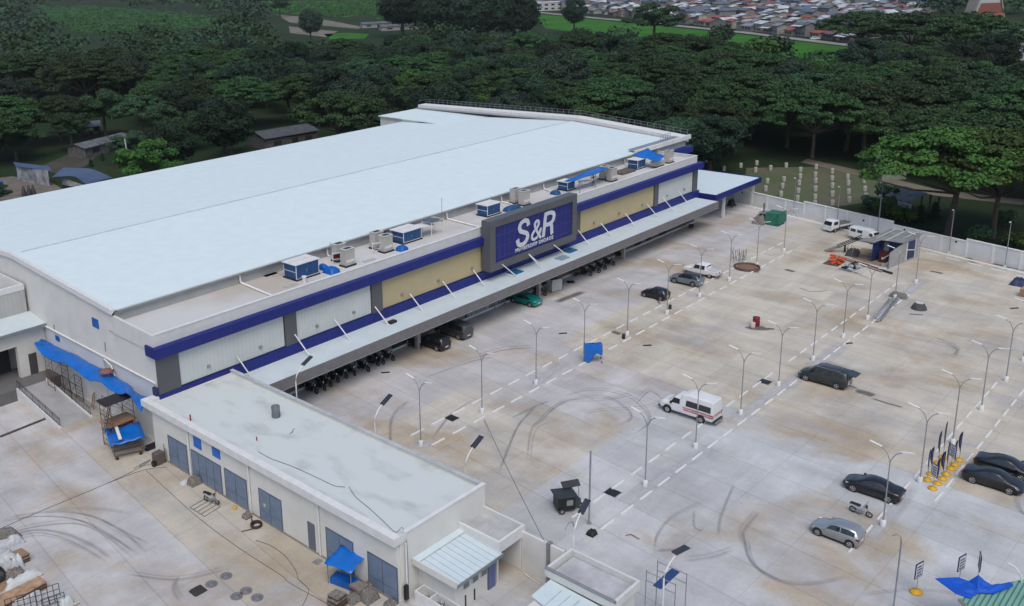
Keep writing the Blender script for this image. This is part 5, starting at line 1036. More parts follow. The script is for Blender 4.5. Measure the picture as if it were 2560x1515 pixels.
def shell(st):
    rings = []
    for (x, zb, zl, zt, w_, wr) in st:
        hcab = zt-zl
        half = [(0, zb), (w_*.86, zb), (w_*.97, zb+.10), (w_, zb+(zl-zb)*.55), (w_*.985, zl-.04), (w_*.955, zl), (wr+ (w_*.955-wr)*.10, zt-.07*min(1, hcab/.3)), (wr*.80, zt-.012), (0, zt)]
        rings.append([(x, -y, z) for y, z in half]+[(x, y, z) for y, z in half[-2:0:-1]])
    return rings
def facet(mb, quad, m, inset=.06, out=.012, ir=None):
    v = [Vector(p) for p in quad]; c = sum(v, Vector())/4; n = (v[1]-v[0]).cross(v[3]-v[0]).normalized()
    if n.length < .5: n = (v[2]-v[1]).cross(v[0]-v[1]).normalized()
    return v, c, n
def make_car(kind, col, name, label, cat, group=None, glass=True, roofcol=None, ltr=None, metal=.25, dark_rims=False):
    sp = SPEC[kind]; st = sp['st']; e = empty(name, (0, 0, 0), 0, label, cat, group); P_ = paint(name+str(round(col[0]*1000)), col, metal); rg = shell(st); n = len(rg[0]); K = len(rg)
    mb = MB(); vs = [p for r in rg for p in r]; fs = []; top = []
    i0, i1 = sp['side']
    for i in range(K-1):
        for j in range(n):
            f = (i*n+j, i*n+(j+1) % n, (i+1)*n+(j+1) % n, (i+1)*n+j)
            (top if roofcol and i0 <= i < i1 and j in (5, 6, 7, 8, 9, 10) else fs).append(f)
    mb.add(vs, fs, P_, True)
    if top: mb.add(vs, top, paint(name+'_roof', roofcol, .2), True)
    mb.add(rg[0], [list(range(n))], P_); mb.add(rg[-1], [list(range(n))[::-1]], P_)
    body = mb.build('body', e)
    MB().box(st[1][0]+.25, st[-2][0]-.25, -st[4][4]+.1, st[4][4]-.1, .10, .32, BLACKM).build('contact_shade_box', e)  # black box added under the body to deepen the contact shadow
    # glass
    def q(i, j): return Vector(rg[i][j % n])
    def pane(pts, name, inset=.9):
        c = sum(pts, Vector())/len(pts); nn = Vector((0, 0, 0))
        for a in range(len(pts)): nn += (pts[a]-c).cross(pts[(a+1) % len(pts)]-c)
        nn.normalize(); out = c-Vector((0, 0, .8))
        if nn.dot(Vector((c.x*.3, c.y, c.z-.8))) < 0: nn = -nn; pts = pts[::-1]
        pp = [c+(p-c)*inset+nn*.014 for p in pts]
        return MB().poly([tuple(p) for p in pp], GLASS).build(name, e)
    for side in (0, 1):
        jb, jt = (5, 6) if side == 0 else (n-5, n-6)
        idx = list(range(i0, i1+1)); mid = (i0+i1)//2
        lo = [q(i, jb) for i in idx]; hi = [q(i, jt) for i in idx]
        # trim the triangles at both ends: two side windows split by a pillar
        def strip(a, b_, fa, fb):
            pts_lo = []; pts_hi = []
            xs = np.linspace(a, b_, 5)
            def samp(arr, x):
                for k in range(len(arr)-1):
                    if arr[k].x <= x <= arr[k+1].x+1e-6: t = (x-arr[k].x)/max(1e-6, arr[k+1].x-arr[k].x); return arr[k].lerp(arr[k+1], t)
                return arr[0] if x < arr[0].x else arr[-1]
            vs = []; 
            for x in xs:
                A_, B_ = samp(lo, x), samp(hi, x); yo = .013*(1 if A_.y > 0 else -1)
                vs.append(A_.lerp(B_, .10)+Vector((0, yo, 0))); vs.append(A_.lerp(B_, .90)+Vector((0, yo, 0)))
            fs = [(2*k, 2*k+2, 2*k+3, 2*k+1) for k in range(4)]
            if side: fs = [tuple(reversed(f)) for f in fs]
            MB().add(vs, fs, GLASS, True).build('side_window', e)
        xa, xb = lo[0].x, lo[-1].x; xa += .18; xb -= .22
        cuts = {'sedan': [.5], 'hatch': [.52], 'suv': [.28, .62], 'van': [.34, .68], 'mpv': [.3, .63]}[kind]
        prev = xa
        for c_ in cuts+[1.0]: nx_ = xa+(xb-xa)*c_; strip(prev+.035, nx_-.035, 0, 0); prev = nx_
    w = sp['wind']; pane([q(w, 6), q(w+1, 5), q(w+1, 11), q(w, 10)], 'windscreen', .92)
    r_ = sp['rear']; pane([q(r_, 5 if r_ > 2 else 6), q(r_+1, 6), q(r_+1, 10), q(r_, 11 if r_ > 2 else 10)], 'rear_window', .86)
    wr = sp['wr']; wy = max(s_[4] for s_ in st)-.10
    for x in sp['wh']:
        for s_ in (1, -1):
            MB().disc((x, s_*(wy+.085), wr+.06), (0, 1, 0), wr+.07, .045, BLACKM, 20).build('wheel_arch', e)
            wh = MB().torus((x, s_*(wy+.02), wr), (0, 1, 0), wr-.075, .085, RUBBER, 20, 8).disc((x, s_*wy, wr), (0, 1, 0), wr-.05, .18, RUBBER, 18).build('wheel', e)
            mb = MB().disc((x, s_*(wy+.105), wr), (0, 1, 0), .05, .03, RIM, 8)
            for k in range(5):
                a = 2*math.pi*k/5+.3; mb.tube([(x, s_*(wy+.10), wr), (x+math.cos(a)*(wr-.12), s_*(wy+.098), wr+math.sin(a)*(wr-.12))], .035, RIM, 5)
            mb.torus((x, s_*(wy+.095), wr), (0, 1, 0), wr-.115, .028, RIM, 18, 6); mb.build('rim', wh)
    xf, xr = st[-1][0], st[0][0]; zf = st[-2][2]; zrr = st[1][2]
    for s_ in (1, -1):
        yf = st[-3][4]*.74; y2 = st[1][4]
        MB().add([(st[-4][0]+.18, s_*(st[-4][4]*.985), st[-4][2]-.10), (st[-3][0]+.02, s_*(st[-3][4]*.99+.01), st[-3][2]-.17), (xf-.03, s_*(st[-1][4]*.82), st[-1][2]-.02), (xf-.12, s_*(st[-2][4]*.72), st[-2][2]+.02), (st[-3][0]+.03, s_*(st[-3][4]*.93), st[-3][2]-.0)],
                 [(0, 1, 2, 3, 4) if s_ > 0 else (4, 3, 2, 1, 0)], CHROME).build('headlight', e)
        LAST[0].location = (.03, s_*.012, .015)
        MB().box(xr-.012, xr+.22, s_*y2-.14 if s_ > 0 else s_*y2-.02, s_*y2+.02 if s_ > 0 else s_*y2+.14, zrr-.16, zrr-.02, REDL).build('tail_light', e)
        mx = st[w+1][0]-.12; MB().box(mx-.10, mx+.08, s_*st[w+1][4]-.0 if s_ > 0 else s_*st[w+1][4]-.2, s_*st[w+1][4]+.2 if s_ > 0 else s_*st[w+1][4], st[w+1][2]-.0, st[w+1][2]+.14, P_).build('mirror', e)
    MB().box(xr-.02, xr+.02, -.26, .26, .52, .64, BOARD).box(xf-.01, xf+.02, -.24, .24, .42, .53, BOARD).build('licence_plate', e)
    MB().box(xf-.03, xf+.012, -.45, .45, .36, .41, BLACKM).box(xf-.03, xf+.01, -.3, .3, .55, .60, BLACKM).build('grille', e)
    return e
def place(e, xc, yc, heading): e.location = (xc, yc, .0); e.rotation_euler = (0, 0, heading); return e
UP, DN = math.pi/2, -math.pi/2
car = make_car('hatch', (.33, .36, .38), 'parked_car', 'silver hatchback parked near the bottom right beside a motorcycle', 'car', metal=.6); place(car, 70.8, 22.95, UP)
car = make_car('sedan', (.008, .008, .010), 'parked_car', 'black sedan with a glowing red tail lamp parked behind a street lamp', 'car'); place(car, 79.3, 23.2, UP+.03)
car = make_car('sedan', (.009, .010, .013), 'parked_car', 'black sedan in front of its twin beside the feather banners', 'car'); place(car, 87.3, 16.25, DN)
b = dup(car, (90.3, 16.1, 0), DN, 'dark sedan half hidden behind the other sedan at the right edge')
car = make_car('van', (.022, .032, .035), 'parked_van', 'dark green van with its tailgate raised in the middle of the car park', 'van'); place(car, 98.55, 34.8, UP)
# raised tailgate
MB().slab([(-2.45, -.78, 1.93), (-3.35, -.72, 1.80), (-3.35, .72, 1.80), (-2.45, .78, 1.93)][::-1], .06, paint('tailgate', (.022, .032, .035))).build('tailgate', car)
MB().box(-2.575, -2.55, -.7, .7, .55, 1.8, BLACKM).box(-2.62, -2.576, -.5, -.1, .7, 1.2, METAL).box(-2.62, -2.576, .05, .5, .6, 1.05, SACK).build('cargo_opening', car)
MB().tube([(-1.9, -.80, 1.99), (.6, -.80, 1.99)], .025, METAL, 5).tube([(-1.9, .80, 1.99), (.6, .80, 1.99)], .025, METAL, 5).build('roof_rail', car)
MB().box(-2.62, 1.1, -.96, -.955, .62, .66, METAL).build('side_trim', car)
car = make_car('hatch', (.007, .007, .010), 'parked_car', 'small glossy black hatchback, nearest of the three parked together', 'car'); place(car, 110.75, 61.9, UP)
car = make_car('suv', (.20, .24, .28), 'parked_car', 'grey-blue SUV with a dark roof between the black hatchback and white pickup', 'car', roofcol=(.02, .022, .028), metal=.5); place(car, 118.5, 61.5, UP)
car = make_car('sedan', (.0, .19, .165), 'parked_car', 'teal sedan parked nose-in under the canopy', 'car', metal=.2); place(car, 97.8, 73.9, UP)
car = make_car('mpv', (.008, .009, .011), 'parked_car', 'black people carrier backing out from under the canopy', 'car'); place(car, 78.7, 73.3, UP)
car = make_car('van', (.05, .052, .058), 'parked_van', 'dark grey van under the canopy beside the white boards', 'van'); place(car, 83.1, 73.9, UP)

def wheels(e, xs, wy, wr, rims=RIM):
    for x in xs:
        for s_ in (1, -1):
            MB().disc((x, s_*(wy+.07), wr+.05), (0, 1, 0), wr+.08, .03, BLACKM, 18).build('wheel_arch', e)
            wh = MB().torus((x, s_*(wy+.02), wr), (0, 1, 0), wr-.09, .1, RUBBER, 18, 8).disc((x, s_*wy, wr), (0, 1, 0), wr-.05, .2, RUBBER, 18).build('wheel', e)
            MB().disc((x, s_*(wy+.115), wr), (0, 1, 0), wr*.55, .02, rims, 14).torus((x, s_*(wy+.11), wr), (0, 1, 0), wr*.55, .02, METAL, 14, 5).build('rim', wh)
def hull(name, secs, m, e, cap=True):
    """lofted body: secs = list of (x, [(y,z)...half outline bottom to top])"""
    rg = [[(x, -y, z) for y, z in h]+[(x, y, z) for y, z in h[::-1] if y > 0] for x, h in secs]; n = len(rg[0]); K = len(rg); mb = MB()
    mb.add([p for r in rg for p in r], [(i*n+j, i*n+(j+1) % n, (i+1)*n+(j+1) % n, (i+1)*n+j) for i in range(K-1) for j in range(n)], m, False)
    mb.add(rg[0], [list(range(n))], m); mb.add(rg[-1], [list(range(n))[::-1]], m); return mb.build(name, e)
# white passenger van with a raised roof and red writing
WP = paint('white_van', (.66, .67, .68), 0, .35)
pv = empty('passenger_van', (82.35, 41.75, 0), UP, 'white high-roof passenger van with red writing on its side', 'van')
hb = lambda w_, zb, zl, zt, wt: [(w_*.9, zb), (w_, zb+.12), (w_, zl), (wt, zt-.14), (wt*.86, zt), (0.0001, zt+.02)]
hull('body', [(-2.95, hb(.96, .55, 1.3, 2.42, .84)), (-2.88, hb(.99, .45, 1.3, 2.56, .88)), (-.3, hb(1.0, .42, 1.3, 2.60, .9)), (.25, hb(1.0, .42, 1.3, 2.46, .88)), (.55, hb(1.0, .42, 1.28, 2.12, .84)), (1.0, hb(1.0, .42, 1.26, 2.05, .82)), (1.25, hb(1.0, .42, 1.24, 1.92, .80)), (1.85, hb(.99, .42, 1.15, 1.36, .84)), (2.4, hb(.96, .45, 1.02, 1.24, .82)), (2.75, hb(.90, .5, .9, 1.08, .76)), (2.85, hb(.82, .56, .8, .95, .68))], WP, pv)
for s_ in (1, -1):
    y = s_*1.0
    for xa, xb in ((-2.75, -1.45), (-1.35, -.1), (.55, 1.3)):
        zt = 1.98 if xa < .5 else 1.86; k = .070 if xa < .5 else .155
        v = [(xa, y*1.012, 1.36), (xb+(.18 if xa > .5 else 0), y*1.012, 1.36), (xb-.05, s_*(1.012-k*.72), zt), (xa+.04, s_*(1.012-k*.72), zt)]
        MB().add(v, [(0, 1, 2, 3) if s_ < 0 else (3, 2, 1, 0)], GLASS).build('side_window', pv)
    MB().box(2.70, 2.83, s_*.62-.14, s_*.62+.14, .78, .95, CHROME).build('headlight', pv); MB().box(-2.97, -2.9, s_*.88-.06, s_*.88+.06, .8, 1.2, REDL).build('tail_light', pv); MB().box(1.35, 1.5, y+.0 if s_ > 0 else y-.22, y+.22 if s_ > 0 else y, 1.25, 1.5, BLACKM).build('mirror', pv)
    MB().add([(-2.93-.02, s_*.12, 1.35), (-2.93-.02, s_*.78, 1.35), (-2.905-.02, s_*.70, 2.05), (-2.905-.02, s_*.12, 2.05)], [(0, 1, 2, 3) if s_ < 0 else (3, 2, 1, 0)], GLASS).build('rear_window', pv)
MB().add([(1.33, -.72, 1.86), (1.86, -.78, 1.385), (1.86, .78, 1.385), (1.33, .72, 1.86)], [(0, 1, 2, 3)], GLASS).build('windscreen', pv); LAST[0].location = (.02, 0, .03)
MB().box(2.8, 2.95, -.85, .85, .38, .62, BLACKM).build('front_bumper', pv); MB().box(-3.3, -2.96, -.75, .75, .38, .44, METAL).box(-3.1, -2.96, -.9, .9, .42, .55, BLACKM).build('rear_step', pv); MB().box(2.84, 2.87, -.5, .5, .68, .9, BLACKM).build('grille', pv)
wheels(pv, (-1.75, 1.85), .93, .40)
RW = mat('red_writing', (.42, .03, .02), .5)
for s_ in (1, -1):
    xd = (1, 0, 0) if s_ < 0 else (-1, 0, 0)
    text_obj('lettering', 'BCI ALOOF SJAMIB OFOMOTE HOUSO', .20, .004, RW, frame((-1.42, s_*1.006, 1.12), xd, (0, 0, 1)), pv, offset=.012, spacing=.92)
    text_obj('small_lettering', 'OOMTRCA MOCIHEOT CAEIMO TRCOHMO', .155, .004, RW, frame((-1.42, s_*1.006, .90), xd, (0, 0, 1)), pv, offset=.016)
MB().box(-2.975, -2.962, -.7, .7, .95, 1.0, RW).box(-2.975, -2.962, -.7, .6, 1.08, 1.15, RW).build('rear_stripe', pv)
# pickup
pk = empty('pickup_truck', (123.4, 61.7, 0), UP, 'white double-cab pickup truck, farthest of the three parked together', 'pickup'); WPK = paint('white_pickup', (.68, .69, .70), 0, .3)
hp = lambda w_, zb, zl, zt, wt: [(w_*.9, zb), (w_, zb+.12), (w_, zl), (wt, zt-.05), (wt*.8, zt), (0.0001, zt+.01)]
hull('body', [(-2.62, hp(.90, .5, 1.05, 1.1, .85)), (-1.0, hp(.95, .42, 1.08, 1.12, .9)), (-.95, hp(.95, .42, 1.1, 1.7, .72)), (-.7, hp(.95, .42, 1.1, 1.80, .70)), (.3, hp(.95, .42, 1.08, 1.80, .70)), (.6, hp(.95, .42, 1.06, 1.70, .70)), (1.15, hp(.95, .42, 1.04, 1.22, .80)), (1.9, hp(.94, .45, 1.0, 1.14, .80)), (2.4, hp(.90, .5, .88, 1.0, .76)), (2.6, hp(.80, .56, .72, .82, .66))], WPK, pk)
MB().box(-2.5, -1.08, -.78, .78, 1.125, 1.14, mat('bed_cover', (.45, .47, .5), .5)).build('bed_cover', pk); MB().tube([(-1.1, -.8, 1.12), (-1.35, -.7, 1.5), (-1.1, -.65, 1.75)], .04, WPK, 6).tube([(-1.1, .8, 1.12), (-1.35, .7, 1.5), (-1.1, .65, 1.75)], .04, WPK, 6).build('roll_bar', pk)
for s_ in (1, -1):
    for xa, xb in ((-.80, -.10), (-.02, .95)):
        v = [(xa, s_*.958, 1.13), (xb, s_*.958, 1.10), (xb-(.30 if xb > .5 else 0), s_*.79, 1.62), (xa+.03, s_*.79, 1.64)]; MB().add(v, [(0, 1, 2, 3) if s_ < 0 else (3, 2, 1, 0)], GLASS).build('side_window', pk)
        LAST[0].location = (0, s_*.012, .012)
    MB().box(2.3, 2.56, s_*.68-.12, s_*.68+.12, .84, .97, CHROME).build('headlight', pk); MB().box(-2.64, -2.6, s_*.82-.06, s_*.82+.06, .72, 1.02, REDL).build('tail_light', pk); MB().box(1.0, 1.15, s_*1.05-.1, s_*1.05+.1, 1.1, 1.28, WPK).build('mirror', pk)
MB().add([(.64, -.68, 1.71), (1.14, -.76, 1.27), (1.14, .76, 1.27), (.64, .68, 1.71)], [(0, 1, 2, 3)], GLASS).build('windscreen', pk); LAST[0].location = (.02, 0, .015)
MB().add([(-.97, -.7, 1.25), (-.97, .7, 1.25), (-.975, .62, 1.62), (-.975, -.62, 1.62)], [(3, 2, 1, 0)], GLASS).build('rear_window', pk); MB().box(-2.72, -2.61, -.85, .85, .45, .6, METAL).box(-2.64, -2.615, -.2, .2, .75, .9, BLACKM).build('rear_bumper', pk)
wheels(pk, (-1.55, 1.6), .82, .39)
# white open truck by the wall
tr = empty('flatbed_truck', (158.0, 55.9, 0), math.atan2(.35, -1)+.0, 'white dropside truck loaded with rubble parked against the perimeter wall', 'truck')
hull('cab', [(.75, [(.8, .7), (.85, .8), (.85, 1.35), (.78, 1.95), (.7, 2.0), (.0001, 2.02)]), (1.75, [(.8, .6), (.85, .7), (.85, 1.3), (.76, 2.0), (.68, 2.06), (.0001, 2.08)]), (2.15, [(.8, .5), (.85, .6), (.85, 1.25), (.78, 1.75), (.7, 1.85), (.0001, 1.87)]), (2.4, [(.78, .4), (.84, .5), (.84, 1.0), (.8, 1.15), (.75, 1.2), (.0001, 1.22)]), (2.45, [(.76, .42), (.82, .52), (.82, .9), (.78, 1.02), (.7, 1.05), (.0001, 1.06)])], WP, tr)
MB().add([(2.19, -.68, 1.80), (2.42, -.74, 1.22), (2.42, .74, 1.22), (2.19, .68, 1.80)], [(0, 1, 2, 3)], GLASS).build('windscreen', tr); LAST[0].location = (.03, 0, .0)
for s_ in (1, -1):
    MB().add([(1.0, s_*.862, 1.3), (2.0, s_*.862, 1.25), (1.9, s_*.80, 1.78), (1.0, s_*.80, 1.8)], [(0, 1, 2, 3) if s_ < 0 else (3, 2, 1, 0)], GLASS).build('side_window', tr); MB().box(2.4, 2.47, s_*.6-.12, s_*.6+.12, .78, .92, CHROME).build('headlight', tr)
MB().box(-2.4, .6, -.85, .85, .75, .85, METAL).box(-2.4, .6, -.88, -.83, .851, 1.15, WP).box(-2.4, .6, .83, .88, .851, 1.15, WP).box(-2.42, -2.37, -.82, .82, .851, 1.15, WP).build('load_bed', tr); MB().box(-2.2, 2, -.3, .3, .5, .74, BLACKM).build('chassis', tr); MB().box(2.42, 2.5, -.8, .8, .35, .55, WP).build('bumper', tr)
o = lump('load', -1.3, 1.3, -.75, .75, 0, .6, RUBBLE, None, None, seed=44); o.parent = tr; o.location = (-.95, 0, .86); wheels(tr, (-1.5, 1.5), .72, .36)
# white utility van by the shed (box body, short bonnet)
uv_ = empty('utility_van', (154.3, 50.3, 0), math.atan2(-4.0, -1.05), 'boxy white utility van between the perimeter wall and the shed', 'van')
hull('body', [(-2.3, [(.8, .5), (.84, .6), (.84, 1.3), (.78, 1.95), (.7, 2.02), (.0001, 2.05)]), (.9, [(.8, .45), (.84, .55), (.84, 1.3), (.78, 1.98), (.7, 2.05), (.0001, 2.08)])], WP, uv_)
hull('cab', [(.95, [(.78, .45), (.82, .55), (.82, 1.2), (.72, 1.75), (.64, 1.82), (.0001, 1.84)]), (1.6, [(.78, .45), (.82, .55), (.82, 1.15), (.72, 1.72), (.64, 1.78), (.0001, 1.8)]), (2.1, [(.78, .45), (.82, .55), (.82, 1.0), (.76, 1.08), (.7, 1.12), (.0001, 1.14)]), (2.3, [(.74, .5), (.78, .6), (.78, .85), (.72, .92), (.66, .95), (.0001, .96)])], WP, uv_)
for s_ in (1, -1):
    for xa, xb in ((-2.1, -1.2), (-.95, -.05), (1.1, 1.65)): MB().add([(xa, s_*.848, 1.35 if xa < 1 else 1.2), (xb, s_*.848, 1.35 if xa < 1 else 1.16), (xb-.03, s_*.80, 1.78 if xa < 1 else 1.62), (xa+.02, s_*.80, 1.78 if xa < 1 else 1.65)], [(0, 1, 2, 3) if s_ < 0 else (3, 2, 1, 0)], GLASS).build('side_window', uv_)
MB().add([(1.63, -.62, 1.73), (2.08, -.7, 1.15), (2.08, .7, 1.15), (1.63, .62, 1.73)], [(0, 1, 2, 3)], GLASS).build('windscreen', uv_); LAST[0].location = (.03, 0, .03); MB().box(-2, 2, -.4, .4, .3, .5, BLACKM).build('chassis', uv_); wheels(uv_, (-1.4, 1.5), .70, .33)

# ---------------------------------------------------------------- motorcycles
def make_moto(col, label='', box_=False, dark=BLACKM, screen=False):
    METAL, RIM = (BLACKM, mat('dark_rim', (.06, .06, .065), .5)) if col[0] < .1 else (globals()['METAL'], globals()['RIM'])
    e = empty('motorcycle', (0, 0, 0), 0, label, 'motorcycle'); Pm = paint('moto%d' % round(col[0]*999), col, .2)
    for x, nm in ((-.62, 'rear_wheel'), (.66, 'front_wheel')):
        wl_ = MB().torus((x, 0, .28), (0, 1, 0), .23, .055, RUBBER, 18, 7).build(nm, e); mb = MB().disc((x, 0, .28), (0, 1, 0), .06, .14, METAL, 8)
        for k in range(6): a = math.pi*k/3; mb.tube([(x, 0, .28), (x+.19*math.cos(a), 0, .28+.19*math.sin(a))], .013, RIM, 4)
        mb.torus((x, 0, .28), (0, 1, 0), .19, .018, RIM, 16, 5); mb.build('rim', wl_)
    MB().add([(-.75, -.1, .62), (-.75, .1, .62), (-.1, .13, .5), (-.1, -.13, .5), (-.8, -.08, .78), (-.8, .08, .78), (-.1, .11, .68), (-.1, -.11, .68), (.25, -.08, .42), (.25, .08, .42), (.38, .1, .82), (.38, -.1, .82)],
             [(0, 3, 2, 1), (4, 5, 6, 7), (0, 1, 5, 4), (0, 4, 7, 3), (1, 2, 6, 5), (3, 8, 9, 2), (3, 7, 11, 8), (2, 9, 10, 6), (7, 6, 10, 11), (8, 11, 10, 9)], Pm).build('bodywork', e)
    MB().box(-.3, .15, -.12, .12, .2, .5, METAL).tube([(-.62, -.12, .28), (.1, -.14, .3)], .04, METAL, 6).tube([(-.1, .15, .22), (-.85, .17, .34)], .05, METAL, 7).build('engine', e)
    MB().prism([(-.85, -.11), (-.1, -.13), (-.02, 0), (-.1, .13), (-.85, .11)], .79, .88, dark).build('seat', e)
    MB().tube([(.66, -.09, .28), (.52, -.08, .62), (.38, -.06, .98)], .028, METAL, 6).tube([(.66, .09, .28), (.52, .08, .62), (.38, .06, .98)], .028, METAL, 6).build('fork', e)
    MB().tube([(.28, -.36, 1.0), (.36, -.15, 1.0), (.36, .15, 1.0), (.28, .36, 1.0)], .022, dark, 6).tube([(.34, -.22, 1.0), (.38, -.30, 1.2)], .01, dark, 4).tube([(.34, .22, 1.0), (.38, .30, 1.2)], .01, dark, 4).disc((.38, -.31, 1.2), (1, 0, 0), .055, .02, dark, 8).disc((.38, .31, 1.2), (1, 0, 0), .055, .02, dark, 8).build('handlebar', e)
    MB().box(.36, .50, -.10, .10, .80, .98, dark).disc((.505, 0, .89), (1, 0, .1), .075, .03, CHROME, 10).build('headlight', e)
    MB().add([(.42, -.06, .60), (.9, -.06, .50), (.9, .06, .50), (.42, .06, .60), (.62, -.07, .66), (.62, .07, .66)], [(0, 1, 4), (3, 5, 2), (0, 4, 5, 3), (4, 1, 2, 5), (0, 3, 2, 1)], Pm).build('front_mudguard', e)
    MB().box(-.92, -.88, -.07, .07, .5, .62, BOARD).box(-.89, -.84, -.06, .06, .66, .73, REDL).build('plate', e); MB().tube([(0, -.1, .22), (-.05, -.25, 0)], .018, METAL, 5).build('kick_stand', e)
    if box_: MB().box(-1.05, -.68, -.2, .2, .9, 1.22, BLACKM).build('top_box', e)
    if screen: MB().slab([(.42, -.16, 1.02), (.36, -.15, 1.35), (.36, .15, 1.35), (.42, .16, 1.02)], .015, BLACKM).build('wind_screen', e)
    return e
m1 = make_moto((.45, .46, .48), 'motorcycle with pale bodywork standing between the silver hatchback and black sedan'); a = at('p', 1015, 690); m1.location = (a.x+.3, a.y, 0); m1.rotation_euler = (0, 0, DN)
m2 = make_moto((.5, .46, .48), 'white and black scooter on the floor rack by the steel doors'); a = at('m', 1870, 570); m2.location = (a.x, a.y, 0); m2.rotation_euler = (0, 0, -1.35)
mk_ = make_moto((.008, .008, .009), 'black motorcycle, first from the utility building in the row under the canopy', screen=False); mk2 = make_moto((.010, .010, .012), 'x', box_=True)
MP = [(545, 790), (625, 760), (668, 728), (738, 690), (806, 655), (895, 625), (1003, 595), (1088, 545), (1140, 530), (1220, 500)]
for k, (x, y) in enumerate(MP):
    a = at('j', x-48, y-8); src = mk2 if k in (1, 5, 9) else mk_
    o = mk_ if k == 0 else (mk2 if k == 1 else dup(src, (0, 0, 0), 0)); o.location = (a.x, a.y+.1, 0); o.rotation_euler = (0, 0, -1.57+[.1, -.1, .15, 0, .12, -.2, .05, .1, -.05, .15][k]); o.scale = (1.12, 1.12, 1.12); o['group'] = 'motorcycles parked in a row under the canopy'
    o['label'] = 'black motorcycle, %s from the utility building in the row under the canopy' % ORD[k]
a = at('j', 1445, 400); m3 = dup(mk_, (a.x, a.y+.8, 0), -1.3, 'black scooter with a pale front beside the black people carrier', 'motorcycles by the store wall')
a = at('j', 1650, 250); dup(mk_, (a.x+.3, a.y+.9, 0), -1.4, 'black scooter between the people carrier and the grey van', 'motorcycles by the store wall')
for k, (x, y, rz, lb) in enumerate(((280, 1275, -1.2, 'black motorcycle just right of the teal sedan'), (690, 1095, -1.5, 'black motorcycle at the left of the far cluster under the canopy'), (760, 1070, -1.3, 'black motorcycle in the middle of the far cluster under the canopy'), (820, 1040, -1.6, 'black motorcycle with a pale windscreen in the far cluster'), (890, 1005, -1.4, 'black motorcycle at the right of the far cluster under the canopy'), (630, 1100, -.4, 'black motorcycle lying low beside the far cluster'), (985, 935, -1.5, 'lone black motorcycle on the store kerb beyond the cluster'))):
    a = at('g', x, y); dup(mk2 if k in (3, 5) else mk_, (a.x, a.y+.7, 0), rz, lb, 'motorcycles by the store wall')
# tricycle with covered sidecar
a = at('o', 413, 655); b_ = at('o', 598, 625)
tc_ = empty('tricycle', (59.9, 40.9, 0), -.62, 'black motor tricycle with a roofed cab and a raised roof panel', 'tricycle')
hull('cabin', [(-.95, [(.55, .35), (.6, .45), (.6, 1.0), (.58, 1.5), (.0001, 1.52)]), (.55, [(.6, .3), (.64, .4), (.64, 1.0), (.6, 1.5), (.0001, 1.52)])], BLACKM, tc_)
MB().slab([(-1.15, -.78, 1.62), (.75, -.78, 1.58), (.75, .78, 1.58), (-1.15, .78, 1.62)], .07, mat('cab_roof_black', (.03, .032, .035), .5)).build('cab_roof', tc_)
MB().slab([(-.2, .3, 1.85), (1.35, .3, 1.95), (1.35, .95, 2.2), (-.2, .95, 2.1)], .05, mat('cab_roof_black', (.03, .032, .035))).tube([(.6, .3, 1.6), (.6, .4, 1.9)], .03, METAL, 5).tube([(1.2, .3, .9), (1.2, .4, 1.98)], .03, METAL, 5).build('raised_panel', tc_)
hull('nose', [(.56, [(.5, .35), (.55, .45), (.5, .9), (.45, 1.3), (.0001, 1.35)]), (1.0, [(.3, .4), (.35, .5), (.3, .8), (.25, 1.05), (.0001, 1.1)]), (1.25, [(.12, .5), (.15, .6), (.12, .8), (.1, .9), (.0001, .92)])], mat('nose_black', (.02, .022, .025), .3), tc_)
for x, y in ((-.6, -.68), (-.6, .68), (1.2, 0)):
    q_ = MB().torus((x, y, .27), (0, 1, 0), .21, .065, RUBBER, 18, 7).build('wheel', tc_); MB().disc((x, y, .27), (0, 1, 0), .15, .05, RIM, 12).build('rim', q_)
MB().disc((1.24, -.1, .75), (1, 0, 0), .08, .06, CHROME, 10).build('headlight', tc_); MB().box(-.2, .35, -.66, -.641, .75, 1.25, mat('side_panel_grey', (.22, .24, .25), .3)).build('side_panel', tc_); MB().tube([(.95, -.3, 1.15), (.95, .3, 1.15)], .03, BLACKM, 5).build('handlebar', tc_)

# ================================================================ PROPS IN THE CAR PARK
# tall blue-tarped trolley
a = at('k', 640, 520); e = empty('covered_trolley', (a.x, a.y, 0), 0, 'tall wheeled trolley wrapped in a torn blue tarp beside a street lamp', 'trolley')
b_ = at('k', 812, 515)-a; L = 1.95; e.rotation_euler = (0, 0, -.9)
mb = MB()
for x in (0, L):
    for y in (0, 1.3): mb.tube([(x, y, .1), (x, y, 2.0)], .03, METAL, 5).disc((x, y, .09), (0, 1, 0), .09, .05, RUBBER, 10)
mb.build('frame', e)
def hang(pts_top, pts_bot, name, m, n=10, amp=.06):
    vs = []; K = n+1
    for i in range(K):
        t = i/n; A_ = Vector(pts_top[0]).lerp(Vector(pts_top[1]), t); zb = np.interp(t, [q[0] for q in pts_bot], [q[1] for q in pts_bot]); nrm = (Vector(pts_top[1])-Vector(pts_top[0])).cross(Vector((0, 0, 1))).normalized()
        for j in range(6):
            s_ = j/5; z = A_.z+(zb-A_.z)*s_; p = A_+nrm*(amp*math.sin(i*1.9+j*.8)*s_); vs.append((p.x, p.y, z+.03*math.sin(i*1.3)))
    fs = [(i*6+j, (i+1)*6+j, (i+1)*6+j+1, i*6+j+1) for i in range(n) for j in range(5)]
    nn = (Vector(pts_top[1])-Vector(pts_top[0])).cross(Vector((0, 0, 1))).normalized()*.03; M_ = len(vs)
    return MB().add(vs+[(v[0]+nn.x, v[1]+nn.y, v[2]) for v in vs], fs+[tuple(M_+a for a in reversed(f)) for f in fs], m, True).build(name, e)
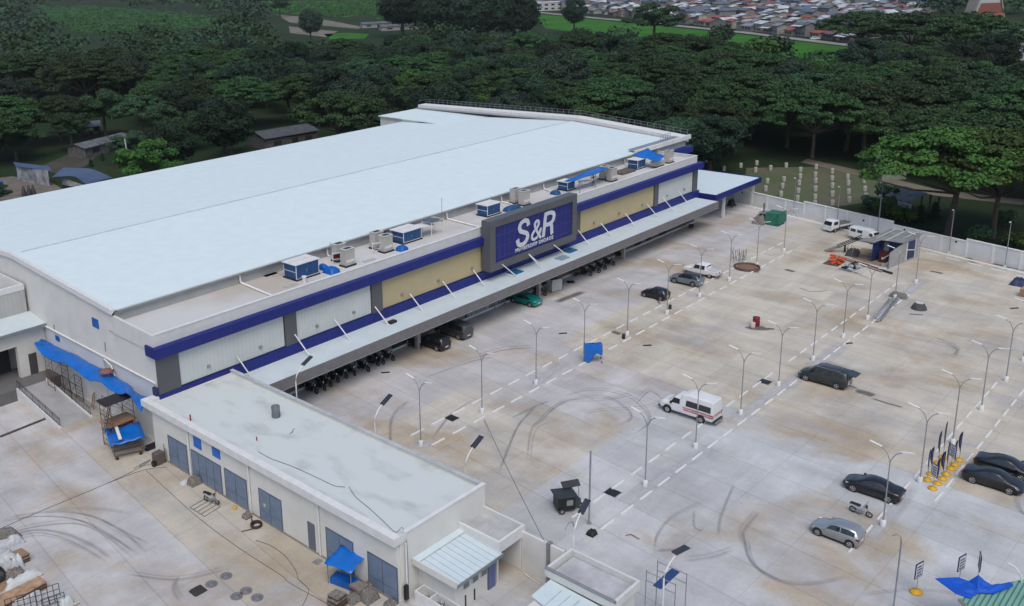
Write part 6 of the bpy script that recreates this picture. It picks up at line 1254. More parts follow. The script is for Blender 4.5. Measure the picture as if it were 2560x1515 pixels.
hang([(0, -.05, 2.05), (0, 1.35, 1.85)], [(0, .25), (.5, .1), (1, .3)], 'tarp_side', TARP2); hang([(0, -.05, 2.05), (L, -.05, 2.1)], [(0, .2), (.3, .12), (.42, .8), (.7, 1.2), (1, 1.0)], 'tarp_side', TARP2); hang([(L, -.05, 2.1), (L, 1.35, 2.0)], [(0, .9), (1, 1.1)], 'tarp_side', TARP2); hang([(L, 1.35, 2.0), (0, 1.35, 1.85)], [(0, .9), (1, .3)], 'tarp_side', TARP2)
c = cloth('tarp_top', [(-.03, -.08, 2.05), (L+.03, -.08, 2.1), (L+.03, 1.38, 2.0), (-.03, 1.38, 1.85)], (8, 6), TARP2, '', '', .12, seed=5); c.parent = e
# red drum in a puddle
a = at('k', 2155, 190); e = empty('red_drum', (a.x, a.y, 0), 0, 'dark red drum standing in a puddle on the beige slabs', 'drum'); MB().lathe((0, 0, 0), [(.42, 0), (.44, .35), (.42, .7), (.44, 1.05), (.42, 1.1), (0, 1.08)], mat('drum_red', (.16, .012, .02), .5, var=.1)).build('drum_body', e); MB().lathe((-.75, .1, 0), [(.3, 0), (.32, .6), (.28, .62), (0, .6)], mat('sack_pink', (.5, .4, .38), .8)).build('side_sack', e)
a = at('h', 1545, 1385); e = empty('upturned_tub', (a.x, a.y, 0), 0, 'dark tub with a pale lid far out on the right of the car park', 'tub'); MB().lathe((0, 0, 0), [(.95, 0), (.8, .35), (.55, .8), (.5, .82)], mat('tub_dark', (.06, .06, .06), .8, var=.15), 12).build('tub_body', e); MB().disc((0, 0, .84), (0, 0, 1), .5, .06, SACK).build('lid', e)
a = at('g', 2075, 1025); e = empty('sand_ring', (a.x, a.y, 0), 0, 'round brick-red basin of sand beside a street lamp', 'basin'); MB().lathe((0, 0, 0), [(1.85, 0), (1.85, .32), (1.6, .34), (1.6, .1)], mat('ring_dark', (.09, .06, .05), .8), 28).build('ring', e); MB().lathe((0, 0, .1), [(1.6, 0), (1.0, .12), (0, .18)], mat('red_sand', (.22, .12, .08), .95, var=.12, scale=3), 24).build('sand', e)
a = at('g', 2000, 960); e = empty('rebar_bundle', (a.x, a.y, 0), 0, 'spiky bundle of reinforcing bars next to the sand basin', 'rebar'); mb = MB(); r = random.Random(2)
for k in range(26): x, y = r.gauss(0, .55), r.gauss(0, .55); mb.tube([(x, y, 0), (x+r.uniform(-.3, .3), y+r.uniform(-.3, .3), r.uniform(.9, 1.9))], .035, METAL, 4)
mb.build('bars', e)
a = at('g', 1395, 1385); tag(MB().lathe((a.x, a.y, 0), [(.22, 0), (.2, .55), (.1, .6), (0, .6)], BLACKM, 8).tube([(a.x, a.y, .5), (a.x+.1, a.y, 1.6)], .03, METAL, 5).build('mop_bucket'), 'small black bucket with a stick beside a lamp base', 'bucket')
a = at('k', 985, 305); tag(MB().lathe((a.x, a.y, 0), [(.2, 0), (.22, .5), (.15, .62), (0, .62)], BLACKM, 8).build('bin'), 'small black bin beside the fifth lamp of the canopy row', 'bin')
a = at('o', 705, 850); lump('scrap_pile', a.x-.4, a.x+.4, a.y-.35, a.y+.35, 0, .45, BLACKM, 'heap of black and silver scrap by the plain tall post', 'scrap', seed=61)
a = at('o', 1060, 875); tag(MB().tube([(a.x-.2, a.y+.45, .06), (a.x+.15, a.y+.2, .1), (a.x+.1, a.y-.6, .05)], .045, WOOD, 5).build('stick'), 'bent pale stick lying on the concrete near the gate house', 'stick')
for k, (t, x, y, lb) in enumerate((('k', 1195, 368, 'short dark plank on the slabs right of the blue trolley'), ('k', 450, 262, 'short dark strip on the slabs near the canopy road'), ('l', 920, 350, 'little grey heap at the foot of the middle lamps'), ('j', 1143, 608, 'small dark slip on the road by the motorcycles'), ('l', 2388, 40, 'small dark lump near the right edge'), ('g', 515, 1150, 'dark rubber mat on the road near the white crate'))):
    p = at(t, x, y); tag(MB().box(p.x-.5, p.x+.5, p.y-.09 if k != 5 else p.y-.5, p.y+.09 if k != 5 else p.y+.4, .01, .1, BLACKM, rot=-.7).build('plank'), lb, 'scrap')
# white crate and boards under the canopy
a = at('g', 375, 1235); e = empty('white_crate', (a.x-.5, a.y+.1, 0), -.25, 'white panelled crate standing open under the canopy edge', 'crate'); MB().box(0, 1.9, 0, .08, .1, 1.75, mat('crate_sheet', (.40, .42, .42), .6)).box(0, .08, .081, 1.2, .1, 1.75, mat('crate_sheet', (.40, .42, .42))).box(1.82, 1.9, .081, 1.2, .1, 1.5, mat('crate_sheet', (.40, .42, .42))).build('panels', e); MB().tube([(0, 0, 0), (0, 0, 1.8), (1.9, 0, 1.8), (1.9, 0, 0)], .045, BLACKM, 5).build('frame', e)
e = empty('notice_boards', (0, 0, 0), 0, 'row of white boards with dark marks propped under the canopy right of the grey van', 'boards'); p0 = at('j', 1875, 135); p1 = at('j', 2100, 60)
for k in range(5):
    u = k/5; x = p0.x+(p1.x-p0.x)*u; bb = MB().box(x, x+(p1.x-p0.x)/5-.12, p0.y+.2, p0.y+.28, .1, 1.7, mat('board_dull', (.33, .34, .35), .6)).build('board', e)
    mb = MB(); r = random.Random(k)
    for i in range(5): z = .3+i*.28; mb.box(x+.12, x+.12+r.uniform(.3, .9)*((p1.x-p0.x)/5-.4), p0.y+.185, p0.y+.199, z, z+.12, mat('board_print', (.12, .12, .13), .7))
    mb.build('print', bb)
p = at('j', 2150, 40); e = empty('shelf_rack', (p.x-.4, p.y+.3, 0), 0, 'tangle of pale wire racks under the canopy beside the teal sedan', 'rack'); mb = MB(); r = random.Random(5)
for k in range(30): x, y = r.uniform(0, 2.6), r.uniform(0, 1.0); mb.tube([(x, y, 0), (x+r.uniform(-.3, .3), y, r.uniform(.6, 1.5))], .03, WHITE if k % 2 else BLACKM, 4)
for z in (.5, 1.0, 1.4): mb.tube([(0, .5, z), (2.6, .5, z)], .03, WHITE, 4)
mb.build('rack_bars', e)
a = at('g', 1580, 680); e = empty('wheelbarrow', (a.x, a.y, 0), .3, 'dark wheelbarrow and mat on the store kerb near its far end', 'barrow'); MB().box(-.5, .6, -.4, .4, .35, .7, BLACKM).torus((.75, 0, .2), (0, 1, 0), .15, .06, RUBBER).tube([(-.5, -.3, .5), (-1.1, -.3, .6)], .03, METAL, 5).tube([(-.5, .3, .5), (-1.1, .3, .6)], .03, METAL, 5).build('barrow_body', e)
# green net machine
a = at('h', 165, 620); b_ = at('h', 305, 610); e = empty('green_net_heap', (a.x, a.y+.2, 0), 0, 'grey machinery half wrapped in green netting by the perimeter wall', 'machine')
o = lump('machine_heap', -2, 1.1, -1.2, .9, 0, 1.7, RUBBLE, None, None, seed=71, flat=.4); o.parent = e; MB().slab([(-.4, -1.9, .05), (-.4, -3.4, .05), (-.4, -3.4, 2.5), (-.4, -1.9, 2.4)], .0, GREENT) if False else None
MB().box(-1.2, 1.4, -3.3, -1.1, .0, 2.1, GREENT).box(-1.4, 1.6, -3.5, -3.301, .4, 2.3, GREENT).build('green_netting', e); MB().box(-.2, 0, -.4, -.2, 1.4, 3.4, mat('exhaust_grey', (.12, .13, .14), .6)).box(-1, 1.2, -1.5, .2, 1.72, 1.85, METAL).build('top_frame', e)
a = at('h', 450, 540); lump('scrap_heap', a.x-1.0, a.x+1.0, a.y-1.2, a.y+1.2, 0, .9, RUBBLE, 'small grey heap of scrap against the perimeter wall', 'scrap', seed=73)
a = at('g', 1935, 480); e = empty('hand_cart', (a.x, a.y, 0), 0, 'dark cart loaded with bags under the far blue canopy', 'cart'); o = lump('bags', -.7, .7, -.5, .5, 0, 1.2, BLACKM, None, None, seed=75); o.parent = e; o.location = (0, 0, .2); MB().box(-.9, .9, -.6, .6, .12, .2, METAL).torus((-.6, -.6, .15), (0, 1, 0), .12, .04, RUBBER).torus((.6, -.6, .15), (0, 1, 0), .12, .04, RUBBER).tube([(.9, 0, .2), (1.1, 0, 1.2)], .03, WHITE, 5).build('cart_base', e)
# shed with crane boom and yard
c0 = at('h', 1270, 1035); c1 = at('h', 1530, 930); sx = (c1-c0).normalized(); ang = math.atan2(sx.y, sx.x)
sh = empty('site_shed', (c0.x, c0.y, 0), ang, 'grey and navy sheet-metal site shed with a lean-to roof by the perimeter wall', 'shed'); L = (c1-c0).length
SG = mat('shed_sheet_grey', (.33, .335, .34), .5, .1, var=.06, scale=.8)
MB().add([(0, 0, 0), (L, 0, 0), (L, 0, 3.5), (L*.42, 0, 3.05), (0, 0, 2.4)], [(0, 1, 2, 3, 4)], SG).add([(0, .06, 0), (L, .06, 0), (L, .06, 3.5), (L*.42, .06, 3.05), (0, .06, 2.4)], [(4, 3, 2, 1, 0)], SG).build('side_sheet', sh)
MB().box(L+.001, L+.08, 0, 3.2, 0, 3.4, SG).box(L*.45, L, 3.2, 3.28, 0, 3.2, SG).build('wall', sh); MB().box(L*.60, L*.86, -.06, -.005, .35, 3.0, NAVY).box(L*.58, L*.60-.001, -.07, -.005, .3, 3.1, WHITE).box(L*.86+.001, L*.88, -.07, -.005, .3, 3.1, WHITE).build('door', sh)
MB().box(L*.45, L*.45+.08, .08, 3.2, 0, 2.95, mat('navy_wall', (.012, .03, .12), .6, var=.12)).box(L*.45-2.2, L*.45, 3.2, 3.28, 0, 2.9, mat('navy_wall', (.012, .03, .12))).build('inner_wall', sh)
MB().box(L*.45-.03, L*.45-.001, 2.0, 2.7, .8, 2.7, SHEETG).box(L*.45-.06, L*.45-.001, .5, 1.15, 1.5, 2.1, SACK).build('wall_fittings', sh)
MB().slab([(L*.36, -.3, 3.35), (L+.4, -.3, 3.65), (L+.4, 4.6, 3.35), (L*.36, 4.6, 3.05)], .06, SHEETG).slab([(L*.1, 2.8, 3.15), (L*.359, 2.8, 3.2), (L*.359, 5.2, 3.0), (L*.1, 5.2, 2.95)], .06, SHEETG).build('roof', sh)
mb = MB()
for k in range(3): mb.tube([(L*.38, .8+k*1.4, 3.22), (L+.3, .8+k*1.4, 3.6)], .05, WHITE, 5)
mb.tube([(L*.1, 3, 3.25), (L*.1, 5, 3.05)], .05, METAL, 5); mb.build('roof_battens', sh)
MB().tube([(0, -.05, .05), (0, -.05, 2.5)], .05, METAL, 5).tube([(-.2, .9, 1.3), (L*.4, .3, 2.3)], .09, SG, 5).build('frame_posts', sh)
a = at('h', 1235, 965); e = empty('red_cabinet', (a.x, a.y, 0), 0, 'dark red rounded cabinet inside the shed opening', 'cabinet'); MB().box(-.8, .5, -.5, .5, 0, 1.5, mat('maroon', (.06, .01, .015), .5)).box(-.86, -.801, -.12, .12, .6, .8, SACK).build('cabinet_body', e)
patch('ground_sand_patch', [at(*q) for q in tl('h', 900, 900, 1050, 850, 1270, 880, 1210, 1010, 1050, 970, 960, 940)], mat('site_sand', (.25, .19, .135), .95, var=.12, scale=1), .02)
a = at('h', 730, 885); b_ = at('h', 1050, 760, 2.4); e = empty('lattice_boom', (a.x, a.y, 0), 0, 'long black lattice boom propped at a slant in front of the shed', 'crane boom')
d = Vector((b_.x-a.x, b_.y-a.y, 2.4)); mb = MB(); s0 = .30
for off in ((0, 0), (.5, 0), (.25, .4)): mb.tube([d*s0+Vector((off[0]*.6, off[0]*.8, off[1])), d+Vector((off[0]*.6, off[0]*.8, off[1]))], .07, BLACKM, 5)
for k in range(12): t = s0+(1-s0)*k/12; t2 = s0+(1-s0)*(k+1)/12; mb.tube([d*t, d*t2+Vector((.3, .4, 0)), d*t2+Vector((.15, .2, .4))], .04, BLACKM, 4)
mb.build('lattice', e); MB().slab([Vector((0, 0, .1)), d*.3+Vector((0, 0, .05)), d*.3+Vector((.5, .6, .05)), Vector((.5, .6, .1))], .08, mat('ramp_plate', (.2, .17, .15), .8)).build('foot_plate', e); q_ = d*.5; MB().tube([q_, (q_.x, q_.y, 0)], .07, BLACKM, 6).tube([q_+Vector((.4, 0, 0)), (q_.x+.4, q_.y, 0)], .07, BLACKM, 6).build('props', e)
a = at('h', 960, 900); e = empty('drill_rig', (a.x, a.y, 0), .2, 'low dark machine frame under the lattice boom', 'machine'); o = lump('rig_body', -1.6, 1.6, -.9, .9, 0, .8, mat('rig_dark', (.05, .045, .04), .8, var=.2, scale=5, bump=.8), None, None, seed=81, flat=.6); o.parent = e; mb = MB(); r = random.Random(9)
for k in range(14): x, y = r.uniform(-1.6, 1.8), r.uniform(-.9, 1.2); mb.tube([(x, y, .1), (x+r.uniform(-.5, .5), y+r.uniform(-.4, .4), r.uniform(.7, 1.4))], .035, METAL if k % 3 else RUST, 4)
mb.build('pipes', e)
e = empty('orange_barriers', (at('h', 800, 975).x, at('h', 800, 975).y, 0), 0, 'pile of orange plastic barriers left of the shed', 'barriers'); mb = MB(); r = random.Random(4)
for k in range(9): x, y = r.uniform(-1.3, 1.2), r.uniform(-1, .9); mb.box(x-.45, x+.45, y-.13, y+.13, .1+.06*k, .35+.06*k, ORANGE, rot=r.uniform(0, 3), tilt=('X', r.uniform(-.3, .3)))
mb.build('barrier_pieces', e); MB().box(-1.8, 1.2, -1.1, 1, .0, .09, mat('mat_rust', (.13, .06, .04), .9)).build('mat', e)
a = at('h', 960, 1020); e = empty('parts_tray', (a.x, a.y, 0), 0, 'tray of grey and white parts beside the orange barriers', 'tray'); mb = MB(); r = random.Random(6)
for k in range(34): x, y = r.uniform(-1.9, 2.0), r.uniform(-.75, .75); s_ = r.uniform(.12, .32); mb.box(x-s_, x+s_, y-s_*.7, y+s_*.7, .06, .1+r.uniform(.05, .35), SACK if k % 3 == 0 else (METAL if k % 3 == 1 else BLACKM), rot=r.uniform(0, 3))
mb.build('parts', e); MB().box(-2.3, 2.2, -1, 1, .0, .055, mat('tray_grey', (.2, .21, .22), .7)).build('tray', e); e.rotation_euler = (0, 0, ang)
for k, (q0, q1, lb) in enumerate((((830, 920), (1105, 1000), 'dark timber beam nearest the boom in the stack before the shed'), ((850, 930), (1220, 1055), 'long pale beam in the stack before the shed'), ((1000, 975), (1310, 1072), 'long thin steel beam reaching right of the shed'), ((900, 1020), (1120, 1118), 'thin white batten left of the beams'), ((870, 1035), (1040, 1075), 'short thin batten by the parts tray'))):
    A_, B_ = at('h', *q0, .15), at('h', *q1, .15); tag(MB().tube([A_, B_], .16 if k < 3 else .06, (WOOD, mat('beam_tan', (.27, .23, .18), .8), BLACKM, WHITE, METAL)[k], 4, smooth=False).build('beam'), lb, 'beam', 'beams lying before the shed')
A_, B_ = at('h', 1160, 1500, .2), at('h', 1380, 1250, .2)
e = empty('steel_bundle', (A_.x, A_.y, 0), 0, 'long bundle of grey steel profiles lying beside the middle lamps', 'steel'); mb = MB(); d = B_-A_; nn = Vector((-d.y, d.x, 0)).normalized(); r = random.Random(8)
for k in range(16): s_ = nn*r.uniform(-.5, .7); mb.tube([s_+Vector((0, 0, .05+r.random()*.2))+d*r.uniform(0, .15), s_+d*r.uniform(.7, 1.0)+Vector((0, 0, .1+r.random()*.5))], .05, METAL if k % 2 else SACK, 4)
mb.build('profiles', e); o = lump('wrapped_heap', -.55, .55, -1.1, 1.1, 0, .7, RUBBLE, None, None, seed=83); o.parent = e; o.location = (d.x*.92, d.y*.92, 0)
a = at('h', 2440, 1170); lump('navy_bundle', a.x-1.2, a.x+1.2, a.y-1.1, a.y+1.1, 0, .9, NAVY, 'navy tarp bundle at the right edge of the car park', 'bundle', seed=85); a = at('h', 2462, 1270); tag(MB().box(a.x-.6, a.x+.9, a.y-1.5, a.y+.3, 0, 1.0, WOOD).box(a.x-.5, a.x+.8, a.y-1.4, a.y+.2, 1.0, 1.05, WOODP).build('wooden_crate'), 'wooden crate cut off by the right edge', 'crate')
# feather banners on yellow round bases
def make_banner(kind, label):
    e = empty('banner_stand', (0, 0, 0), 0, label, 'banner', 'banner stands with yellow bases')
    MB().lathe((0, 0, 0), [(.36, 0), (.38, .06), (.34, .14), (.14, .18), (.10, .24), (0, .24)], YEL, 18).build('base', e)
    h_ = 2.35 if kind == 'feather' else 1.3
    MB().tube([(0, 0, .2), (0, 0, h_)], .022, METAL, 5).build('pole', e)
    if kind == 'feather':
        out = [(0, .85), (.10, 1.0), (.30, 1.3), (.36, 1.7), (.34, 2.1), (.22, 2.45), (.0, 2.75)]
        vs = [(x, y, z) for y in (-.015, .015) for x, z in out]+[(-.02, -.015, .85), (-.02, -.015, 2.75), (-.02, .015, .85), (-.02, .015, 2.75)]
        n = len(out); MB().add(vs, [[2*n]+list(range(n))+[2*n+1], ([2*n+2]+list(range(n, 2*n))+[2*n+3])[::-1]]+[(i+1, i, n+i, n+i+1) for i in range(n-1)], FLAGB).build('banner_cloth', e)
        MB().box(.08, .12, -.02, -.0155, 1.3, 2.3, mat('banner_print', (.25, .26, .36), .7)).box(.18, .22, -.02, -.0155, 1.4, 2.2, mat('banner_print', (.25, .26, .36))).box(.08, .12, .0155, .02, 1.3, 2.3, mat('banner_print', (.25, .26, .36))).build('banner_print', e)
    else:
        MB().box(-.36, .36, -.025, .025, 1.2, 2.35, FLAGB).build('sign_frame', e); MB().box(-.30, .30, -.035, .035, 1.27, 2.28, BOARD).build('sign_plate', e)
        mb = MB()
        for s_ in (-1, 1):
            for k in range(4): mb.box(-.24, .24-.06*(k % 2), s_*.045-.008, s_*.045+.008, 1.36+.22*k, 1.46+.22*k, mat('sign_print', (.10, .10, .17), .6))
        mb.build('sign_print', e)
    return e
bn = make_banner('feather', 'x'); bs = make_banner('sign', 'x')
BP = [('p', 1617, 375, 0, 1.1, 'leftmost navy feather banner by the foot of a street lamp'), ('p', 1650, 325, 0, 1.0, 'navy feather banner just behind the leftmost one'), ('p', 1712, 230, 0, 1.2, 'tall navy feather banner with a pale edge left of the widest one'), ('p', 1757, 180, 0, 1.35, 'widest navy feather banner at the top of the group with a side flap'),
      ('p', 1665, 450, 1, 1.0, 'framed sign stand at the near corner of the banner group'), ('p', 1708, 405, 0, .9, 'navy feather banner behind the near framed sign'), ('p', 1752, 365, 0, 1.0, 'narrow navy banner in the middle of the group'), ('p', 1785, 325, 0, 1.2, 'navy feather banner with a red tip in the middle of the group'),
      ('p', 1826, 275, 1, 1.0, 'framed sign with pale stripes on the right of the banner group'), ('p', 1860, 240, 0, .9, 'navy banner behind the striped framed sign'), ('p', 1900, 200, 0, 1.05, 'rightmost navy feather banner, farthest of the group'), ('p', 1700, 265, 0, .01, 'yellow round base without a banner between the feather banners')]
used = {0: False, 1: False}
for t, x, y, kd, sc, lb in BP:
    a = at(t, x, y); src = bs if kd else bn
    if not used[kd]: o = src; used[kd] = True; o.location = a
    else: o = dup(src, a, 0)
    o['label'] = lb; o.rotation_euler = (0, 0, .95 if kd else .8+random.uniform(-.3, .3)); o.location = (a.x, a.y, 0)
    if sc < .1:
        for ch in list(o.children):
            if not ch.name.startswith('base'): 
                for g2 in list(ch.children): bpy.data.objects.remove(g2)
                bpy.data.objects.remove(ch)
    else: o.scale = (1, 1, sc)
def sign_at(t, x, y, lb):
    a = at(t, x, y); o = dup(bs, (a.x, a.y, 0), -.25, lb, 'white framed signs on yellow bases by the green roof'); o.scale = (1.25, 1.1, 1.05); return o
# ================================================================ GREEN-ROOFED SHELTER, BOTTOM RIGHT
zr_ = 3.2
q = [at('p', *k, zr_) for k in ((1900, 1420), (2360, 1270), (2700, 1200), (2700, 1700), (2150, 1650))]
gr = empty('green_shelter', (q[0].x, q[0].y, 0), 0, 'shelter with a green ribbed roof at the bottom right corner', 'shelter')
rel = lambda p, dz=0: (p.x-q[0].x, p.y-q[0].y, p.z+dz)
MB().slab([rel(p) for p in q][::-1] if False else [rel(q[i]) for i in (4, 3, 2, 1, 0)], .12, GREENR).build('roof', gr)
cc_ = sum(q, Vector())/5
MB().prism([(lerp(p.x, cc_.x, .12)-q[0].x, lerp(p.y, cc_.y, .12)-q[0].y) for p in q], 0, zr_-.4, WHITE).build('wall', gr)
MB().tube([rel(q[4], -.08), rel(q[0], -.08)], .12, METAL, 6).build('gutter', gr)
TPq = [('p', 1690, 1238, 3.3), ('p', 1890, 1228, 3.5), ('p', 1985, 1262, 3.35), ('p', 2070, 1208, 3.9), ('p', 2130, 1262, 3.5), ('p', 2200, 1302, 3.35), ('p', 2350, 1270, 3.4), ('p', 2382, 1300, 3.4), ('p', 2210, 1372, 3.35), ('p', 2080, 1362, 3.35), ('p', 1990, 1412, 3.3), ('p', 1870, 1370, 3.3)]
P_ = [at(t, x, y, z) for t, x, y, z in TPq]; ctr = at('p', 2060, 1320, 3.55); vs = []; R_n = 5
for k in range(R_n+1):
    for p in P_: v = ctr.lerp(p, k/R_n); v.z += .05*math.sin(k*2+p.x*3)*(k < R_n); vs.append(v)
n = len(P_); fs = [(k*n+i, k*n+(i+1) % n, (k+1)*n+(i+1) % n, (k+1)*n+i) for k in range(R_n) for i in range(n)]; K = len(vs)
tag(MB().add(vs+[v-Vector((0, 0, .06)) for v in vs], fs+[tuple(K+a for a in reversed(f)) for f in fs]+[(R_n*n+i, R_n*n+(i+1) % n, K+R_n*n+(i+1) % n, K+R_n*n+i) for i in range(n)], mat('royal_tarp', (0, .075, .48), .5, var=.06, scale=.6, bump=.3), False).build('tarp'), 'jagged bright blue tarp lying over the corner of the green roof', 'tarp')
sign_at('p', 1520, 1365, 'framed white sign on a yellow base left of the blue tarp'); a = sign_at('p', 1895, 1300, 'framed white sign rising behind the blue tarp, left of its pair'); b_ = sign_at('p', 2055, 1290, 'framed white sign seen edge-on behind the blue tarp'); b_.rotation_euler = (0, 0, .35)
e = empty('curved_pole', (at('p', 2450, 1280, 3.2).x, at('p', 2450, 1280, 3.2).y, 3.2), 0, 'short white curved pole on the green roof', 'pole'); MB().tube([(0, 0, 0), (0, .1, .6), (-.1, .5, 1.1), (-.2, .9, 1.2)], .05, WHITE, 6).build('pole', e)
# ================================================================ HEAP OF MATERIALS, BOTTOM LEFT
def board_stack(name, t, cs, h, m, label, n=4, cat='boards'):
    P0, P1, P2, P3 = [at(t, *c, h) for c in cs]; mb = MB(); r = random.Random(len(label)); cen = (P0+P1+P2+P3)/4
    for k in range(n):
        z0, z1 = h*k/n+.008, h*(k+1)/n-.012; j = Vector((r.uniform(-.08, .08), r.uniform(-.08, .08), 0)) if k < n-1 else Vector((0, 0, 0))
        mb.prism([((p-cen)*.995+cen+j)[:2] for p in (P0, P1, P2, P3)], z0, z1, m if k % 2 == (n-1) % 2 else mat('board_edge_dark', (.06, .035, .025), .9))
    return tag(mb.build(name), label, cat)
board_stack('plywood_stack', 'm', [(40, 1030), (190, 968), (262, 1015), (110, 1080)], .7, WOOD, 'stack of brown plywood sheets among the sacks', 6)
board_stack('timber_stack', 'm', [(-120, 1440), (345, 1215), (412, 1265), (-60, 1530)], .6, mat('ladder_timber', (.42, .27, .17), .8, var=.2, scale=1.8, col2=(.20, .12, .07)), 'long pile of pale slatted timber frames', 5)
for k, (x, y, rx, ry, hz, m, lb) in enumerate(((30, 905, 1.3, .8, 1.0, RUBBLE, 'heap of grey stones and scraps, farthest of the material heap'), (60, 960, 1.4, .5, .8, SACK, 'white torn sacks between stones and plywood'), (40, 1120, 1.0, .7, 1.2, SACK, 'big white sack left of the plywood stack'), (145, 1125, .5, .55, 1.0, mat('smooth_sack', (.46, .49, .51), .6, var=.04), 'smooth rounded white sack in front of the plywood'),
        (140, 1235, .75, .6, .9, RUBBLE, 'striped grey bundle wrapped in mesh'), (200, 1262, 1.5, .45, .6, mat('smooth_sheet', (.52, .55, .55), .6, var=.04), 'wide white plastic sheet behind the timber pile'), (230, 1440, 1.3, .35, .6, SACK, 'white sacks behind the black grids'), (-10, 1240, .6, .8, .9, BLACKM, 'black bag at the left edge'), (580, 1450, .5, .45, .6, mat('smooth_sack', (.46, .49, .51)), 'pale sack at the right end of the black grids'), (10, 1330, .7, .4, .5, WOOD, 'short dark timber offcuts at the left edge'))):
    a = at('m', x, y); lump('sack' if m is not RUBBLE else 'scrap_heap', a.x-rx, a.x+rx, a.y-ry, a.y+ry, 0, hz, m, lb, 'materials', 'site materials heaped in the left corner', seed=90+k, flat=.55)
def grid_panel(p0, p1, h, label, lean=.25):
    e = empty('steel_grid', (p0.x, p0.y, 0), 0, label, 'grid', 'black steel grids at the bottom left'); d = p1-p0; d.z = 0; L = d.length; dn = d.normalized(); up = Vector((-dn.y*lean, dn.x*lean, 1)).normalized(); mb = MB(); nx_ = int(L/.42)
    for k in range(nx_+1): b_ = dn*(L*k/nx_); mb.tube([b_, b_+up*h], .028, BLACKM, 4)
    for k in range(4): z = up*(h*k/3); mb.tube([z, dn*L+z], .028, BLACKM, 4)
    mb.build('grid_bars', e)
grid_panel(at('m', 60, 1560), at('m', 330, 1480), 1.1, 'left black steel grid leaning against the white sacks'); grid_panel(at('m', 330, 1500), at('m', 540, 1430), 1.3, 'tallest black steel grid, right one of the pair'); grid_panel(at('m', 380, 1530), at('m', 580, 1465), .9, 'short black steel grid in front of the tallest one')
tag(MB().tube([at('m', 620, 1490, .1), at('m', 700, 1452, .1)], .07, mat('pale_batten', (.45, .42, .4), .8), 4).build('batten'), 'pale batten lying right of the black grids', 'batten')
# bundles by the blue stall
for k, (cs, h, m, lb) in enumerate(([[(628, 1378), (700, 1330), (800, 1362), (720, 1420)], 1.1, mat('slat_grey', (.24, .21, .19), .8, var=.25, scale=7), 'wrapped stack of grey slatted panels in front of the blue stall'], [[(822, 1290), (905, 1255), (995, 1295), (915, 1352)], .8, mat('brown_board', (.20, .17, .15), .8, var=.08), 'dark stack with a flat brown board on top beside the blue stall'])):
    board_stack('panel_stack', 'n', cs, h, m, lb, 7 if k == 0 else 3)
for k, (x, y, rx, ry, hz, lb) in enumerate(((1000, 1420, .65, .55, .9, 'round wire-wrapped bundle nearest the last steel door'), (860, 1430, .6, .5, .5, 'low tangle of wire between the two stacks'), (1190, 1470, .5, .35, .4, 'small dark net heap at the foot of the corner pipes'), (1000, 1310, .4, .4, .4, 'small grey heap behind the round bundle'))):
    a = at('n', x, y); lump('wire_bundle', a.x-rx, a.x+rx, a.y-ry, a.y+ry, 0, hz, mat('wire_tangle', (.20, .19, .17), .9, var=.25, scale=10, bump=1.0, col2=(.05, .05, .05)), lb, 'bundle', seed=110+k)
# ================================================================ PERSON ON THE ROOF
a = at('g', 715, 302, ZD)
pe = empty('person', (a.x, a.y, ZD), .6, 'person in dark clothes standing under the long blue roof tarp, one arm raised', 'person')
def skin_body(verts, edges, radii, m, name, parent):
    me = bpy.data.meshes.new(name); me.from_pydata(verts, edges, []); o = bpy.data.objects.new(name, me); C.objects.link(o); o.parent = parent
    md = o.modifiers.new('skin', 'SKIN'); sd = o.modifiers.new('sub', 'SUBSURF'); sd.levels = 1; sd.render_levels = 2
    for i, r_ in enumerate(radii): me.skin_vertices[0].data[i].radius = r_
    me.skin_vertices[0].data[0].use_root = True; me.materials.append(m); return o
V_ = [(0, 0, .95), (0, 0, 1.2), (0, 0, 1.42), (0, 0, 1.52), (0, 0, 1.62), (.02, 0, 1.70), (0, .2, 1.42), (.12, .32, 1.2), (.3, .3, 1.25), (0, -.2, 1.42), (.12, -.32, 1.65), (.22, -.34, 1.9), (0, .1, .88), (.03, .12, .48), (0, .13, .08), (.16, .14, .04), (0, -.1, .88), (-.02, -.14, .48), (-.08, -.15, .08), (.08, -.16, .04)]
E_ = [(0, 1), (1, 2), (2, 3), (3, 4), (4, 5), (2, 6), (6, 7), (7, 8), (2, 9), (9, 10), (10, 11), (0, 12), (12, 13), (13, 14), (14, 15), (0, 16), (16, 17), (17, 18), (18, 19)]
Rr = [(.15, .11), (.14, .10), (.17, .10), (.05, .05), (.09, .10), (.075, .08), (.065, .065), (.045, .045), (.035, .03), (.065, .065), (.045, .045), (.035, .03), (.095, .095), (.065, .065), (.045, .045), (.045, .04), (.095, .095), (.065, .065), (.045, .045), (.045, .04)]
skin_body(V_, E_, Rr, CLOTHB, 'body', pe)
MB().lathe((.01, 0, 1.52), [(.0, .0), (.075, .02), (.095, .1), (.085, .17), (.0, .22)], SKIN, 12).build('head', pe); MB().lathe((-.01, 0, 1.62), [(.1, .0), (.1, .06), (.07, .12), (0, .14)], BLACKM, 12).build('hair', pe)
for s_, (x, y, z) in ((1, (.31, .3, 1.25)), (-1, (.23, -.34, 1.93))):
    mb = MB().box(x-.03, x+.05, y-.035, y+.035, z-.012, z+.012, SKIN)
    for k in range(4): mb.tube([(x+.04, y-.026+.017*k, z), (x+.085, y-.028+.018*k, z-.008), (x+.105-.01*abs(k-1.5), y-.028+.018*k, z-.03)], .008, SKIN, 5)
    mb.tube([(x, y+.03*s_, z), (x+.04, y+.065*s_, z-.01)], .01, SKIN, 5); mb.build('hand', pe)

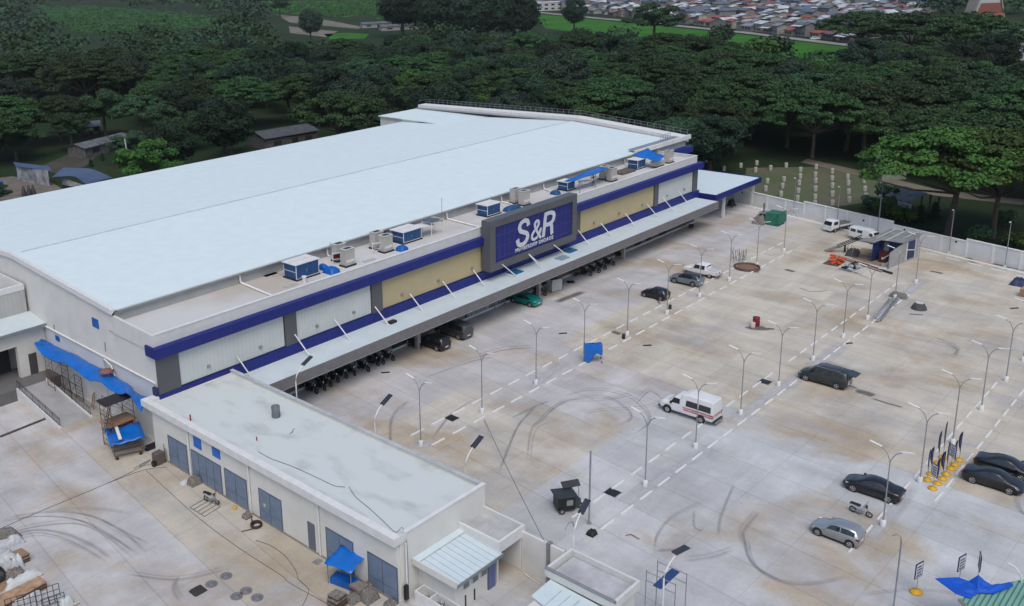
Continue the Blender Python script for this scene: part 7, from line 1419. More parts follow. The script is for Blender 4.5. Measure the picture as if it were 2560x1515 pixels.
# ================================================================ BEYOND THE WALL: MARKERS, SHELTERS, HUTS
SM = MB().lathe((0, 0, 0), [(.34, 0), (.34, .95), (.28, 1.02), (0, 1.02)], STONE, 12).mesh('marker_post')
STN = [(112, 115), (100, 175), (233, 160), (372, 135), (205, 275), (190, 345), (352, 257), (340, 318), (325, 392), (498, 172), (495, 232), (486, 292), (478, 360), (471, 428), (636, 150), (629, 215), (631, 272), (629, 345), (627, 415), (625, 475), (778, 188), (777, 250), (779, 315), (779, 390), (779, 468), (915, 235), (920, 293), (922, 368), (928, 440), (1060, 272), (1066, 343), (1075, 410), (1213, 315), (1220, 385)]
cols_ = sorted({}); 
for k, (x, y) in enumerate(STN):
    a = at('h', x, y); o = bpy.data.objects.new('marker_post', SM); C.objects.link(o); o.location = (a.x, a.y, 0); o.scale = (1, 1, .95+.1*((k*7) % 3)/2)
    tag(o, 'round white marker post on the lawn beyond the perimeter wall, set out in straight rows', 'marker post', 'white marker posts on the lawn')
for k, (t, x, y) in enumerate((('g', 1715, 90), ('g', 1870, 165), ('g', 2020, 138), ('g', 2150, 178), ('g', 2160, 115), ('g', 2280, 158), ('g', 2420, 135))):
    a = at(t, x, y); o = bpy.data.objects.new('marker_post', SM); C.objects.link(o); o.location = (a.x, a.y, 0); tag(o, 'round white marker post in the shade of the trees behind the far corner canopy', 'marker post', 'white marker posts under the trees')
def roof_hut(t, c, L, W, h, rot, roofm, wallm, label, cat='hut', open_=False, rise=1.0, eave=.5, name='hut'):
    a = at(t, *c); e = empty(name, (a.x, a.y, 0), rot, label, cat)
    if open_:
        for x in (.2, L*.5, L-.2):
            for y in (.2, W-.2): MB().box(x-.1, x+.1, y-.1, y+.1, 0, h, wallm).build('post', e)
    else:
        MB().add([(0, 0, 0), (L, 0, 0), (L, W, 0), (0, W, 0), (0, 0, h), (L, 0, h), (L, W, h), (0, W, h), (0, W/2, h+rise), (L, W/2, h+rise)], [(0, 1, 5, 4), (3, 7, 6, 2), (0, 4, 8, 7, 3), (1, 2, 6, 9, 5)], wallm).build('wall', e)
        MB().box(L*.15, L*.3, -.04, -.002, .9, 2.0, DARK).box(L*.5, L*.62, -.04, -.002, 0, 2.1, DARK).box(L*.75, L*.9, -.04, -.002, .9, 2.0, DARK).build('window_and_door', e)
    s_ = rise*eave*2/W
    MB().slab([(-eave, -eave, h-s_), (L+eave, -eave, h-s_), (L+eave, W/2, h+rise+.05), (-eave, W/2, h+rise+.05)], .07, roofm).slab([(-eave, W/2, h+rise+.049), (L+eave, W/2, h+rise+.049), (L+eave, W+eave, h-s_), (-eave, W+eave, h-s_)], .07, roofm).build('roof', e)
    return e
RB = ribbed('blue_grey_roof', (.055, .085, .16), .8, 'X', .3, .8, .5, var=.1); RG = ribbed('dark_roof', (.075, .08, .085), .7, 'X', .3, .75, .6, var=.15); RGL = ribbed('patched_roof', (.13, .14, .15), .7, 'X', .3, .7, .6, var=.25)
HW = mat('hut_wall', (.11, .11, .105), .9, var=.2)
sA, sB, sC = at('h', 1480, 440, 3.0), at('h', 1290, 375, 3.0), at('h', 1760, 395, 3.0); sd_ = sB-sA; so_ = roof_hut('h', (1480, 520), sd_.length-1, (sC-sA).length-1, 3.0, math.atan2(sd_.y, sd_.x), RGL, mat('dark_timber', (.05, .045, .04), .9), 'open shelter with a dark patched metal roof under the big tree right of the lawn', 'shelter', True, 1.1, .6, 'open_shelter'); L0 = (sd_.length-1); so_.location = (sA.x, sA.y, 0)
if Vector((-sd_.y, sd_.x, 0)).dot(sC-sA) < 0: so_.rotation_euler = (0, 0, math.atan2(-sd_.y, -sd_.x)); so_.location = (sB.x, sB.y, 0)
a = at('h', 1400, 475, 2.0); e = empty('banner_board', (a.x, a.y, 0), 0, 'white lettered banner strung between two poles before the open shelter', 'banner')
p0, p1 = at('h', 1335, 655, 0), at('h', 1470, 540, 0); q0, q1 = at('h', 1358, 425, 3.3), at('h', 1478, 468, 3.0)
MB().tube([(q0.x-a.x, q0.y-a.y, 0), (q0.x-a.x, q0.y-a.y, 3.4)], .05, METAL, 5).tube([(q1.x-a.x, q1.y-a.y, 0), (q1.x-a.x, q1.y-a.y, 3.2)], .05, METAL, 5).build('poles', e)
u0 = Vector((q0.x-a.x, q0.y-a.y, 3.2)); u1 = Vector((q1.x-a.x, q1.y-a.y, 3.1)); 
MB().slab([u0, u1, u1-Vector((0, 0, .95)), u0-Vector((0, 0, .95))], .0, BOARD) if False else None
nn = (u1-u0).cross(Vector((0, 0, 1))).normalized()*.02; MB().add([u0, u1, u1-Vector((0, 0, .95)), u0-Vector((0, 0, .95)), u0+nn, u1+nn, u1-Vector((0, 0, .95))+nn, u0-Vector((0, 0, .95))+nn], [(0, 1, 2, 3), (7, 6, 5, 4), (0, 4, 5, 1), (2, 6, 7, 3)], mat('banner_dull', (.28, .29, .33), .7)).build('banner_cloth', e)
text_obj('lettering', 'BTZABEVB', .62, .006, mat('banner_letters', (.03, .03, .05), .7), frame((u0+u1)/2-Vector((0, 0, .48))+nn*1.6, (u1-u0), (0, 0, 1)), e, offset=.01)
roof_hut('h', (1430, 240), 5, 5, 2.6, .9, RGL, mat('pale_green_wall', (.20, .22, .17), .9), 'small pale hut half hidden by the big tree near the lawn', 'hut')
roof_hut('f', (-60, -40), 11, 6, 3.0, -.55, RG, DARK, 'x', 'shed') if False else None
def px_hut(t, c, *a_, **k): return roof_hut(t, c, *a_, **k)
px_hut('b', (90, 1330), 16, 9, 3.2, -.1, RG, HW, 'low hut with a dark ribbed roof behind the middle of the store roof', 'hut', False, 1.2)
px_hut('a', (760, 1400), 17, 6, 2.8, .32, RGL, HW, 'long hut with a battered striped metal roof at the left', 'hut', False, .8)
px_hut('a', (700, 1200), 6, 5, 2.6, -.4, mat('pale_blue_roof', (.16, .18, .21), .6), HW, 'small pale hut behind the striped metal roof', 'hut')
a = at('a', 985, 1060); e = empty('white_canopy', (a.x, a.y, 0), .15, 'white canopy roof under the trees at the left', 'canopy'); MB().slab([(0, 0, 2.8), (9, 0, 2.7), (9, 3.6, 3.1), (0, 3.6, 3.2)], .12, mat('canvas_cream', (.48, .48, .42), .7)).build('roof', e); MB().tube([(.4, .3, 0), (.4, .3, 2.8)], .06, METAL, 5).tube([(8.6, .3, 0), (8.6, .3, 2.8)], .06, METAL, 5).tube([(8.6, 3.3, 0), (8.6, 3.3, 2.9)], .06, METAL, 5).tube([(.4, 3.3, 0), (.4, 3.3, 2.9)], .06, METAL, 5).build('posts', e)
# blue-roofed works shed and yard, far left
a = at('e', 750, 320); e = empty('works_shed', (a.x, a.y, 0), 0, 'works shed with a long curved blue-grey roof at the left edge behind the store', 'shed')
Q = [at('e', x, y, z) for x, y, z in ((160, 180, 3.5), (330, 175, 4), (560, 137, 5.0), (780, 145, 4.6), (990, 225, 3.6), (760, 285, 3.6), (540, 205, 4.6), (380, 165, 4.2))]
top = [Q[2], Q[3], Q[4]]; bot = [Q[6], (Q[6]+Q[5])/2+Vector((0, 0, .35)), Q[5]]
r0 = catmull([Q[2], Q[3], (Q[3]+Q[4])/2+Vector((0, 0, .2)), Q[4]], 5); r1 = catmull([Q[6]-Vector((2, 0, 0)), Q[6]*.5+Q[5]*.5+Vector((0, 0, .7)), (Q[6]*.2+Q[5]*.8)+Vector((0, 0, .4)), Q[5]], 5)
n = min(len(r0), len(r1)); vs = [p-Vector((a.x, a.y, 0)) for p in r0[:n]]+[p-Vector((a.x, a.y, 0)) for p in r1[:n]]
fs = [(n+i, n+i+1, i+1, i) for i in range(n-1)]; K = len(vs); MB().add(vs+[v-Vector((0, 0, .15)) for v in vs], fs+[tuple(K+b for b in reversed(f)) for f in fs], RB, True).build('roof', e)
w0, w1 = Q[6]-a, Q[5]-a
MB().add([(w0.x, w0.y, 0), (w1.x, w1.y, 0), (w1.x, w1.y, 3.2), (w0.x, w0.y, 3.8)], [(0, 1, 2, 3)], DARK).add([(w0.x, w0.y-.05, 2.6), (w1.x, w1.y-.05, 2.6), (w1.x, w1.y-.05, 3.3), (w0.x, w0.y-.05, 4.1)], [(0, 1, 2, 3)], mat('white_valance', (.38, .4, .42), .8, var=.2, scale=2)).build('front', e)
f0, f1 = at('e', 160, 250), at('e', 440, 300); e = empty('graffiti_wall', (f0.x, f0.y, 0), 0, 'white wall daubed with dark paint beside the blue-roofed works shed', 'wall'); d = f1-f0; MB().add([(0, 0, 0), (d.x, d.y, 0), (d.x, d.y, 3.4), (0, 0, 3.4), (.1, .3, 0), (d.x+.1, d.y+.3, 0), (d.x+.1, d.y+.3, 3.4), (.1, .3, 3.4)], [(0, 1, 2, 3), (5, 4, 7, 6), (3, 2, 6, 7), (0, 3, 7, 4), (1, 5, 6, 2)], mat('daubed_wall', (.34, .36, .40), .9, var=.2, scale=.55, col2=(.10, .11, .12), detail=6)).build('wall', e)
MB().slab([(-.5, -1, 3.5), (d.x+.5, d.y-1, 3.5), (d.x+1.5, d.y+2.5, 3.9), (.5, 2.5, 3.9)], .08, RB).build('roof', e)
a = at('e', 20, 400); e = empty('blue_truck', (a.x-3.5, a.y, 0), 0, 'bright blue tarp-covered lorry cut off by the left edge', 'lorry'); MB().prism([(0, 0), (4.2, .2), (4.2, 3.0), (0, 3)], .6, 3.2, mat('lorry_blue', (.01, .05, .32), .5, var=.06)).prism([(0.1, .1), (4.1, .3), (4.1, 2.9), (.1, 2.9)], 3.2, [3.6, 3.4, 3.4, 3.6], mat('lorry_blue_top', (.04, .14, .40), .5)).build('cover', e); MB().disc((1, .1, .5), (0, 1, 0), .45, .3, RUBBER).disc((3.2, .25, .5), (0, 1, 0), .45, .3, RUBBER).build('wheels', e)
patch('ground_dirt_yard', [at(*q) for q in tl('e', -100, 240, 100, 215, 420, 250, 560, 330, 480, 420, 0, 520)], mat('yard_dirt', (.15, .13, .105), .95, var=.15, scale=.4), 0.0)
for k, (x, y) in enumerate(((215, 375), (262, 372), (298, 366))): a = at('e', x, y+15, 0); tag(MB().lathe((a.x, a.y, 0), [(.5, 0), (.55, .6), (.35, 1.5), (.15, 2.2), (0, 2.4)], mat('dark_bin', (.05, .05, .055), .8), 10).build('dark_bin'), 'dark pointed bundle in a row behind the store roof edge', 'bundle', 'dark bundles behind the roof edge')
a = at('e', 1152, 215); tag(MB().tube([(a.x, a.y, 0), (a.x-.3, a.y+.2, upto(a, 'e', 1128, -40)+2)], .12, WHITE, 6).build('flag_pole'), 'thin white pole rising behind the left part of the store roof', 'pole')
# far buildings among the fields
WR = mat('white_far_roof', (.5, .52, .54), .6)
px_hut('b', (940, 250), 22, 9, 3, -.55, RGL, mat('far_wall', (.26, .26, .25), .9), 'long low building by the pale track beyond the forest', 'building')
px_hut('b', (1110, 275), 26, 9, 3, -.55, RGL, mat('far_wall', (.26, .26, .25)), 'second low building right of the pale track', 'building')
px_hut('b', (2250, 430), 15, 8, 3, -.3, mat('grey_roof_far', (.12, .13, .15), .7), HW, 'grey hut among trees above the far end of the store', 'hut')
px_hut('b', (2080, 375), 16, 6, 2.5, -.3, RG, HW, 'low dark roof beside the grey hut', 'hut')
px_hut('c', (950, 515), 9, 5, 2.5, -.3, WR, HW, 'tiny pale roof in the forest right of centre', 'hut'); px_hut('c', (1000, 565), 9, 5, 2.0, -.3, mat('lime_roof', (.24, .28, .12), .7), HW, 'tiny yellow-green roof in the forest right of centre', 'hut')
a = at('c', 1940, 580); e = empty('white_tent', (a.x, a.y, 0), -.6, 'pair of pointed white tents standing out of the tree crowns', 'tent')
for k in (0, 1): MB().add([(7.5*k, 0, 3), (7.5*k+7, 0, 3), (7.5*k+7, 7, 3), (7.5*k, 7, 3), (7.5*k+3.5, 3.5, 5.2)], [(0, 1, 4), (1, 2, 4), (2, 3, 4), (3, 0, 4), (3, 2, 1, 0)], mat('tent_white', (.75, .77, .78), .6)).build('tent_roof', e)
mb = MB()
for x in (.1, 7.2, 14.4):
    for y in (.1, 6.9): mb.tube([(x, y, 0), (x, y, 3)], .08, METAL, 5)
mb.build('poles', e)
# ================================================================ THE TOWN
roof_cols = [('grey', (.22, .23, .25)), ('rust', (.22, .075, .05)), ('pale', (.52, .55, .58)), ('brown', (.15, .10, .085)), ('dark', (.09, .095, .105)), ('blue-grey', (.10, .13, .17)), ('red', (.30, .07, .05)), ('silver', (.33, .36, .39))]
wall_cols = [(.28, .27, .25), (.20, .20, .20), (.33, .31, .27), (.17, .15, .14)]
protos = []
hr = random.Random(12)
for k, (nm, c) in enumerate(roof_cols*2):
    L, W = (8+hr.random()*4, 6+hr.random()*3) if k < 8 else (5.5+hr.random()*3, 5+hr.random()*2); h = 3.0+(k % 3)*.9+(2.4 if k in (5, 10, 13) else 0); rise = .5+hr.random()*.9; wm = mat('town_wall_%d' % (k % 4), wall_cols[k % 4], .9, var=.12, scale=.5); rm = mat('town_roof_'+nm, c, .6, var=.16, scale=.35)
    wmsh = MB().add([(-L/2, -W/2, 0), (L/2, -W/2, 0), (L/2, W/2, 0), (-L/2, W/2, 0), (-L/2, -W/2, h), (L/2, -W/2, h), (L/2, W/2, h), (-L/2, W/2, h), (-L/2, 0, h+rise), (L/2, 0, h+rise)], [(0, 1, 5, 4), (3, 7, 6, 2), (0, 4, 8, 7, 3), (1, 2, 6, 9, 5)], wm)
    for q_ in range(3): wmsh.box(-L/2+L*(.15+.28*q_), -L/2+L*(.27+.28*q_), -W/2-.05, -W/2-.01, 1.0, 2.1, DARK)
    wmsh.box(-L/2-.05, -L/2-.01, -W*.25, -W*.1, .9, 2.1, DARK)
    rmsh = MB().slab([(-L/2-.7, -W/2-.7, h-.15), (L/2+.7, -W/2-.7, h-.15), (L/2+.7, 0, h+rise+.08), (-L/2-.7, 0, h+rise+.08)], .1, rm).slab([(-L/2-.7, 0, h+rise+.079), (L/2+.7, 0, h+rise+.079), (L/2+.7, W/2+.7, h-.15), (-L/2-.7, W/2+.7, h-.15)], .1, rm)
    if k % 3 == 1: rmsh.slab([(-L/2, -W/2-3, h-.9), (L/2-1, -W/2-3, h-.9), (L/2-1, -W/2-.6, h-.4), (-L/2, -W/2-.6, h-.4)], .06, mat('town_awning', (.45, .47, .5), .6))
    protos.append((nm, wmsh.mesh('house_wall'), rmsh.mesh('house_roof'), k >= 8))
near = [proj(p.x, p.y, 0) for p in roadpts]
rx_ = [q[0] for q in near]; ry_ = [q[1] for q in near]
cand = []
u_ = (roadpts[5]-roadpts[3]).normalized(); v_ = Vector((-u_.y, u_.x, 0)); 
if v_.dot(Vector((1, 1, 0))) < 0: v_ = -v_
org = roadpts[3]
for j in range(0, 56):
    for i in range(-42, 42):
        p = org+u_*(i*10.2+hr.uniform(-2.2, 2.2)+(j % 2)*5)+v_*(15+j*9.6+hr.uniform(-2, 2)); px_, py_ = proj(p.x, p.y, 0)
        if not (1335 < px_ < 2330 and -60 < py_ < np.interp(px_, rx_, ry_)-2): continue
        if px_ < 1500 and py_ > 34: continue
        if px_ > 2180 and py_ > 30+(2330-px_)*.3: continue
        cand.append((p.length, p, px_, py_, j))
cand.sort(key=lambda c: c[0])
far = MB()
LMK = ['left end of the town', 'middle left of the town', 'middle right of the town', 'right end of the town']
seen = {}
for k, (d_, p, px_, py_, j) in enumerate(cand):
    pr = hr.randrange(len(protos)); nm, wmsh, rmsh, small = protos[pr]; rot = math.atan2(u_.y, u_.x)+hr.choice([0, 0, math.pi/2, .1, -.12])+hr.uniform(-.06, .06)
    if k < 285:
        o = bpy.data.objects.new('house', wmsh); C.objects.link(o); o.location = (p.x, p.y, 0); o.rotation_euler = (0, 0, rot); r_ = bpy.data.objects.new('roof', rmsh); C.objects.link(r_); r_.parent = o
        row = 'facing the road' if j < 1 else ('in the second row' if j == 1 else ('a few rows back' if j < 6 else 'deep inside')); side = LMK[min(3, max(0, int((px_-1335)/250)))]
        lb = '%s %s-roofed town house %s, %s' % ('small' if small else 'large', nm, row, side); o['label'] = lb; o['category'] = 'house'; o['group'] = 'houses of the far town'
    else:
        Rm = Matrix.Translation(p) @ Matrix.Rotation(rot, 4, 'Z')
        for ms in (wmsh, rmsh):
            b0 = len(far.v); far.v += [tuple(Rm @ v.co) for v in ms.vertices]
            for pl_ in ms.polygons: far.f.append([b0+q for q in pl_.vertices]); far.m.append(far.mi(ms.materials[pl_.material_index])); far.sm.append(False)
if far.v: tag(far.build('distant_houses'), 'mass of far roofs at the back of the town', 'houses', kind='stuff')
# pale larger block and white gym roof at the top of the town
def blockb(t, c, L, W, h, rot, m, lb, win=6):
    a = at(t, *c); e = empty('town_building', (a.x, a.y, 0), rot, lb, 'building'); MB().box(0, L, 0, W, 0, h, m).build('wall', e); mb = MB()
    for f_ in range(max(1, int(h/3.4))):
        for k in range(win): mb.box(L*(k+.25)/win, L*(k+.75)/win, -.06, -.005, 1+3.3*f_, 2.5+3.3*f_, DARK)
    mb.build('windows', e); MB().box(-.4, L+.4, -.4, W+.4, h+.001, h+.4, PARAPET).build('roof', e)
blockb('d', (310, 40), 42, 14, 9, -.9, mat('pale_town_wall', (.42, .43, .42), .8), 'long pale three-storey block at the top of the town'); blockb('d', (600, 25), 20, 12, 9, -.9, mat('teal_town_wall', (.12, .27, .29), .8), 'teal block beside the long pale one', 4)
px_hut('d', (1170, 65), 30, 12, 4, -.9, mat('white_gym_roof', (.72, .74, .75), .5), HW, 'long bright white roof right of the town', 'building')
blockb('c', (215, 100), 30, 10, 7, -.6, mat('pale_town_wall', (.42, .43, .42)), 'pale building by the road at the left of the town', 5)
# church-like tower with steep red and white roof
g_ = at('d', 2150, 205); e = empty('chapel', (g_.x, g_.y, 0), -.75, 'chapel with a steep red and white A-shaped roof among the trees at the top right', 'chapel')
Wc = 20; MB().add([(-Wc, 0, 3), (Wc, 0, 3), (8, 0, 34), (-8, 0, 34), (-Wc, 16, 3), (Wc, 16, 3), (8, 16, 34), (-8, 16, 34)], [(0, 1, 2, 3), (7, 6, 5, 4), (0, 3, 7, 4), (1, 5, 6, 2)], mat('chapel_white', (.40, .43, .47), .7)).build('wall', e)
MB().add([(-16.5, -.2, 9), (18.5, -.2, 9), (14, -.2, 18), (-12, -.2, 18)], [(0, 1, 2, 3)], mat('chapel_red', (.22, .075, .055), .8)).add([(-16, -3, 6), (20, -3, 6), (19, -.2, 9), (-16, -.2, 9)], [(0, 1, 2, 3)], mat('chapel_red', (.22, .075, .055))).build('red_roof_band', e)
MB().add([(-Wc-4, -1, 0), (-Wc-1.5, -1, 0), (-8.5, -1, 38), (-9.6, -1, 38), (-Wc-4, 17, 0), (-Wc-1.5, 17, 0), (-8.5, 17, 38), (-9.6, 17, 38)], [(0, 1, 2, 3), (7, 6, 5, 4), (0, 3, 7, 4), (1, 5, 6, 2)], mat('chapel_rib', (.30, .28, .24), .8)).add([(Wc+4, -1, 0), (Wc+2, -1, 0), (8.5, -1, 36), (9.6, -1, 36), (Wc+4, 17, 0), (Wc+2, 17, 0), (8.5, 17, 36), (9.6, 17, 36)], [(3, 2, 1, 0), (4, 5, 6, 7), (4, 7, 3, 0), (2, 6, 5, 1)], mat('chapel_rib', (.30, .28, .24))).build('ribs', e)
MB().box(-17, 17, -6, -.5, 0, 5, mat('porch_wall', (.25, .23, .2), .9)).build('porch', e)
a = at('d', 2380, 540); e = empty('roadside_building', (a.x, a.y, 0), -.5, 'white commercial building with a blue-grey roof cut off by the right edge', 'building'); MB().box(0, 45, 0, 18, 0, 9, mat('shop_wall', (.36, .38, .42), .8)).build('wall', e); MB().box(-1, 46, -2, 19, 9.001, 10, mat('shop_roof', (.20, .23, .27), .7)).build('roof', e); MB().box(4, 9, -.1, -.01, 3, 7, GLASS).box(12, 17, -.1, -.01, 3, 7, GLASS).build('windows', e)
a = at('d', 2430, 360); tag(MB().lathe((a.x, a.y, 0), [(5, 0), (5.5, 3), (4.5, 5), (0, 5.5)], mat('maroon_top', (.16, .03, .035), .6), 12).build('bus_roof'), 'small dark red vehicle or roof by the right edge road', 'vehicle')
patch('road_right', [at(*q) for q in tl('d', 1180, 455, 1500, 478, 2100, 520, 2100, 540, 1500, 500, 1180, 478)], ASPH, .002)
a = at('d', 625, 350); tag(MB().prism([(-2.1, -.9), (2.1, -.9), (2.1, .9), (-2.1, .9)], .3, 1.0, WP).prism([(-1.4, -.8), (1.2, -.8), (1.0, .8), (-1.2, .8)], 1.001, 1.6, WP).box(-1.2, 1.1, -.82, .82, 1.05, 1.45, GLASS).torus((-1.3, -.85, .35), (0, 1, 0), .25, .1, RUBBER).torus((1.3, -.85, .35), (0, 1, 0), .25, .1, RUBBER).build('white_car'), 'small white car on the road before the town', 'car'); o = S.objects['white_car']; o.location = a; o.rotation_euler = (0, 0, -.9)

# ================================================================ TREES
def foliage_mat(name, c1, c2, c3):
    m = bpy.data.materials.new(name); m.use_nodes = True; t = m.node_tree; b = t.nodes['Principled BSDF']; b.inputs['Roughness'].default_value = .75; b.inputs['Specular IOR Level'].default_value = .25
    tc = N(t, 'ShaderNodeTexCoord'); n = N(t, 'ShaderNodeTexNoise'); n.inputs['Scale'].default_value = .35; n.inputs['Detail'].default_value = 5; n.inputs['Roughness'].default_value = .7; t.links.new(tc.outputs['Object'], n.inputs[0])
    r = N(t, 'ShaderNodeValToRGB'); e_ = r.color_ramp.elements; e_[0].position = .35; e_[0].color = c1+(1,); e_[1].position = .68; e_[1].color = c3+(1,); q_ = r.color_ramp.elements.new(.5); q_.color = c2+(1,)
    oi = N(t, 'ShaderNodeObjectInfo'); hs = N(t, 'ShaderNodeHueSaturation'); mr = N(t, 'ShaderNodeMapRange'); mr.inputs[3].default_value = .52; mr.inputs[4].default_value = 1.36; t.links.new(oi.outputs['Random'], mr.inputs[0]); t.links.new(mr.outputs[0], hs.inputs['Value'])
    mr2 = N(t, 'ShaderNodeMapRange'); mr2.inputs[3].default_value = .478; mr2.inputs[4].default_value = .522; t.links.new(oi.outputs['Random'], mr2.inputs[0]); t.links.new(mr2.outputs[0], hs.inputs['Hue'])
    t.links.new(n.outputs[0], r.inputs[0]); t.links.new(r.outputs[0], hs.inputs['Color']); t.links.new(hs.outputs[0], b.inputs['Base Color']); return m
FM = [foliage_mat('rain_tree_leaves', (.016, .042, .015), (.027, .064, .020), (.043, .090, .026)), foliage_mat('dark_leaves', (.009, .024, .014), (.014, .034, .018), (.022, .048, .023)), foliage_mat('mid_leaves', (.016, .041, .019), (.025, .060, .025), (.038, .082, .030)), foliage_mat('fresh_leaves', (.027, .066, .013), (.043, .098, .018), (.064, .130, .024)), foliage_mat('grey_leaves', (.016, .031, .022), (.024, .044, .028), (.034, .058, .035))]
def leafmesh(name, P, Nn, sz, m, aspect=1.6):
    n = len(P); a = np.cross(Nn, rng.standard_normal((n, 3))); a /= np.linalg.norm(a, axis=1)[:, None]+1e-9; b = np.cross(Nn, a); s = (sz*(.6+.8*rng.random(n)))[:, None]
    V = np.stack([P-a*s*aspect*.5, P+b*s*.5+Nn*s*.08, P+a*s*aspect*.5, P-b*s*.5+Nn*s*.08], 1).reshape(-1, 3)
    me = bpy.data.meshes.new(name); me.vertices.add(4*n); me.vertices.foreach_set('co', V.astype('f').ravel()); me.loops.add(4*n); me.loops.foreach_set('vertex_index', np.arange(4*n, dtype='i')); me.polygons.add(n); me.polygons.foreach_set('loop_start', np.arange(0, 4*n, 4, dtype='i')); me.polygons.foreach_set('loop_total', np.full(n, 4, 'i'))
    me.materials.append(m); me.update(calc_edges=True); return me
def clump(c, rx, ry, rz, n, flat):
    d = rng.standard_normal((n, 3)); d /= np.linalg.norm(d, axis=1)[:, None]; d[:, 2] = np.abs(d[:, 2])*np.where(rng.random(n) < .82, 1, -.6)
    r = rng.random(n)[:, None]**.35; p = c+d*r*np.array([rx, ry, rz])*(.85+.3*rng.random((n, 1)))
    nn = d*np.array([1, 1, 1.4])*(1-flat)+np.array([0, 0, 1.0])*flat+rng.standard_normal((n, 3))*.45; nn /= np.linalg.norm(nn, axis=1)[:, None]; return p, nn
def make_tree(kind, seed, fm, R, Ht, leaf=.5, nl=8000):
    global rng
    rng = np.random.default_rng(seed); P = []; Q = []; cents = []
    if kind == 'umbrella':
        K = 120
        for k in range(K):
            a = 2.39996*k+rng.random()*.6; q = math.sqrt((k+.5)/K); rr = q*R*(.9+.2*rng.random()); z = Ht-q**2.2*Ht*.32-rng.random()*1.0-(1.2 if k % 4 == 0 else 0); c = np.array([rr*math.cos(a), rr*math.sin(a), z]); s = R*(.08+.09*rng.random()); cents.append(c)
            p, n_ = clump(c, s*1.25, s*1.25, s*.42, nl//K, .55); P.append(p); Q.append(n_)
    elif kind == 'round':
        K = 85
        for k in range(K):
            d = rng.standard_normal(3); d /= np.linalg.norm(d); d[2] = d[2]*.9+.1; c = np.array([d[0]*R*.72, d[1]*R*.72, Ht*.58+d[2]*Ht*.32]); s = R*(.15+.13*rng.random()); cents.append(c); p, n_ = clump(c, s, s, s*.85, nl//K, .15); P.append(p); Q.append(n_)
    elif kind == 'loose':
        K = 30
        for k in range(K):
            a = rng.random()*6.28; q = rng.random()**.6; c = np.array([q*R*math.cos(a), q*R*math.sin(a), Ht*(.45+.5*rng.random()*(1.1-q*.6))]); s = R*(.18+.16*rng.random()); cents.append(c); p, n_ = clump(c, s, s, s*.6, nl//K, .35); P.append(p); Q.append(n_)
    elif kind == 'bush':
        K = 9
        for k in range(K):
            a = rng.random()*6.28; q = rng.random()**.6; c = np.array([q*R*.6*math.cos(a), q*R*.6*math.sin(a), Ht*(.3+.4*rng.random())]); s = R*(.4+.2*rng.random()); cents.append(c); p, n_ = clump(c, s, s, Ht*.35, nl//K, .25); P.append(p); Q.append(n_)
    elif kind == 'cypress':
        for k in range(14):
            z = Ht*(.08+.86*k/13); s = R*(1-.85*(k/13))**.8+.15; c = np.array([0, 0, z]); p, n_ = clump(c, s, s, Ht*.09, nl//14, .1); P.append(p); Q.append(n_)
    cm = leafmesh(kind+'_crown', np.concatenate(P), np.concatenate(Q), leaf, fm)
    mb = MB(); th = {'umbrella': .42, 'round': .45, 'loose': .5, 'bush': .2, 'cypress': .12}[kind]*Ht; r0 = .030*Ht+.1
    lean = rng.uniform(-.04, .04)*Ht; top = Vector((lean, rng.uniform(-.03, .03)*Ht, th)); mb.tube([(0, 0, -.1), (0, 0, .4), top*.5+Vector((lean*.3, 0, 0)), top], r0, BARK, 8, r2=r0*.62)
    if cents:
        idx = rng.permutation(len(cents))[:(14 if kind != 'bush' else 4)]
        for i in idx:
            c = Vector(cents[i]); mid = top.lerp(c, .5)+Vector((0, 0, -.06*Ht)); mb.tube([top*.92, mid, c*.97], r0*.36, BARK, 5, r2=r0*.1)
    return cm, mb.mesh(kind+'_trunk')
TP = {}
TP['rain_tree'] = [(make_tree('umbrella', 100+k, FM[[0, 0, 3, 2][k]], 10.5, 13.5-(k % 2), .33, 24000)) for k in range(4)]
TP['dense_tree'] = [(make_tree('round', 200+k, FM[[1, 1, 4][k]], 7.5, 14, .33, 19000)) for k in range(3)]
TP['broadleaf_tree'] = [(make_tree('loose', 300+k, FM[[2, 0, 3][k]], 6.0, 11.5, .29, 13000)) for k in range(3)]
TP['small_tree'] = [(make_tree('bush', 400+k, FM[[2, 3][k]], 3.0, 4.2, .38, 1500)) for k in range(2)]
TP['cypress_tree'] = [(make_tree('cypress', 500, FM[1], 1.0, 3.2, .25, 900))]

NT = [0]
def tree(kind, v, p, s, rot, label, group=None):
    cm, tm = TP[kind][v]; e = bpy.data.objects.new(kind, tm); C.objects.link(e); e.location = p; e.rotation_euler = (0, 0, rot); e.scale = s if hasattr(s, '__len__') else (s, s, s)
    c = bpy.data.objects.new('crown', cm); C.objects.link(c); c.parent = e; tag(e, label, 'tree', group); NT[0] += 1; return e
tr_ = random.Random(31)
placed = []
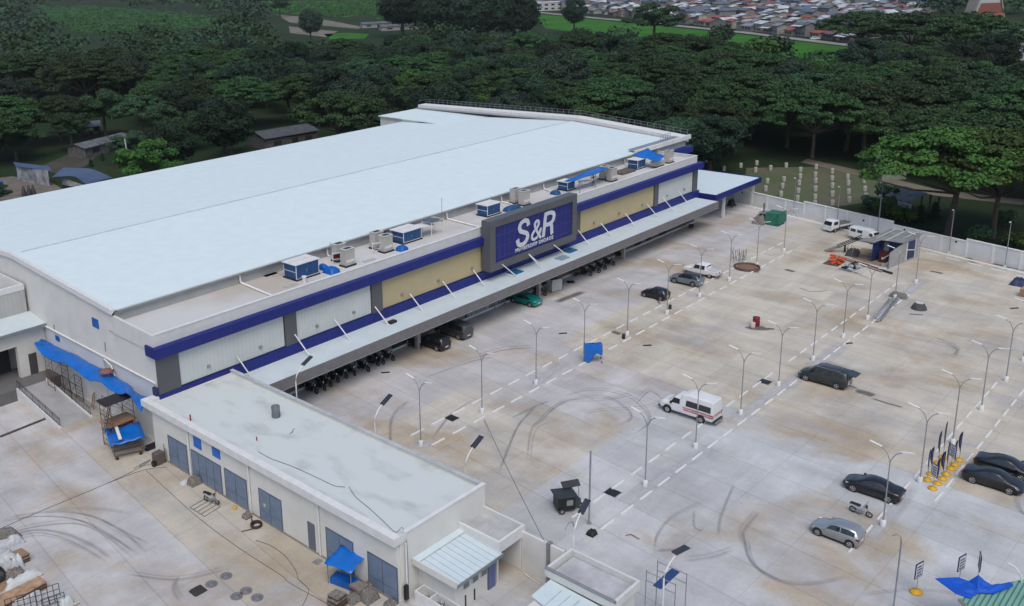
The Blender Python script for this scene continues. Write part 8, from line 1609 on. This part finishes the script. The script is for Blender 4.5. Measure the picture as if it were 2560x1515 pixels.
# trees told apart in the photograph (tile, base x, y, kind, variant, scale, label)
SPT = [('h', 1800, 720, 'rain_tree', 2, (1.25, 1.25, 1.25), 'large bright green rain tree right of the lawn, overhanging the patched shelter'),
 ('h', 2190, 760, 'rain_tree', 2, (1.05, 1.05, 1.25), 'bright green rain tree at the right edge behind the perimeter wall'),
 ('d', 1050, 505, 'rain_tree', 0, (1.75, 1.75, 1.35), 'big lone umbrella tree standing in the field right of the town'),
 ('d', 1480, 560, 'rain_tree', 1, (2.0, 2.0, 1.5), 'dark spreading tree behind the lone umbrella tree'),
 ('d', 1990, 660, 'rain_tree', 0, (1.6, 1.6, 1.5), 'spreading tree with two thin trunks left of the chapel'),
 ('d', 2190, 740, 'dense_tree', 0, (1.1, 1.1, 1.2), 'dark round tree in front of the white roadside building'),
 ('c', 550, 295, 'dense_tree', 1, (1.15, 1.15, 1.55), 'tall round dark tree standing clear in the field left of the town'),
 ('c', 1250, 400, 'broadleaf_tree', 0, (2.2, 2.2, 1.9), 'tall pale green tree before the middle of the town'),
 ('c', 60, 360, 'dense_tree', 0, (1.8, 1.8, 1.9), 'tall dark tree group at the left of the field'),
 ('b', 2300, 420, 'dense_tree', 1, (1.6, 1.6, 1.6), 'dark tree over the grey hut'),
 ('b', 1300, 330, 'dense_tree', 0, (2.3, 2.3, 2.1), 'very dark tall tree above the two low buildings'), ('b', 1650, 380, 'dense_tree', 1, (2.4, 2.4, 2.1), 'very dark tall tree right of the two low buildings'), ('b', 1980, 420, 'dense_tree', 0, (2.2, 2.2, 2.2), 'dark tall tree at the right end of the dark group above the store'),
 ('b', 490, 380, 'dense_tree', 2, (1.1, 1.1, 1.5), 'single dark tree in front of the pale track'), ('b', 215, 150, 'broadleaf_tree', 0, (1.6, 1.6, 1.6), 'small round tree left of the pale track'),
 ('a', 1280, 1240, 'rain_tree', 3, (.75, .75, 1.0), 'rounded olive-green tree over the left huts'), ('a', 1480, 1300, 'broadleaf_tree', 0, (1.0, 1.0, 1.0), 'loose green tree right of the left huts'),
 ('a', 1200, 900, 'dense_tree', 2, (.9, .9, 1.35), 'grey-green upright tree in the dark hollow at the left'), ('a', 640, 1330, 'broadleaf_tree', 0, (.9, .9, .9), 'thin bare-limbed tree by the blue-roofed works shed'), ('a', 150, 1420, 'broadleaf_tree', 0, (1.1, 1.1, .8), 'low green tree at the left edge'),
 ('a', 300, 1260, 'broadleaf_tree', 2, (1.2, 1.2, 1.1), 'yellow-green tree at the left edge above the low one'), ('a', 1180, 1440, 'broadleaf_tree', 0, (.9, .9, .7), 'bushy green tree beside the thin white pole'), ('a', 1700, 1330, 'broadleaf_tree', 0, (1.0, 1.0, .9), 'small tree with several trunks behind the roof edge'),
 ('a', 2050, 1360, 'broadleaf_tree', 0, (.9, .9, .9), 'small tree left of the low dark-roofed hut'), ('a', 780, 1000, 'rain_tree', 0, (1.5, 1.5, 1.35), 'huge spreading rain tree filling the left side'), ('a', 250, 900, 'rain_tree', 0, (1.5, 1.5, 1.3), 'huge spreading rain tree at the left edge'),
 ('a', 1750, 900, 'dense_tree', 1, (1.15, 1.15, 1.1), 'dark round tree left of the small clearing'), ('a', 2150, 960, 'dense_tree', 0, (1.3, 1.3, 1.15), 'dark round tree right of the small clearing'),
 ('b', 400, 1080, 'rain_tree', 0, (.95, .95, 1.05), 'tree with a straight trunk behind the low hut, left one'), ('b', 710, 1115, 'dense_tree', 0, (1.15, 1.15, 1.2), 'dark tree with a thick trunk behind the low hut'), ('b', 860, 1090, 'dense_tree', 1, (1.0, 1.0, 1.1), 'dark tree right of the thick-trunked one'), ('b', 1000, 1080, 'dense_tree', 0, (1.0, 1.0, 1.15), 'dark tree beside the far left corner of the store'),
 ('b', 560, 1120, 'broadleaf_tree', 1, (.6, .6, .6), 'small pale tree between two trunks behind the low hut'),
 ('c', 1820, 1240, 'rain_tree', 1, (1.0, 1.0, 1.15), 'rain tree with a slim curved trunk right of the store'), ('c', 2015, 1130, 'rain_tree', 0, (1.0, 1.0, 1.1), 'rain tree with a straight trunk by the bare ground patch'),
 ('d', 50, 1240, 'rain_tree', 0, (1.1, 1.1, 1.2), 'rain tree with arching limbs above the marker lawn'), ('d', 380, 1300, 'rain_tree', 1, (1.1, 1.1, 1.2), 'rain tree with a slanting trunk above the marker lawn'), ('d', 600, 1400, 'rain_tree', 0, (.95, .95, 1.1), 'slim rain tree at the edge of the marker lawn'), ('d', 900, 1330, 'rain_tree', 1, (1.2, 1.2, 1.2), 'thick-trunked rain tree behind the marker lawn'),
 ('c', 1630, 1370, 'broadleaf_tree', 1, (.9, .9, 1.0), 'loose tree just beyond the far end of the store'), ('c', 1780, 1420, 'rain_tree', 1, (.8, .8, 1.05), 'rain tree with twin trunks just beyond the store end')]
for t, x, y, kd, v, s, lb in SPT:
    a = at(t, x, y); tree(kd, v, (a.x, a.y, 0), s, tr_.random()*6.28, lb); placed.append((a.x, a.y, {'rain_tree': 9, 'dense_tree': 6, 'broadleaf_tree': 5}.get(kd, 2)*s[0]))
e_ = S.objects['chapel']; e_.scale = (.42, .5, .62)
# open ground kept free of trees, as picture polygons
def poly_px(t, *xy): return [px(t, xy[i], xy[i+1]) for i in range(0, len(xy), 2)]
OPEN = [poly_px('c', 120, 100, 740, 160, 950, 180, 1990, 290, 2473, 350, 2473, 470, 1980, 400, 1700, 330, 1350, 250, 900, 330, 700, 330, 250, 260), poly_px('d', 0, 310, 750, 390, 1240, 440, 1700, 520, 1300, 600, 600, 540, 100, 450), [(1330, -80), (2330, -80), (2330, 150), (2200, 135), (1860, 90), (1500, 50), (1330, 34)],
        poly_px('a', 320, 60, 900, 70, 1500, 110, 1900, 170, 1300, 280, 700, 280, 430, 170), poly_px('b', 0, 30, 1060, 20, 1060, 130, 900, 160, 960, 250, 640, 330, 300, 290, 170, 130), poly_px('d', 1560, 620, 2600, 600, 2700, 850, 1950, 770),
        poly_px('h', -60, 110, 640, 90, 1150, 170, 1420, 300, 1480, 420, 1300, 700, 900, 560, 0, 400), poly_px('e', -100, 60, 620, 60, 1000, 200, 500, 420, -100, 500), poly_px('b', 60, 1130, 600, 1130, 600, 1330, 60, 1400), poly_px('d', 1900, 160, 2600, 120, 2700, 700, 2280, 600, 2050, 260),
        poly_px('h', 1300, 280, 2600, 420, 2600, 950, 1900, 800, 1500, 640), poly_px('b', 940, 190, 1420, 220, 1420, 300, 940, 290), poly_px('b', 2040, 340, 2600, 370, 2600, 450, 2040, 430), poly_px('b', 1000, 930, 1100, 930, 1100, 1130, 1000, 1130), poly_px('c', 1700, 880, 2100, 950, 2060, 1120, 1760, 1080), [(-200, 262), (560, 262), (640, 280), (960, 280), (960, 420), (560, 800), (0, 800), (-200, 800)]]
SEEN = [poly_px('c', 1980, 300, 2473, 350, 2473, 480, 2250, 440, 1990, 420)+[], poly_px('d', 0, 300, 750, 380, 780, 520, 500, 540, 0, 440), poly_px('c', 280, 100, 400, 100, 430, 330, 300, 300), poly_px('c', 690, 160, 960, 180, 930, 280, 700, 240), poly_px('c', 1850, 500, 2030, 500, 2030, 560, 1850, 570), [(1330, -90), (2230, -90), (2230, 100), (1850, 85), (1330, 33)],
        poly_px('a', 330, 30, 1900, 120, 1880, 190, 700, 290, 450, 160), poly_px('b', 180, 40, 1040, 20, 1060, 120, 1240, 110, 1400, 300, 640, 330, 180, 280), poly_px('b', 2040, 340, 2500, 360, 2500, 420, 2040, 400), [(2200, 330), (2560, 420), (2560, 620), (2150, 560)], poly_px('d', 2000, 730, 2480, 720, 2480, 830, 2100, 780), poly_px('d', 2350, 200, 2500, 200, 2500, 600, 2350, 560), poly_px('a', 700, 960, 1100, 960, 1120, 1060, 700, 1060), poly_px('a', 680, 1080, 1150, 1150, 1150, 1290, 700, 1330), poly_px('e', 0, 150, 900, 120, 1000, 260, 0, 440), poly_px('b', 60, 1150, 560, 1150, 560, 1260, 60, 1340)]
def inside(x, y, pl):
    c = False; j = len(pl)-1
    for i in range(len(pl)):
        if (pl[i][1] > y) != (pl[j][1] > y) and x < (pl[j][0]-pl[i][0])*(y-pl[i][1])/(pl[j][1]-pl[i][1])+pl[i][0]: c = not c
        j = i
    return c
def hides(x, y, R, h):
    q = [proj(x, y, h), proj(x+.7*R, y-.7*R, h*.8), proj(x-.7*R, y+.7*R, h*.8)]
    return any(inside(a[0], a[1], pl) for a in q for pl in SEEN)
def site(x, y):   # store and car park
    return (-40 < x < X0+2 and y < 135) or (X0-8 < x < XE+8 and y < YB+14) or (x < PX(y)+7 and y < 100)
WHERE = lambda u, v: ('behind the store roof' if 640 < u < 1300 else 'at the left' if u <= 640 else 'past the store end' if u < 1850 else 'at the right') 
DEPTH = lambda d: 'near forest edge' if d < 230 else ('middle of the forest' if d < 330 else 'back of the forest')
ngrid = 0
cells = []
y_ = 60.0
cand = []
for i in range(-10, 60):
    for j in range(0, 60):
        x = -60+i*15.5+tr_.uniform(-4.5, 4.5)+(j % 2)*7; y = 20+j*13.5+tr_.uniform(-4, 4); d = math.hypot(x, y)
        if d > 455 or site(x, y): continue
        u, v = proj(x, y, 0)
        ut, vt = proj(x, y, 13)
        if not (-140 < u < 2700) or v < -20: continue
        lo = inside(u, v, OPEN[-1]); nh = ((x-110)**2+(y-290)**2 < 1)
        if any(inside(u, v, pl) for pl in OPEN[:-1]) or (lo and tr_.random() > .45) or hides(x, y, 7, 13): continue
        if any((x-a)**2+(y-b)**2 < (r+4.0)**2*.45 for a, b, r in placed): continue
        cand.append((d, x, y, u, v))
cand.sort()
for d, x, y, u, v in cand[:245]:
    q = tr_.random(); dark = (900 < u < 1450) or (480 < u < 860 and v > 200)
    if q < (.35 if dark else .62): kd, vv, s = 'rain_tree', tr_.choice([0, 0, 1, 3]), tr_.uniform(.85, 1.15)
    elif q < (.85 if dark else .80): kd, vv, s = 'dense_tree', tr_.choice([0, 1, 1, 2]), tr_.uniform(.85, 1.2)
    else: kd, vv, s = 'broadleaf_tree', tr_.choice([0, 1, 2]), tr_.uniform(.9, 1.3)
    desc = {'rain_tree': ['flat-topped mid green rain tree', 'wide flat-topped rain tree', 'bright flat-topped rain tree', 'bluish flat-topped rain tree'][vv], 'dense_tree': ['very dark round tree', 'dark full-crowned tree', 'grey-green round tree'][min(vv, 2)], 'broadleaf_tree': ['loose mid green tree', 'loose olive tree', 'fresh green loose tree'][min(vv, 2)]}[kd]
    tree(kd, vv, (x, y, 0), (s, s, s*tr_.uniform(.9, 1.12)), tr_.random()*6.28, '%s in the %s %s' % (desc, DEPTH(d), WHERE(u, v)), 'trees of the forest around the store')
# shrubs and little dark cypress bushes on the cemetery ground
k = 0
for t, x, y, kd, s in [('h', 1105, 510, 's', .6), ('h', 1260, 560, 's', .9), ('h', 1330, 520, 'c', 1.2), ('h', 1420, 620, 's', .8), ('h', 1550, 620, 'c', .9), ('h', 1680, 590, 'c', .9), ('h', 1240, 440, 's', .8), ('h', 1000, 620, 's', .5), ('h', 2090, 800, 's', .7), ('h', 2400, 850, 's', .7), ('h', 2300, 640, 's', .6), ('e', 905, 75, 'c', .6), ('e', 805, 130, 'c', .6), ('a', 750, 990, 'c', .9), ('a', 895, 995, 'c', .9), ('a', 950, 970, 'c', .7), ('a', 1505, 1380, 'c', .8), ('a', 820, 950, 'c', .8), ('a', 720, 1040, 's', .8), ('b', 640, 1020, 'c', .8), ('b', 760, 1060, 'c', 1.0), ('b', 800, 1030, 'c', 1), ('b', 950, 1060, 'c', 1), ('b', 330, 1015, 'c', .9), ('b', 1450, 160, 's', 2), ('d', 150, 520, 's', 2.6), ('d', 310, 500, 's', 2.2), ('c', 2200, 500, 's', 2.4), ('c', 1850, 420, 's', 2.6)]:
    a = at(t, x, y); kd2 = 'small_tree' if kd == 's' else 'cypress_tree'; o = tree(kd2, k % 2 if kd == 's' else 0, (a.x, a.y, 0), s, k, ('low leafy bush' if kd == 's' else 'small dark conical bush')+(' on the ground right of the marker lawn' if t == 'h' else ' behind the store' if t in 'ab' else ' on the ground at the left' if t == 'e' else ' in the field by the town'), 'bushes on open ground'); o['category'] = 'bush'; k += 1
# far woods: crowns too many to count
rng = np.random.default_rng(77); PP = {0: [], 1: [], 2: []}; NN = {0: [], 1: [], 2: []}; SS = {0: [], 1: [], 2: []}
nc = 0
for ring in range(40):
    d0 = 440*1.055**ring
    if d0 > 2600: break
    sp_c = max(13.0, d0*.022); nA = int(d0*1.25/sp_c)
    for k in range(nA):
        ang_ = YAW+.78-1.56*k/nA+rng.uniform(-.5, .5)*sp_c/d0; d = d0+rng.uniform(-.5, .5)*d0*.055; x, y = d*math.cos(ang_), d*math.sin(ang_); u, v = proj(x, y, 0)
        if not (-150 < u < 2720) or v < -75 or v > 330: continue
        if any(inside(u, v, pl) for pl in OPEN[:-1]) or hides(x, y, sp_c*.6, 13): continue
        if 1300 < u < 2350 and v < 34 and u < 2300: continue
        R = sp_c*.62*(.8+.5*rng.random()); Ht = 10+5*rng.random()+(4 if d > 900 else 0); ci = 1 if rng.random() < .35 else (2 if rng.random() < .5 else 0); n = 150 if d < 900 else 90
        dd = rng.standard_normal((n, 3)); dd /= np.linalg.norm(dd, axis=1)[:, None]; dd[:, 2] = np.abs(dd[:, 2]); sub = rng.integers(0, 7, n); offs = rng.standard_normal((7, 3))*np.array([R*.45, R*.45, Ht*.10]); p = np.array([x, y, Ht*.55])+offs[sub]+dd*np.array([R*.55, R*.55, Ht*.34]); nrm = dd+rng.standard_normal((n, 3))*.5+np.array([0, 0, .5]); nrm /= np.linalg.norm(nrm, axis=1)[:, None]
        PP[ci].append(p); NN[ci].append(nrm); SS[ci].append(np.full(n, max(1.1, d*.0026))); nc += 1
for ci in (0, 1, 2):
    if not PP[ci]: continue
    P = np.concatenate(PP[ci]); Nn = np.concatenate(NN[ci]); me = leafmesh('distant_woods', P, Nn, np.concatenate(SS[ci]), FM[ci], 1.4); o = bpy.data.objects.new('distant_woods', me); C.objects.link(o); tag(o, ['mid green', 'darkest', 'bluish green'][ci]+' crowns of the far woods beyond the forest', 'woods', kind='stuff')
# low scrub that fills the meadows and the forest floor
P = []; Nn = []
for pl, dens in ((poly_px('a', 320, 45, 900, 55, 1500, 100, 1950, 170, 1900, 230, 1300, 300, 700, 300, 430, 170), 900), (poly_px('b', 0, 30, 1060, 20, 1060, 120, 700, 150, 400, 130), 500), (poly_px('d', 1500, 600, 2600, 600, 2700, 850, 1950, 770, 1500, 680), 220), (poly_px('b', 1050, 130, 1250, 130, 1260, 200, 1060, 200), 60), (poly_px('d', 600, 500, 1300, 500, 1500, 620, 900, 640, 500, 560), 260), (poly_px('c', 1700, 400, 2473, 440, 2473, 520, 1800, 500), 160)):
    us = [q[0] for q in pl]; vs_ = [q[1] for q in pl]
    for k in range(dens):
        u, v = rng.uniform(min(us), max(us)), rng.uniform(min(vs_), max(vs_))
        if not inside(u, v, pl): continue
        g_ = G(u, v, 0); s = rng.uniform(1.2, 3.2); p, n_ = clump(np.array([g_.x, g_.y, .2]), s*1.6, s*1.6, s, 60, .3); P.append(p); Nn.append(n_)
me = leafmesh('undergrowth', np.concatenate(P), np.concatenate(Nn), .95, foliage_mat('scrub_leaves', (.025, .070, .022), (.035, .095, .028), (.055, .130, .030))); o = bpy.data.objects.new('undergrowth', me); C.objects.link(o); tag(o, 'bright green scrub covering the far meadows', 'scrub', kind='stuff')
mh = bpy.data.materials.new('haze_air'); mh.use_nodes = True; t = mh.node_tree; t.nodes.remove(t.nodes['Principled BSDF']); pvn = N(t, 'ShaderNodeVolumePrincipled'); pvn.inputs['Density'].default_value = 0.00004; pvn.inputs['Color'].default_value = (.82, .91, 1, 1); t.links.new(pvn.outputs[0], t.nodes['Material Output'].inputs['Volume'])
tag(MB().box(-600, 3500, -600, 3500, -1.0, 60, mh).build('haze'), kind='stuff')
for o_ in list(bpy.data.objects):
    for k_ in ('label', 'category'):
        if k_ in o_.keys() and (o_[k_] == '' or (k_ == 'category' and o_.parent is not None)): del o_[k_]
